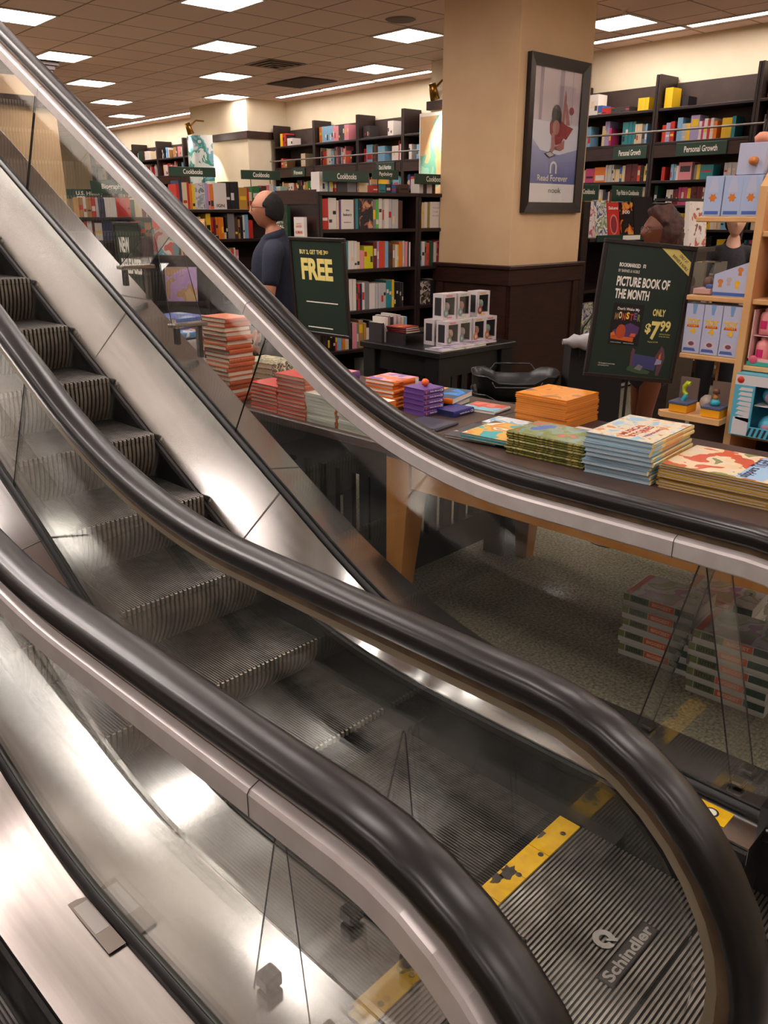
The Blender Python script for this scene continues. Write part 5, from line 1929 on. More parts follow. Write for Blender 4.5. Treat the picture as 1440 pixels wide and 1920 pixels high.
rack_book(.12, 1, .24, .25, art_mat('art_lilac_bears', [(176, 140, 190), (186, 150, 196), (180, 140, 96), (206, 170, 120)], 9), 'lavender', 'lilac children\'s book with golden figures, facing out on the stepped rack')
rack_book(.03, 0, .19, .22, art_mat('art_brown_figures', [(150, 110, 70), (190, 150, 90), (90, 60, 70), (200, 170, 120)], 9), 'tan', 'brown and gold children\'s book on the lowest tier of the rack')
rack_book(.235, 0, .20, .19, art_mat('art_orange_blot', [(214, 110, 40), (206, 100, 36), (130, 70, 50), (226, 130, 60)], 6), 'orange', 'orange children\'s book on the lowest tier of the rack')
rack_book(.03, 2, .19, .26, art_mat('art_teal_red', [(90, 150, 160), (206, 190, 180), (190, 70, 60), (80, 120, 130)], 9), 'teal', 'teal and red children\'s book on the top tier of the rack')
rack_book(.24, 2, .19, .26, art_mat('art_blue_tan', [(170, 190, 206), (206, 160, 110), (226, 180, 120), (120, 150, 170)], 7), 'tan', 'blue and tan children\'s book on the top tier of the rack')
# ------------------------------------------------------------------ toy shelves (look towards -x)
TRZ = -pi / 2
TM4 = Matrix.Translation((4.20, 1.905, 0)) @ Matrix.Rotation(TRZ, 4, 'Z')
t = thing('toy_shelf_unit', 'light maple toy shelf unit at the right edge, two bays', 'shelf unit', M=TM4)
def side(x, ztop, z0=0):
    b = MB()
    b.prism([(0, z0), (.40, z0), (.40, ztop + .14), (.16, ztop + .14), (0, ztop - .02)], x, x + .036, MAPLE, 'x')
    return b
side(.300, 1.92).build('side_panel', t)
side(1.30, 1.92).build('side_panel', t)
for z in (1.765, 1.385, 1.088):
    MB().box((.0, .012, z - .026), (.299, .26, z), MAPLE, bev=.004).build('shelf', t)
MB().prism([(-.02, .0), (-.05, -.05), (-.02, -.085), (.299, -.085), (.299, .27), (-.02, .27)], .757, .785, MAPLE, 'z').build('shelf', t)
MB().box((.0, .0, .38), (.299, .26, .406), MAPLE).build('shelf', t)
for z in (1.70, 1.385, 1.062, .72, .38):
    MB().box((.337, .012, z - .026), (1.299, .38, z), MAPLE, bev=.004).build('shelf', t)
MB().box((.337, .381, 0), (1.299, .399, 2.0), mat('shelf_back', (60, 40, 32), .6)).build('back_panel', t)
MB().box((-.005, .262, 0), (.299, .278, .75), mat('shelf_back')).build('back_panel', t)
b = MB()
b.tube([(.12, .25, .79), (.12, .25, 1.06)], .006, mat('maple_dark', (170, 126, 80), .5), 6)
b.build('rear_rod', t)


def tplace(o, x, y, z, rz=0.0):
    o.matrix_world = TM4 @ Matrix.Translation((x, y, z)) @ Matrix.Rotation(rz, 4, 'Z')
    return o


LAV = mat('box_lavender', (186, 190, 214), .4)
LAVS = mat('box_sky', (120, 158, 206), .4)
BOXB = mat('box_blue_print', (70, 100, 170), .4)
TY = mat('logo_yellow', (236, 184, 40), .4)
TR = mat('logo_red', (206, 56, 36), .4)
for k, lab in enumerate(('lavender toy box with yellow and red logo, beside the green sign', 'lavender toy box with yellow and red logo, middle of three', 'lavender toy box with yellow and red logo, against the maple panel')):
    w_, h_, d_ = .094, .252, .085
    bt = thing('toy_box', lab, 'toy box', group='lavender toy boxes')
    tplace(bt, .006 + .0975 * k, .02, 1.090)
    b = MB()
    b.box((0, 0, 0), (w_, d_, h_), LAV, bev=.0015)
    for (a, c) in ((.36, .60),):
        b.poly([(w_ * .36, -.0006, h_), (w_ * .64, -.0006, h_), (w_ * .56, -.0006, h_ * .80), (w_ * .42, -.0006, h_ * .80)], LAVS)
    b.poly([(w_ * .06, -.0006, h_ * .05), (w_ * .8, -.0006, h_ * .05), (w_ * .7, -.0006, h_ * .11), (w_ * .1, -.0006, h_ * .11)], BOXB)
    b.poly([(w_ * (.5 + .30 * math.cos(q)), -.0007, h_ * (.20 + .07 * math.sin(q))) for q in [2 * pi * i / 14 for i in range(14)]], mat('box_pinkwhite', (214, 190, 200), .4))
    b.poly([(w_ * (.5 + .17 * math.cos(q)), -.0009, h_ * (.20 + .045 * math.sin(q))) for q in [2 * pi * i / 10 for i in range(10)]], mat('box_plum', (120, 76, 90), .4))
    b.poly([(w_ * .14, -.0008, h_ * .535), (w_ * .84, -.0008, h_ * .535), (w_ * .80, -.0008, h_ * .585), (w_ * .18, -.0008, h_ * .585)], TR)
    b.text('TOY', XZ(w_ * .5, -.0012, h_ * .585), w_ * .74, h_ * .115, TY, .05, 'c')
    b.text('STORY', XZ(w_ * .5, -.0014, h_ * .547), w_ * .54, h_ * .034, TY, .04, 'c')
    b.text('4', XZ(w_ * .5, -.0012, h_ * .405), w_ * .34, h_ * .125, TY, .06, 'c')
    b.build('printed_carton', bt)
    MB().box((.002, .002, -.0008), (w_ - .002, d_ - .002, .012), BOXB).build('tray', bt)
# display box and clear case above
bt = thing('toy_display_box', 'pale blue slant-topped display box with orange and yellow toy prints', 'toy box')
tplace(bt, .125, .03, 1.3865)
b = MB()
b.prism([(0, 0), (.168, 0), (.168, .17), (0, .105)], 0, .12, LAV, 'y')
b.quad((.0, -.0006, .004), (.168, -.0006, .004), (.168, -.0006, .02), (.0, -.0006, .02), BOXB)
for (cx_, cz_, mm) in ((.035, .062, mat('toy_tan', (206, 126, 60), .4)), (.078, .072, mat('toy_greywhite', (190, 170, 170), .4)), (.12, .058, TY), (.128, .122, mat('toy_tan'))):
    b.poly([(cx_ + .014 * math.cos(q), -.0008, cz_ + .010 + .012 * math.sin(q)) for q in [2 * pi * i / 12 for i in range(12)]], mm)
    b.poly([(cx_ - .009, -.0008, cz_ - .018), (cx_ + .009, -.0008, cz_ - .018), (cx_ + .007, -.0008, cz_), (cx_ - .007, -.0008, cz_)], mm)
b.build('printed_carton', bt)
bt = thing('toy_case', 'clear plastic case of small toys beside the slant-topped box', 'toy box')
tplace(bt, .008, .04, 1.3865)
MB().box((0, 0, 0), (.105, .16, .16), ACRYL).build('clear_shell', bt)
b = MB()
b.box((.006, .01, .0015), (.099, .15, .03), mat('toy_skinpink', (214, 170, 160), .5), bev=.004)
b.lathe([(0, .03), (.024, .034), (.026, .06), (.018, .08), (0, .086)], mat('toy_brown', (110, 70, 54), .5), 12, Matrix.Translation((.05, .09, 0)))
b.box((.06, .03, .03), (.095, .07, .05), BOXB, bev=.004)
b.build('contents', bt)
# boxes on the upper shelf
for k, (x, lab) in enumerate(((.02, 'light blue toy box with orange emblem, open end of the upper maple shelf'), (.115, 'light blue toy box with orange emblem, middle of the upper maple shelf'), (.205, 'light blue toy box with orange emblem, against the tall maple panel'))):
    bt = MB()
    bt.box((0, 0, 0), (.09, .09, .185), mat('box_paleblue', (170, 186, 218), .4), bev=.0015)
    bt.poly([(.035, -.0006, .184), (.055, -.0006, .184), (.07, -.0006, .11), (.02, -.0006, .11)], LAV)
    pts = [(.045 + (.022 if i % 2 == 0 else .014) * math.cos(2 * pi * i / 12), -.0008, .085 + (.022 if i % 2 == 0 else .014) * math.sin(2 * pi * i / 12)) for i in range(12)]
    bt.poly(pts, mat('emblem_orange', (206, 120, 40), .4))
    bt.quad((.01, -.0006, .008), (.08, -.0006, .008), (.08, -.0006, .024), (.01, -.0006, .024), BOXB)
    o = bt.build('toy_box')
    tplace(o, x, .03, 1.7665)
    tag(o, lab, 'toy box', 'light blue toy boxes')
bt = MB()
bt.box((0, 0, 0), (.13, .08, .14), LAV, bev=.002)
bt.lathe([(0, 0), (.02, .0), (.018, .03), (0, .034)], mat('toy_tan'), 12, Matrix.Translation((.08, 0, .06)) @ Matrix.Rotation(pi / 2, 4, 'X'))
bt.lathe([(0, .14), (.035, .142), (.04, .165), (.02, .185), (0, .188)], mat('toy_peach', (226, 150, 120), .5), 14, Matrix.Translation((.09, .04, 0)))
o = bt.build('toy_box')
tplace(o, .16, .04, 1.954)
tag(o, 'lavender toy box with a peach cap, lying on the upper shelf boxes', 'toy box')
# open trays with plastic toys
YO = mat('tray_amber', (236, 166, 30), .4)
for (x, lab, grn) in ((.01, 'open amber toy tray holding a lime and aqua plastic toy', True), (.185, 'open amber toy tray holding a small aqua figure', False)):
    bt = thing('toy_tray', lab, 'toy', group='amber toy trays')
    tplace(bt, x, -.06, .7865)
    b = MB()
    b.box((0, 0, 0), (.10, .12, .042), YO, bev=.003)
    b.box((-.003, -.003, .042), (.103, .123, .056), mat('tray_slate', (86, 92, 120), .4), bev=.002)
    b.box((.0, .112, .056), (.10, .123, .17), mat('tray_card', (120, 100, 90), .5))
    b.build('tray', bt)
    b = MB()
    if grn:
        b.tube([(.05, .05, .056), (.06, .05, .075), (.065, .055, .09)], .012, mat('toy_aqua', (60, 176, 196), .35), 10)
        b.tube([(.065, .055, .088), (.05, .055, .105), (.048, .055, .13), (.066, .055, .15), (.08, .055, .148)], [.012, .01, .011, .015, .012], mat('toy_lime', (190, 206, 40), .35), 10)
    else:
        b.lathe([(0, .056), (.022, .058), (.026, .074), (.016, .088), (0, .09)], mat('toy_aqua'), 14, Matrix.Translation((.05, .05, 0)))
        b.lathe([(0, .088), (.012, .09), (.014, .105), (.006, .118), (0, .12)], mat('toy_tan'), 12, Matrix.Translation((.05, .05, 0)))
        b.lathe([(0, .118), (.018, .119), (.015, .14), (0, .146)], mat('toy_brown'), 12, Matrix.Translation((.05, .05, 0)))
    b.build('toy', bt)
b = MB()
b.lathe([(0, 0), (.02, .004), (.036, .02), (.042, .042), (.036, .064), (.02, .08), (0, .084)], mat('ball_pearl', (196, 186, 176), .2), 18)
tag(tplace(b.build('toy_ball'), .150, .10, .7865), 'pearly toy ball between the amber trays', 'toy')
b = MB()
b.tube([(0, 0, .02), (.06, .02, .03), (.12, .0, .02), (.16, .03, .05)], [.012, .018, .016, .01], mat('toy_green', (96, 190, 40), .35), 10)
b.box((.13, .0, 0), (.19, .05, .09), mat('toy_green'), bev=.006)
b.lathe([(0, .03), (.02, .032), (.022, .05), (0, .06)], TR, 12, Matrix.Translation((-.01, 0, 0)))
tag(tplace(b.build('toy_figure'), .03, .02, .4075), 'bright green plastic toy on the lowest maple shelf', 'toy')
# second bay
EGP = mat('egg_pink', (236, 84, 124), .3)
bt = thing('toy_egg', 'large pink egg-shaped toy with white label band, cut by the frame edge', 'toy')
tplace(bt, .485, .13, 1.3865)
b = MB()
prof = [(.0, .0), (.05, .003), (.085, .03), (.104, .08), (.108, .12), (.098, .17), (.074, .215), (.04, .245), (.014, .256)]
b.lathe(prof, EGP, 28)
b.build('shell', bt)
b = MB()
b.grid([[(r_ * 1.008 * math.cos(a), r_ * 1.008 * math.sin(a), z + .012 * math.sin(2 * a)) for a in [pi + .2 + (pi * .8) * k / 10 for k in range(11)]] for r_, z in ((.106, .135), (.101, .16), (.092, .182))], mat('egg_label', (240, 206, 216), .4), False, True)
b.build('label_band', bt)
b = MB()
b.lathe([(.014, .254), (.018, .262), (.014, .278), (0, .282)], mat('egg_cap', (244, 190, 190), .4), 14)
b.build('knob', bt)
b = MB()
for k in range(22):
    a = 2 * pi * k / 22
    z_ = .02 + .03 * ((k * 7) % 3) / 2
    r_ = .09 if z_ < .03 else .10
    b.lathe([(0, .001), (.008, 0), (0, -.001)], mat('egg_spot', (150, 60, 110), .4), 8, Matrix.Translation((r_ * math.cos(a), r_ * math.sin(a), z_)) @ Matrix.Rotation(a, 4, 'Z') @ Matrix.Rotation(pi / 2, 4, 'Y'))
b.build('spot_print', bt)
PNK = mat('bottle_pink', (236, 150, 150), .35)
PNKD = mat('bottle_print', (206, 40, 110), .4)
bt = thing('toy_carton', 'mint and pink open carton standing on the right-hand maple shelf', 'toy box')
tplace(bt, .352, .02, 1.0645)
b = MB()
AQ = mat('carton_aqua', (60, 170, 150), .4)
b.box((0, 0, 0), (.55, .012, .034), mat('carton_rose', (236, 190, 186), .4))
b.box((.0, -.001, .0), (.55, 0, .02), AQ)
b.box((0, .012, .0), (.55, .16, .006), mat('carton_rose'))
b.box((0, .0, .006), (.006, .16, .27), mat('carton_rose'))
b.box((0, .155, .006), (.55, .16, .27), mat('carton_grey', (90, 100, 100), .5))
b.box((.006, .02, .1425), (.55, .154, .146), mat('carton_rose'))
b.lathe([(0, .002), (.02, .001), (.021, 0)], mat('carton_badge', (214, 90, 120), .4), 14, Matrix.Translation((.03, -.002, .03)) @ Matrix.Rotation(pi / 2, 4, 'X'))
b.build('carton', bt)
for rowk, z_ in enumerate((.0065, .1465)):
    for k in range(5):
        x_ = .05 + .082 * k
        bb = MB()
        bb.lathe([(0, 0), (.031, .002), (.034, .02), (.034, .088), (.03, .104), (.016, .112), (.014, .118)], PNK, 16)
        bb.grid([[(.0345 * math.cos(a), .0345 * math.sin(a), zz) for a in [pi * 1.3 + .25 * q for q in range(5)]] for zz in (.03, .05, .07)], PNKD, False, True)
        bb.lathe([(.014, .116), (.018, .118), (.012, .130), (0, .131)], mat('bottle_cap', (226, 170, 166), .4), 12)
        o = bb.build('toy_bottle')
        tplace(o, .352 + x_, .075, 1.0665 + z_)
        tag(o, 'pink bottle-shaped toy on the %s row of the mint carton, %s from the maple panel' % (('lower', 'upper')[rowk], NTH[k]), 'toy', 'pink bottle toys')
bt = thing('toy_carton', 'aqua striped open carton of blue balls on the lower right-hand shelf', 'toy box')
tplace(bt, .342, -.06, .7225)
b = MB()
AQB = mat('carton_skyaqua', (90, 176, 200), .4)
b.box((0, 0, 0), (.56, .01, .05), AQB)
for k in range(22):
    b.poly([(.012 + .025 * k, -.0006, .004), (.024 + .025 * k, -.0006, .004), (.036 + .025 * k, -.0006, .046), (.024 + .025 * k, -.0006, .046)], mat('carton_ink', (40, 60, 70), .4))
b.box((0, 0, .05), (.10, .01, .255), AQB)
b.box((0, 0, .255), (.56, .01, .305), mat('carton_white', (214, 210, 210), .4))
b.box((0, 0, .305), (.56, .19, .31), AQB)
b.box((0, .18, 0), (.56, .19, .305), AQB)
b.box((0, .01, 0), (.004, .18, .305), AQB)
b.box((0, .01, 0), (.56, .18, .004), AQB)
b.box((.10, .02, .155), (.56, .18, .159), mat('carton_white'))
for k in range(7):
    b.poly([(.02, -.0007, .228 - .024 * k), (.09, -.0007, .228 - .026 * k), (.09, -.0007, .244 - .024 * k), (.035, -.0007, .244 - .024 * k)], mat('carton_white'))
b.quad((.012, -.0007, .004), (.09, -.0007, .004), (.09, -.0007, .092), (.012, -.0007, .092), mat('carton_white'))
b.lathe([(0, .002), (.016, .001), (.017, 0)], TR, 14, Matrix.Translation((.025, -.001, .28)) @ Matrix.Rotation(pi / 2, 4, 'X'))
b.build('carton', bt)
for rowk, z_ in enumerate((.006, .1605)):
    for k in range(4):
        bb = MB()
        q = [( .05 * math.sin(pi * i / 10), .05 - .05 * math.cos(pi * i / 10)) for i in range(11)]
        bb.lathe(q, mat('ball_aqua', (80, 176, 206), .3), 18)
        bb.lathe([(0, .0515), (.02, .047), (.026, .043)], mat('ball_print', (190, 150, 170), .4), 12, Matrix.Translation((0, 0, .05)) @ Matrix.Rotation(pi / 2 + .3, 4, 'X') @ Matrix.Translation((0, 0, -.0)))
        o = bb.build('toy_ball')
        tplace(o, .342 + .165 + .104 * k, .02, .7225 + z_)
        tag(o, 'aqua blue ball toy on the %s striped carton row, %s from its label' % (('lower', 'upper')[rowk], NTH[k]), 'toy', 'aqua blue balls')
b = MB()
b.box((0, 0, 0), (.34, .2, .16), mat('bag_rose', (206, 100, 120), .35), bev=.04)
b.lathe([(0, .002), (.05, .001), (.052, 0)], mat('bag_green', (90, 120, 100), .4), 16, Matrix.Translation((.14, -.001, .07)) @ Matrix.Rotation(pi / 2, 4, 'X'))
tag(tplace(b.build('toy_bag'), .37, .03, .4075), 'rose pink toy bag with a green disc on the bottom right-hand shelf', 'toy')
b = MB()
b.box((0, 0, 0), (.3, .12, .15), PNK, bev=.01)
b.quad((.03, -.0006, .02), (.27, -.0006, .02), (.27, -.0006, .08), (.03, -.0006, .08), PNKD)
tag(tplace(b.build('toy_box'), .40, .05, 1.7015), 'pink toy box at the frame edge above the pink egg', 'toy box')

# ------------------------------------------------------------------ cookbook fixture behind the month sign
FX = Matrix.Translation(B(6.925, 4.52, 0, TC)) @ Matrix.Rotation(-TC, 4, 'Z')
t = thing('cookbook_stand', 'dark sloping cookbook stand behind the picture-book sign', 'bookcase', M=FX)
K = 1.37
for x in (0, 1.52):
    MB().box((x, 0, 0), (x + .10, .62, 1.885), CASE, bev=.005).build('side_panel', t)
MB().box((.101, .60, 0), (1.52 - .001, .62, 1.86), CASE).build('back_panel', t)
for z in (1.555, 1.08, .60, .06):
    MB().box((.101, -.02 if z > 1.5 else .0, z - .03), (1.52 - .001, .598, z), CASE).build('shelf', t)
b = MB()
b.box((.20, -.034, 1.522), (1.36, -.021, 1.582), GREEN)
b.box((.48 * K, -.036, 1.532), (.72 * K, -.034, 1.574), IVORY)
b.build('price_strip', t)
MB().box((.101, -.012, .03), (1.52 - .001, -.001, .062), mat('strip_pale', (150, 146, 138), .5)).build('price_strip', t)
GCK = 'cookbooks on the sloping stand'


def fx_book(x, z, w, h, m_, cn, lab, lines=None, tilt=-.16, y=.06):
    b = MB()
    w, h = w * K, h * K
    put_book(b, 0, 0, 0, w, .025, h, cmat(cn))
    if m_:
        face_art(m_)(b, w, h)
    if lines:
        face_text(lines, IVORY)(b, w, h)
        if cn == 'red':
            b.poly([(w * (.5 + .34 * math.cos(q)), -.0012, h * (.36 + .30 * math.sin(q))) for q in [2 * pi * i / 20 for i in range(20)]], mat('cover_salmon', (214, 130, 120), .4))
            b.poly([(w * (.5 + .27 * math.cos(q)), -.0016, h * (.36 + .25 * math.sin(q))) for q in [2 * pi * i / 20 for i in range(20)]], mat('cover_wine', (140, 44, 50), .4))
    o = b.build('book')
    o.matrix_world = FX @ Matrix.Translation((x * K, y, z + .006)) @ Matrix.Rotation(tilt, 4, 'X')
    tag(o, lab, 'book', GCK)


fx_book(.10, 1.555, .125, .24, art_mat('art_white_berries', [(222, 206, 206), (230, 220, 216), (190, 90, 100), (216, 190, 190)], 11), 'white', 'white and berry cookbook at the end of the sloping stand')
fx_book(.23, 1.555, .16, .25, art_mat('art_garden', [(190, 196, 180), (120, 140, 100), (226, 220, 200), (70, 90, 140), (206, 200, 190)], 11), 'cream', 'garden-photo cookbook beside the red one on the sloping stand')
fx_book(.40, 1.555, .155, .235, None, 'red', 'red cookbook with a pink oval on the sloping stand', [('Salumi', .80, .8, .09)])
fx_book(.56, 1.555, .19, .24, art_mat('art_fire_grill', [(22, 18, 18), (30, 22, 20), (18, 14, 14), (200, 100, 40), (220, 150, 60)], 9), 'black', 'black cookbook with flame-coloured print on the sloping stand', [('100', .66, .5, .10)])
fx_book(.76, 1.555, .28, .28, None, 'black', 'plain black large cookbook nearest the woman')
t = thing('book_pedestal', 'slim dark pedestal holding up a white cookbook beside the maple shelf', 'stand', (6.30, 2.86, 0), -TC)
MB().box((-.02, .04, 0), (.36, .26, 1.50), CASE).build('column_box', t)
MB().box((-.03, -.02, 1.50), (.37, .28, 1.53), CASE).build('ledge', t)
b = MB()
put_book(b, 0, 0, 0, .30, .03, .33, cmat('white'))
face_art(art_mat('art_food_white', [(120, 70, 60), (224, 216, 210), (228, 220, 214), (220, 212, 206), (222, 214, 208), (180, 90, 70)], 12))(b, .30, .33)
o = b.build('book')
o.matrix_world = Matrix.Translation((6.32, 2.90, 1.536)) @ Matrix.Rotation(-TC, 4, 'Z') @ Matrix.Rotation(-.08, 4, 'X')
tag(o, 'white cookbook of small food photos on the slim pedestal', 'book', GCK)
fx_book(.42, .06, .20, .22, art_mat('art_teal_white', [(60, 160, 150), (50, 150, 140), (210, 206, 196), (190, 150, 140)], 6), 'teal', 'teal and white book low on the stand, seen under the sign', None, -.05)
fx_book(.14, .60, .15, .25, art_mat('art_garden'), 'tan', 'patterned cookbook on the middle shelf of the sloping stand', None, -.05)
for (x, lab) in ((.03 * K, 'green cookbook-picks sign half hidden by the column'), (.64 * K, 'green cookbook-picks sign above the woman\'s forehead')):
    ts = thing('shelf_sign', lab, 'sign', M=FX @ Matrix.Translation((x, .26, 1.893)), group='cookbook picks signs')
    b = MB()
    b.box((0, 0, .0), (.58, .014, .15), GREEN, bev=.002)
    b.text('Top Picks in Cookbooks', XZ(.29, -.001, .05), .44, .06, IVORY, .02, 'c')
    b.build('board', ts)
    b = MB()
    b.tube([(.588, .007, 0), (.588, .007, .15)], .007, CHROME, 8)
    b.build('post', ts)
MB().box((.101, .20, 1.871), (1.52 - .001, .40, 1.8895), CASE).build('top_board', t)

# ------------------------------------------------------------------ baskets, tote and stand
def tray(bm, z, s=1.0):
    rows = []
    N = 40
    for (k, dz) in ((.80, 0.0), (.84, .01), (.96, .13), (1.04, .20), (1.07, .203), (1.05, .19), (.95, .125), (.82, .014)):
        row = []
        for i in range(N):
            a = 2 * pi * i / N
            c, s_ = math.cos(a), math.sin(a)
            ex = (abs(c) ** .5) * (1 if c >= 0 else -1)
            ey = (abs(s_) ** .5) * (1 if s_ >= 0 else -1)
            dip = -.045 * math.exp(-((abs(s_) - 1) / .05) ** 2) if dz > .1 else 0
            row.append((.27 * k * ex, .19 * k * ey, z + dz + dip))
        rows.append(row)
    bm.grid(rows, BLK, True, True)
    bm.add(rows[0], [tuple(range(N))[::-1]], BLK)
    bm.add([(p[0], p[1], p[2] + .001) for p in rows[-1]], [tuple(range(N))], BLK)
GBK = 'black shopping baskets'
for k in range(6):
    b = MB()
    tray(b, 0)
    o = b.build('shopping_basket', loc=(4.46, 3.12, .002 + k * .1195), rz=R(-50))
    hb = MB()
    hb.tube([(-.16, -.205, .165), (-.14, -.225, .135), (.14, -.225, .135), (.16, -.205, .165)], .006, mat('basket_handle', (44, 44, 46), .25), 8)
    hb.tube([(-.16, .205, .165), (-.12, .226, .215), (.12, .226, .215), (.16, .205, .165)], .006, mat('basket_handle'), 8)
    hb.build('handle', o)
    tag(o, 'black shopping basket in the stack by the column, %s' % ORD[5 - k], 'basket', GBK)
t = thing('tote_bag', 'black tote bag with looped handles and crumpled white bag, behind the sign', 'bag', (4.78, 2.74, 0), R(-44))
b = MB()
b.prism([(-.19, 0), (.19, 0), (.17, .98), (-.17, .98)], -.09, .09, mat('tote_black', (20, 18, 20), .7), 'y')
b.build('bag_body', t)
b = MB()
b.tube([(-.12, -.092, .92), (-.11, -.095, 1.10), (-.04, -.095, 1.20), (.04, -.095, 1.20), (.11, -.095, 1.10), (.12, -.092, .92)], .008, BLK, 8)
b.build('handle', t)
b = MB()
r8 = random.Random(3)
rows = []
for i in range(13):
    x = -.24 + .42 * i / 12
    rr = .022 + .028 * math.sin(pi * i / 12) + r8.uniform(-.012, .012)
    rows.append([(x, -.13 + rr * math.cos(2 * pi * k / 12) * (1 + r8.uniform(-.15, .15)), 1.02 + rr * math.sin(2 * pi * k / 12) * (1.1 + r8.uniform(-.15, .15))) for k in range(12)])
b.grid(rows, mat('plastic_white', (176, 172, 174), .35), True, True)
b.build('white_bag', t)

# ------------------------------------------------------------------ vinyl figures in window boxes
FM = Matrix.Translation((4.60, 3.90, TZ)) @ Matrix.Rotation(-R(3), 4, 'Z')
WBX = mat('box_white_card', (206, 196, 196), .4)
FRD = [(120, 140, 130), (120, 140, 130), (150, 60, 50), (120, 130, 100), (120, 140, 130), (190, 110, 60), (190, 110, 60), (120, 150, 60)]


def figure_box(x, y, z, k, lab, rz=0.0):
    w_, d_, h_ = .145, .11, .192
    t = thing('figure_box', lab, 'toy box', M=FM @ Matrix.Translation((x, y, z)) @ Matrix.Rotation(rz, 4, 'Z'), group='white window boxes of vinyl figures')
    b = MB()
    e = .018
    b.box((0, 0, 0), (w_, d_, .03), WBX)
    b.box((0, 0, h_ - .028), (w_, d_, h_), WBX)
    b.box((.001, d_ - .003, .03), (w_ - .001, d_ - .0005, h_ - .028), mat('box_inner', (40, 38, 40), .6))
    for xx in (.0012, w_ - .0032):
        b.box((xx, .02, .03), (xx + .002, d_ - .003, h_ - .028), mat('box_inner'))
    for xx in (0, w_ - e):
        b.box((xx, 0, .03), (xx + e, .004, h_ - .028), WBX)
        b.box((0 if xx == 0 else w_ - .003, .0, .03), (.003 if xx == 0 else w_, .022, h_ - .028), WBX)
        b.box((0 if xx == 0 else w_ - .003, d_ - .018, .03), (.003 if xx == 0 else w_, d_, h_ - .028), WBX)
    cc = FRD[k % 8]
    pm = mat('box_disc_%d' % k, cc, .4)
    b.poly([(.030 + .026 * math.cos(q), -.001, .05 + .034 * math.sin(q)) for q in [2 * pi * i / 16 for i in range(16)]], pm)
    b.poly([(.030 + .012 * math.cos(q), -.0016, .05 + .014 * math.sin(q)) for q in [2 * pi * i / 12 for i in range(12)]], mat('box_disc_pale', (190, 180, 170), .4))
    b.quad((.03, -.0008, h_ - .022), (.10, -.0008, h_ - .022), (.10, -.0008, h_ - .010), (.03, -.0008, h_ - .010), mat('box_title_%d' % (k % 3), [(206, 120, 130), (170, 190, 140), (206, 170, 110)][k % 3], .4))
    b.quad((.04, -.0008, .008), (.095, -.0008, .008), (.095, -.0008, .022), (.04, -.0008, .022), mat('box_title_%d' % (k % 3)))
    b.build('carton', t)
    MB().box((e, .0005, .03), (w_ - e, .002, h_ - .028), WIN).build('window', t)
    b = MB()
    b.lathe([(0, .031), (.018, .032), (.02, .045), (.014, .062), (.012, .066)], mat('fig_body_%d' % (k % 4), [(70, 70, 90), (120, 60, 50), (80, 100, 80), (60, 50, 50)][k % 4], .5), 12, Matrix.Translation((w_ / 2, .048, 0)))
    b.lathe([(0, .062), (.024, .064), (.033, .08), (.033, .105), (.024, .122), (0, .126)], mat('fig_head_%d' % (k % 4), [(176, 160, 150), (190, 130, 110), (150, 170, 150), (190, 150, 120)][k % 4], .5), 16, Matrix.Translation((w_ / 2, .048, 0)))
    b.build('figure', t)


for k in range(4):
    figure_box(.22 + .151 * k, .13 + .012 * (k % 2), .001, k + 3, 'white window box on the lower row, %s counted from the white books' % NTH[k])
for k in range(4):
    figure_box(.22 + .151 * k, .262, .001, k, 'white window box on the rear lower row, %s counted from the white books' % NTH[k])
for k, (x, y) in enumerate(((.25, .20), (.402, .19), (.62, .18))):
    figure_box(x, y, .1945, k, 'white window box on the upper row, %s counted from the white books' % NTH[k])
pl = MB()
pl.box((0, 0, 0), (.5, .2, .012), mat('display_riser', (40, 34, 34), .4))
o = pl.build('display_riser')
o.matrix_world = FM @ Matrix.Translation((.05, .42, .075))
for k in range(2):
    pass
tag(o, 'thin dark riser shelf behind the window boxes', 'riser')
b = MB()
for xx in (.0, .48):
    b.box((xx, 0, 0), (xx + .02, .2, .0745), mat('display_riser'))
o2 = b.build('riser_leg', o)
o2.location = (0, 0, -.075)
GFB = 'books on the figure table'
for k, (x, cn, h) in enumerate(((.02, 'charcoal', .15), (.06, 'white', .19), (.0875, 'grey', .2), (.12, 'charcoal', .19), (.15, 'pale grey', .21), (.20, 'pale grey', .2), (.235, 'cream', .18), (.27, 'light blue', .18))):
    b = MB()
    put_book(b, 0, 0, 0, .026, .15, h, cmat(cn), None, None)
    o = b.build('book')
    o.matrix_world = FM @ Matrix.Translation((x, .64, .002))
    tag(o, '%s book standing at the back of the figure table, %s along' % (cn, NTH[k]), 'book', GFB)
for k in range(4):
    ms = flat_book('mag', .24, .18, .010, cmat('pale grey'), hard=False, art=art_mat('art_lilac_print', [(206, 196, 206), (190, 176, 200), (120, 100, 120), (214, 206, 210)], 9))
    M_ = FM @ Matrix.Translation((.02 + .13 * k, -.01 - .005 * k, .002)) @ Matrix.Rotation(.04 * k - .03, 4, 'Z')
    if k in (1, 3):
        M_ = FM @ Matrix.Translation((.03 + .13 * k, -.005, .0145)) @ Matrix.Rotation(.05, 4, 'Z')
    o = put_flat(ms, 0, 0, 0, 0, 'flat lilac and white book at the front of the figure table, %s along' % NTH[k], GFB)
    o.matrix_world = M_
for k in range(3):
    ms = flat_book('redslim', .16, .2, .014, cmat('maroon'), art=art_mat('art_red_figures', [(206, 90, 80), (190, 60, 60), (226, 140, 60), (200, 180, 160)], 9))
    o = put_flat(ms, 0, 0, 0, 0, 'dark red flat book on the riser of the figure table, %s' % ORD[2 - k], GFB)
    o.matrix_world = FM @ Matrix.Translation((.07, .42, .0885 + .0155 * k)) @ Matrix.Rotation(.05 * k, 4, 'Z')
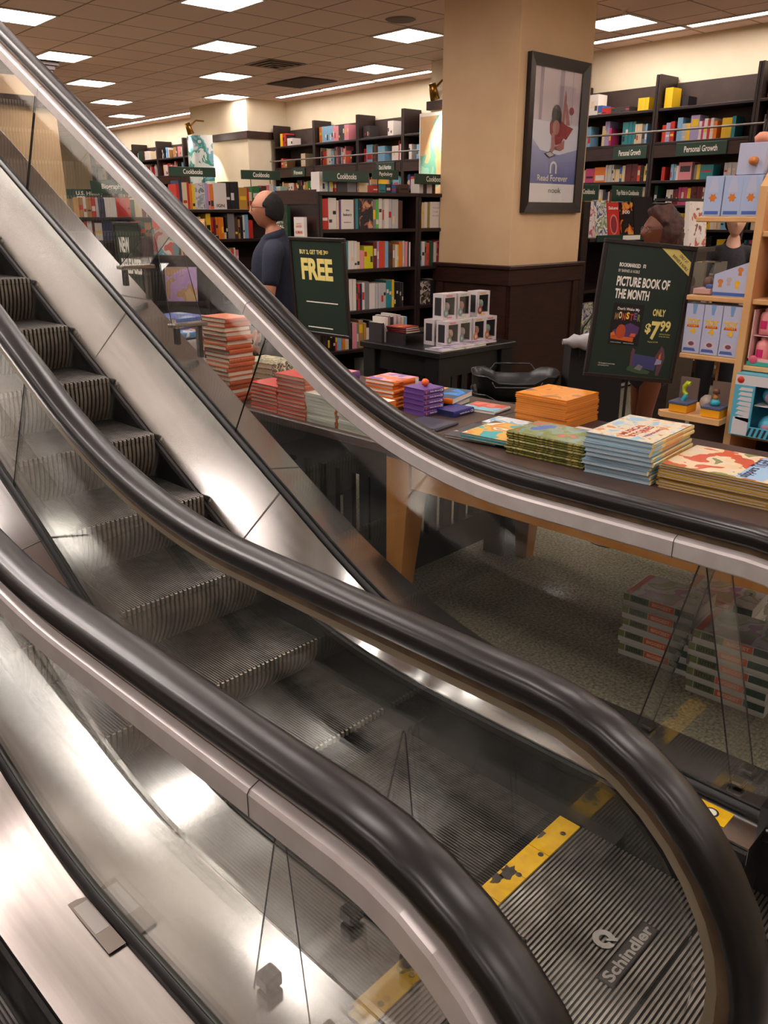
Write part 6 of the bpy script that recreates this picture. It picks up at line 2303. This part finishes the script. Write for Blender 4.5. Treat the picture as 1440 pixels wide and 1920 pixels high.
# ------------------------------------------------------------------ people
def skin(verts, edges, radii, sub=2, root=0):
    """limb tree grown into one surface; returns (verts, faces)"""
    me = bpy.data.meshes.new('limbs')
    me.from_pydata(verts, edges, [])
    o = bpy.data.objects.new('limbs', me)
    COL.objects.link(o)
    md = o.modifiers.new('skin', 'SKIN')
    md.use_smooth_shade = True
    for i, d in enumerate(me.skin_vertices[0].data):
        r_ = radii[i]
        d.radius = r_ if isinstance(r_, tuple) else (r_, r_)
        d.use_root = (i == root)
    sb = o.modifiers.new('sub', 'SUBSURF')
    sb.levels = sub
    sb.render_levels = sub
    dg = bpy.context.evaluated_depsgraph_get()
    ev = o.evaluated_get(dg)
    m2 = bpy.data.meshes.new_from_object(ev)
    v = [tuple(p.co) for p in m2.vertices]
    f = [tuple(p.vertices) for p in m2.polygons]
    bpy.data.objects.remove(o)
    bpy.data.meshes.remove(m2)
    return v, f


def chains(V, E, Rr):
    """every limb of the tree as its own closed tube, to be fused later"""
    kids = {}
    for a, c in E:
        kids.setdefault(a, []).append(c)
    out = []

    done = set()
    todo = [(0, c) for c in kids.get(0, [])]
    while todo:
        a, c = todo.pop(0)
        if (a, c) in done:
            continue
        run_ = [a, c]
        done.add((a, c))
        while True:
            ks = [q for q in kids.get(run_[-1], []) if (run_[-1], q) not in done]
            if not ks:
                break
            done.add((run_[-1], ks[0]))
            todo += [(run_[-1], q) for q in ks[1:]]
            run_.append(ks[0])
        out.append(run_)
    res = []
    for run_ in out:
        rr_ = [Rr[i] if isinstance(Rr[i], tuple) else (Rr[i], Rr[i]) for i in run_]
        if run_[0] != 0 or len(out) > 1 and run_ is not out[0]:
            rr_[0] = (min(rr_[0][0], rr_[1][0] * 1.05), min(rr_[0][1], rr_[1][1] * 1.05))
        res.append(skin([V[i] for i in run_], [(i, i + 1) for i in range(len(run_) - 1)], rr_, 2, 0))
    return res


def fuse(parts, voxel, name, m):
    """several closed shells -> one continuous smooth surface"""
    b = MB()
    for v, f in parts:
        b.add(v, f, m)
    o = b.build(name)
    import bmesh
    bm = bmesh.new()
    bm.from_mesh(o.data)
    bmesh.ops.remove_doubles(bm, verts=bm.verts, dist=1e-6)
    bmesh.ops.dissolve_degenerate(bm, edges=bm.edges, dist=1e-7)
    bmesh.ops.recalc_face_normals(bm, faces=bm.faces)
    bm.to_mesh(o.data)
    bm.free()
    md = o.modifiers.new('remesh', 'REMESH')
    md.mode = 'VOXEL'
    md.voxel_size = voxel
    md.use_smooth_shade = True
    sm_ = o.modifiers.new('smooth', 'SMOOTH')
    sm_.factor = .5
    sm_.iterations = 4
    dg = bpy.context.evaluated_depsgraph_get()
    me = bpy.data.meshes.new_from_object(o.evaluated_get(dg))
    o.modifiers.clear()
    o.data = me
    for p in me.polygons:
        p.use_smooth = True
    return o


def head_shell(c, s=1.0):
    """head facing +x with brow, nose, lips, chin; c = centre"""
    N, Mh = 40, 30
    rows = []
    for i in range(Mh + 1):
        ph = pi * i / Mh
        z = math.cos(ph)
        rad = math.sin(ph)
        row = []
        for k in range(N):
            a = 2 * pi * k / N
            x, y = math.cos(a) * rad, math.sin(a) * rad
            lx, ly, lz = x * .098, y * .077, z * .118
            if z < 0:      # jaw narrows, chin forward
                ly *= 1 + .28 * z
                if x > 0:
                    lx *= 1 + .02 * z
                else:
                    lx *= 1 + .35 * z
            if x > 0:
                g = lambda yy, zz, wy, wz: math.exp(-((ly - yy) / wy) ** 2 - ((lz - zz) / wz) ** 2)
                lx += .026 * g(0, -.018, .012, .018) + .012 * g(0, .006, .010, .02)
                lx -= .010 * (g(.032, .012, .016, .011) + g(-.032, .012, .016, .011))
                lx += .007 * (g(.03, .032, .03, .009) + g(-.03, .032, .03, .009))
                lx += .007 * g(0, -.052, .022, .007) + .006 * g(0, -.064, .018, .007)
                lx += .010 * g(0, -.092, .022, .014)
                lx -= .004 * g(0, -.078, .02, .006)
            row.append((c[0] + lx * s, c[1] + ly * s, c[2] + lz * s))
        rows.append(row)
    v = [p for r_ in rows for p in r_]
    f = []
    for i in range(Mh):
        for k in range(N):
            k2 = (k + 1) % N
            f.append((i * N + k, (i + 1) * N + k, (i + 1) * N + k2, i * N + k2))
    return v, f


def ear_shell(c, sy, s=1.0):
    v, f = [], []
    N = 14
    rows = [(.0, .016), (.006, .020), (.012, .017), (.012, .010)]
    b = MB()
    pts = []
    for dy, r_ in rows:
        pts.append([(c[0] + (-.006 * dy * 40 + r_ * .62 * math.cos(2 * pi * k / N)) * s, c[1] + sy * dy * s, c[2] + (r_ * 1.35 * math.sin(2 * pi * k / N)) * s) for k in range(N)])
    b.grid(pts, SKIN1, True)
    b.add(pts[0], [tuple(range(N))], SKIN1)
    b.add(pts[-1], [tuple(range(N))[::-1]], SKIN1)
    return b.v, b.f


def hand(w, d, n, s=1.0, curl=.5):
    """palm at w, pointing along d, n = palm normal; five separate fingers"""
    w, d, n = Vector(w), Vector(d).normalized(), Vector(n).normalized()
    sd = d.cross(n).normalized()
    V, E, Rr = [], [], []

    def ad(p, r_, par=None):
        V.append(tuple(p))
        Rr.append(r_ * s)
        if par is not None:
            E.append((par, len(V) - 1))
        return len(V) - 1
    parts = []
    a = ad(w, .020)
    c = ad(w + d * .05 * s, (.028), a)
    c2 = ad(w + d * .085 * s, (.026), c)
    Rr[1] = (.034 * s, .016 * s)
    Rr[2] = (.036 * s, .014 * s)
    parts.append(skin(V, E, Rr))
    for k, (o, L) in enumerate(((-.030, .066), (-.010, .076), (.010, .072), (.029, .056))):
        p0 = w + d * .075 * s + sd * o * s
        p1 = p0 + (d * .030 + sd * o * .1) * s
        a1 = curl * .8
        p2 = p1 + (d * math.cos(a1) + n * math.sin(a1)) * L * .42 * s
        p3 = p2 + (d * math.cos(a1 * 2) + n * math.sin(a1 * 2)) * L * .36 * s
        parts.append(skin([tuple(p0), tuple(p1), tuple(p2), tuple(p3)], [(0, 1), (1, 2), (2, 3)], [.009 * s, .0088 * s, .0080 * s, .0066 * s]))
    p0 = w + d * .025 * s - sd * .020 * s
    p1 = p0 + (-sd * .030 + d * .022 + n * .012) * s
    p2 = p1 + (-sd * .012 + d * .028 + n * .010) * s
    p3 = p2 + (d * .024 + n * .006) * s
    parts.append(skin([tuple(p0), tuple(p1), tuple(p2), tuple(p3)], [(0, 1), (1, 2), (2, 3)], [.013 * s, .0115 * s, .0098 * s, .0078 * s]))
    return parts


def person(name, label, loc, rz, H, skin_m, arms, female=False):
    """standing figure facing its own +x; arms = ((elbow, wrist, hand dir, palm normal) left, right) for 1.75 m height"""
    k = H / 1.75
    t = thing(name, label, 'person', loc, rz)
    sw = .165 if female else .19
    hp = .10 if female else .09
    V = [(0, 0, .95), (.005, 0, 1.12), (.0, 0, 1.30), (-.012, 0, 1.43), (-.006, 0, 1.50), (.008, 0, 1.58)]
    Rr = [(.125, .16), (.115, .145), (.125, .165), (.10, .14), (.056, .060), (.052, .056)]
    E = [(0, 1), (1, 2), (2, 3), (3, 4), (4, 5)]

    def ad(p, r_, par):
        V.append(p)
        Rr.append(r_ if isinstance(r_, tuple) else (r_, r_))
        E.append((par, len(V) - 1))
        return len(V) - 1
    for sy, lead in ((1, .06), (-1, -.05)):
        a = ad((0, sy * hp, .87), .088, 0)
        a = ad((.02 + lead * .5, sy * (hp + .005), .48), .056, a)
        a2 = ad((lead * .6 - .02, sy * (hp + .008), .34), .056, a)
        a = ad((lead - .01, sy * (hp + .01), .085), .038, a2)
        a = ad((lead + .07, sy * (hp + .02), .038), .036, a)
        ad((lead + .15, sy * (hp + .03), .03), .028, a)
    parts_h = []
    for sy, (el, wr, hd, pn) in zip((1, -1), arms):
        a = ad((-.015, sy * sw, 1.405), .055, 3)
        a = ad(el, .042, a)
        m_ = tuple((Vector(el) * .55 + Vector(wr) * .45))
        a = ad(m_, .038, a)
        ad(wr, .026, a)
        parts_h += hand(wr, hd, pn, 1.0, .5)
    body = chains(V, E, Rr)
    hc = (.035, 0, 1.662)
    parts = body + [head_shell(hc)] + parts_h + [ear_shell((.02, .072, 1.66), 1), ear_shell((.02, -.072, 1.66), -1)]
    o = fuse(parts, .0075, 'body', skin_m)
    o.parent = t
    o.scale = (k, k, k)
    return t, k, V, hc


def cloth(name, t, k, V, E, Rr, m, clip=None, vox=.011):
    """garment grown round the limbs, trimmed at the hem"""
    o = fuse(chains(V, E, Rr), vox, name, m)
    if clip:
        import bmesh
        bm = bmesh.new()
        bm.from_mesh(o.data)
        for co, no in clip:
            bmesh.ops.bisect_plane(bm, geom=bm.verts[:] + bm.edges[:] + bm.faces[:], plane_co=co, plane_no=no, clear_outer=True)
        bm.to_mesh(o.data)
        bm.free()
    o.parent = t
    o.scale = (k, k, k)
    return o


def hair_shell(name, t, k, hc, keep, grow, m, seed=0, rough=.0):
    """shell over the skull; keep(x,y,z)->thickness or None (unit sphere coordinates)"""
    N, Mh = 72, 54
    r_ = random.Random(seed)
    b = MB()
    pts = {}
    for i in range(Mh + 1):
        ph = pi * i / Mh
        for q in range(N):
            a = 2 * pi * q / N
            x, y, z = math.cos(a) * math.sin(ph), math.sin(a) * math.sin(ph), math.cos(ph)
            th = keep(x, y, z)
            if th is None:
                th = -.012
            th += r_.uniform(-rough, rough)
            lx, ly, lz = x * .098, y * .077, z * .118
            if z < 0:
                ly *= 1 + .15 * z
            n = Vector((x, y, z))
            pts[(i, q)] = (hc[0] + lx + n.x * th, hc[1] + ly + n.y * th, hc[2] + lz + n.z * th)
    rows = [[pts[(i, q)] for q in range(N)] for i in range(Mh + 1)]
    b.grid(rows, m, True, True)
    o = b.build(name, t)
    o.scale = (k, k, k)
    return o


def spectacles(t, k, hc, m):
    b = MB()
    for sy in (-1, 1):
        c = (hc[0] + .098, hc[1] + sy * .032, hc[2] + .010)
        b.tube([(c[0] - abs(math.cos(a)) * .004, c[1] + .023 * math.cos(a), c[2] + .017 * math.sin(a)) for a in [2 * pi * i / 14 for i in range(15)]], .0022, m, 6)
        b.tube([(c[0] - .004, hc[1] + sy * .056, c[2] + .004), (hc[0] + .05, hc[1] + sy * .080, c[2] + .006), (hc[0] - .0, hc[1] + sy * .080, c[2] + .004), (hc[0] - .02, hc[1] + sy * .078, c[2] - .012)], .0022, m, 6)
    b.tube([(hc[0] + .098, hc[1] - .010, hc[2] + .014), (hc[0] + .102, hc[1], hc[2] + .016), (hc[0] + .098, hc[1] + .010, hc[2] + .014)], .002, m, 6)
    o = b.build('spectacles', t)
    o.scale = (k, k, k)
    b = MB()
    for sy in (-1, 1):
        c = (hc[0] + .0975, hc[1] + sy * .032, hc[2] + .010)
        b.poly([(c[0] - abs(math.cos(a)) * .003, c[1] + .021 * math.cos(a), c[2] + .015 * math.sin(a)) for a in [2 * pi * i / 14 for i in range(14)]], WIN)
    q = b.build('lens', o)


NAVY = noise_mat('cloth_navy', (18, 25, 46), (13, 18, 36), 60, .85, 0, (1, 1, 1), .15)
MARN = noise_mat('cloth_maroon', (58, 34, 36), (46, 28, 30), 50, .9, 0, (1, 1, 1), .1)
CHAR = noise_mat('cloth_charcoal', (52, 50, 54), (40, 38, 42), 60, .9, 0, (1, 1, 1), .1)
HAIRB = noise_mat('hair_dark', (20, 14, 13), (11, 8, 8), 40, .85)
HAIRR = noise_mat('hair_auburn', (78, 40, 26), (46, 22, 16), 26, .7, 0, (1, 1, 1), .6)
SHOE = mat('shoe_black', (24, 22, 22), .4)


def shirt_tree(arms, sw, grow=.018, sleeve=.55):
    V = [(0, 0, .93), (.005, 0, 1.12), (0, 0, 1.30), (-.012, 0, 1.42), (-.006, 0, 1.475), (-.002, 0, 1.55)]
    Rr = [(.150, .185), (.132, .165), (.142, .182), (.118, .165), (.085, .10), (.066, .068)]
    E = [(0, 1), (1, 2), (2, 3), (3, 4), (4, 5)]
    for sy, (el, wr, hd, pn) in zip((1, -1), arms):
        s0 = Vector((-.015, sy * sw, 1.405))
        V.append(tuple(s0))
        Rr.append((.074, .074))
        E.append((3, len(V) - 1))
        if sleeve <= 1:
            V.append(tuple(s0 + (Vector(el) - s0) * sleeve))
            Rr.append((.064, .064))
            E.append((len(V) - 2, len(V) - 1))
            V.append(tuple(s0 + (Vector(el) - s0) * (sleeve + .28)))
            Rr.append((.062, .062))
            E.append((len(V) - 2, len(V) - 1))
        else:
            V.append(el)
            Rr.append((.056, .056))
            E.append((len(V) - 2, len(V) - 1))
            V.append(wr)
            Rr.append((.038, .038))
            E.append((len(V) - 2, len(V) - 1))
    return V, E, Rr


def trousers(t, k, m, hp=.09, zcut=.09, rk=.085):
    V = [(0, 0, .98), (0, 0, .90)]
    Rr = [(.138, .172), (.135, .17)]
    E = [(0, 1)]
    for sy, lead in ((1, .06), (-1, -.05)):
        n = len(V)
        V += [(0, sy * hp, .82), (.02 + lead * .5, sy * (hp + .005), .48), (lead - .01, sy * (hp + .01), zcut)]
        Rr += [(.105, .105), (rk, rk), (rk * .92, rk * .92)]
        E += [(1, n), (n, n + 1), (n + 1, n + 2)]
    return cloth('trousers', t, k, V, E, Rr, m)


def shoes(t, k, hp=.09):
    for sy, lead in ((1, .06), (-1, -.05)):
        V = [(lead - .05, sy * (hp + .01), .045), (lead + .03, sy * (hp + .015), .05), (lead + .12, sy * (hp + .025), .038), (lead + .185, sy * (hp + .03), .032)]
        p = skin(V, [(0, 1), (1, 2), (2, 3)], [(.044, .044), (.05, .052), (.047, .042), (.034, .030)], 2, 0)
        b = MB()
        b.add(p[0], p[1], SHOE, None, True)
        zmin = min(q[2] for q in b.v)
        b.v = [(q[0], q[1], max(0.0, q[2])) for q in b.v]
        o = b.build('shoe', t)
        o.scale = (k, k, k)


# the man in navy, walking away to the left, in profile
ARM = (((.015, .245, 1.13), (.10, .25, .90), (.25, .0, -1), (.0, -1, -.1)), ((.02, -.245, 1.13), (.14, -.235, .92), (.4, .1, -1), (.0, 1, -.1)))
t, k, V, hc = person('person', 'man in navy polo shirt and glasses walking past the bookcases, seen in profile', (3.885, 4.87, 0), R(134), 1.90, SKIN1, ARM)
sv, se, sr = shirt_tree(ARM, .19)
o = cloth('shirt', t, k, sv, se, sr, NAVY, [((0, 0, .885), (0, 0, -1)), ((0, 0, 1.512), (.25, 0, 1))])
b = MB()
for i in range(3):
    pass
rows = []
for (r1, z) in ((.080, 1.478), (.082, 1.492), (.074, 1.520), (.066, 1.526)):
    rows.append([(-.002 + r1 * .98 * math.cos(a), r1 * 1.05 * math.sin(a), z - .020 * math.cos(a)) for a in [2 * pi * i / 24 for i in range(24)]])
b.grid(rows, NAVY, True, True)
o = b.build('collar', t)
o.scale = (k, k, k)
trousers(t, k, MARN)
shoes(t, k)


def smooth01(d):
    d = max(0.0, min(1.0, d))
    return d * d * (3 - 2 * d)


def man_hair(x, y, z):
    front = .26 if z < .35 else .26 - 1.0 * (z - .35)        # receding temples, bald crown
    low = -.62 + .55 * max(0.0, x + .45)                      # nape rising towards the ear
    side = .10 - x if z < .12 else front - x
    d = min(side, z - low) + .012 * math.sin(23 * z + 9 * y)
    top = 1.0 - .75 * smooth01((z - .72) / .2)
    return -.012 + (.012 + .013 * top) * smooth01(d / .16 + .15)


hair_shell('hair', t, k, hc, man_hair, 0, HAIRB, 4, .0016)
spectacles(t, k, hc, mat('spectacle_frame', (30, 24, 22), .3))
b = MB()
TAT = mat('tattoo_ink', (120, 84, 70), .6)
for (s_, dx) in ((.38, .0), (.5, .006), (.62, -.004)):
    p = Vector((.015, .245, 1.13)).lerp(Vector((.10, .25, .90)), s_)
    b.lathe([(0, .001), (.012, 0), (.013, -.002)], TAT, 8, Matrix.Translation((p.x + dx, p.y + .0375 - .012 * s_, p.z)) @ Matrix.Rotation(-pi / 2, 4, 'X'))
o = b.build('tattoo', t)
o.scale = (k, k, k)

# the woman with auburn hair, facing left behind the sign
ARW = (((.0, .215, 1.13), (.17, .17, 1.02), (1, -.2, .1), (0, -1, -.2)), ((.0, -.215, 1.13), (.18, -.16, 1.03), (1, .2, .1), (0, 1, -.2)))
t, k, V, hc = person('person', 'woman with full auburn hair and glasses behind the picture-book sign', (5.215, 2.56, 0), R(141), 1.76, SKIN2, ARW, True)
sv, se, sr = shirt_tree(ARW, .165)
cloth('blouse', t, k, sv, se, sr, noise_mat('cloth_pale', (206, 200, 204), (190, 184, 190), 40, .8), [((0, 0, .86), (0, 0, -1)), ((0, 0, 1.505), (.3, 0, 1))])
Vs = [(0, 0, .98), (0, 0, .86), (0.005, 0, .62)]
cloth('shorts', t, k, Vs, [(0, 1), (1, 2)], [(.14, .175), (.15, .19), (.15, .20)], CHAR, [((0, 0, .58), (0, 0, -1))])
shoes(t, k, .10)


def afro(x, y, z):
    face = .06 if z < .25 else .06 + 1.15 * (z - .25)
    d = min(face - x + .10 * abs(y), z + .86 + .2 * max(0.0, -x))
    th = .036 + .022 * max(0.0, -x) + .006 * math.sin(8 * x + 5 * z) + .006 * math.sin(9 * y + 7 * z) + .003 * math.sin(25 * x + 21 * z + 17 * y)
    if z < 0:
        th += .010 * max(0.0, -x)
    return -.012 + (th + .012) * smooth01(d / .34 + .1)


hair_shell('hair', t, k, hc, afro, 0, HAIRR, 8, .0025)
spectacles(t, k, hc, mat('spectacle_silver', (120, 110, 110), .25, .8))

# the third shopper, mostly hidden by the toy shelves
ARC = (((.03, .235, 1.13), (.20, .14, 1.06), (.8, -.6, .1), (0, -.3, -1)), ((.03, -.235, 1.13), (.20, -.14, 1.06), (.8, .6, .1), (0, .3, -1)))
t, k, V, hc = person('person', 'person in a dark grey shirt, face mostly hidden by the toy shelf', (7.48, 3.02, 0), R(206), 1.80, SKIN3, ARC)
sv, se, sr = shirt_tree(ARC, .19, .018, 1.5)
cloth('shirt', t, k, sv, se, sr, CHAR, [((0, 0, .885), (0, 0, -1)), ((.02, 0, 1.50), (.55, 0, 1))])
trousers(t, k, mat('cloth_black', (22, 22, 26), .9))
shoes(t, k)
hair_shell('hair', t, k, hc, man_hair, 0, HAIRB, 5, .0016)
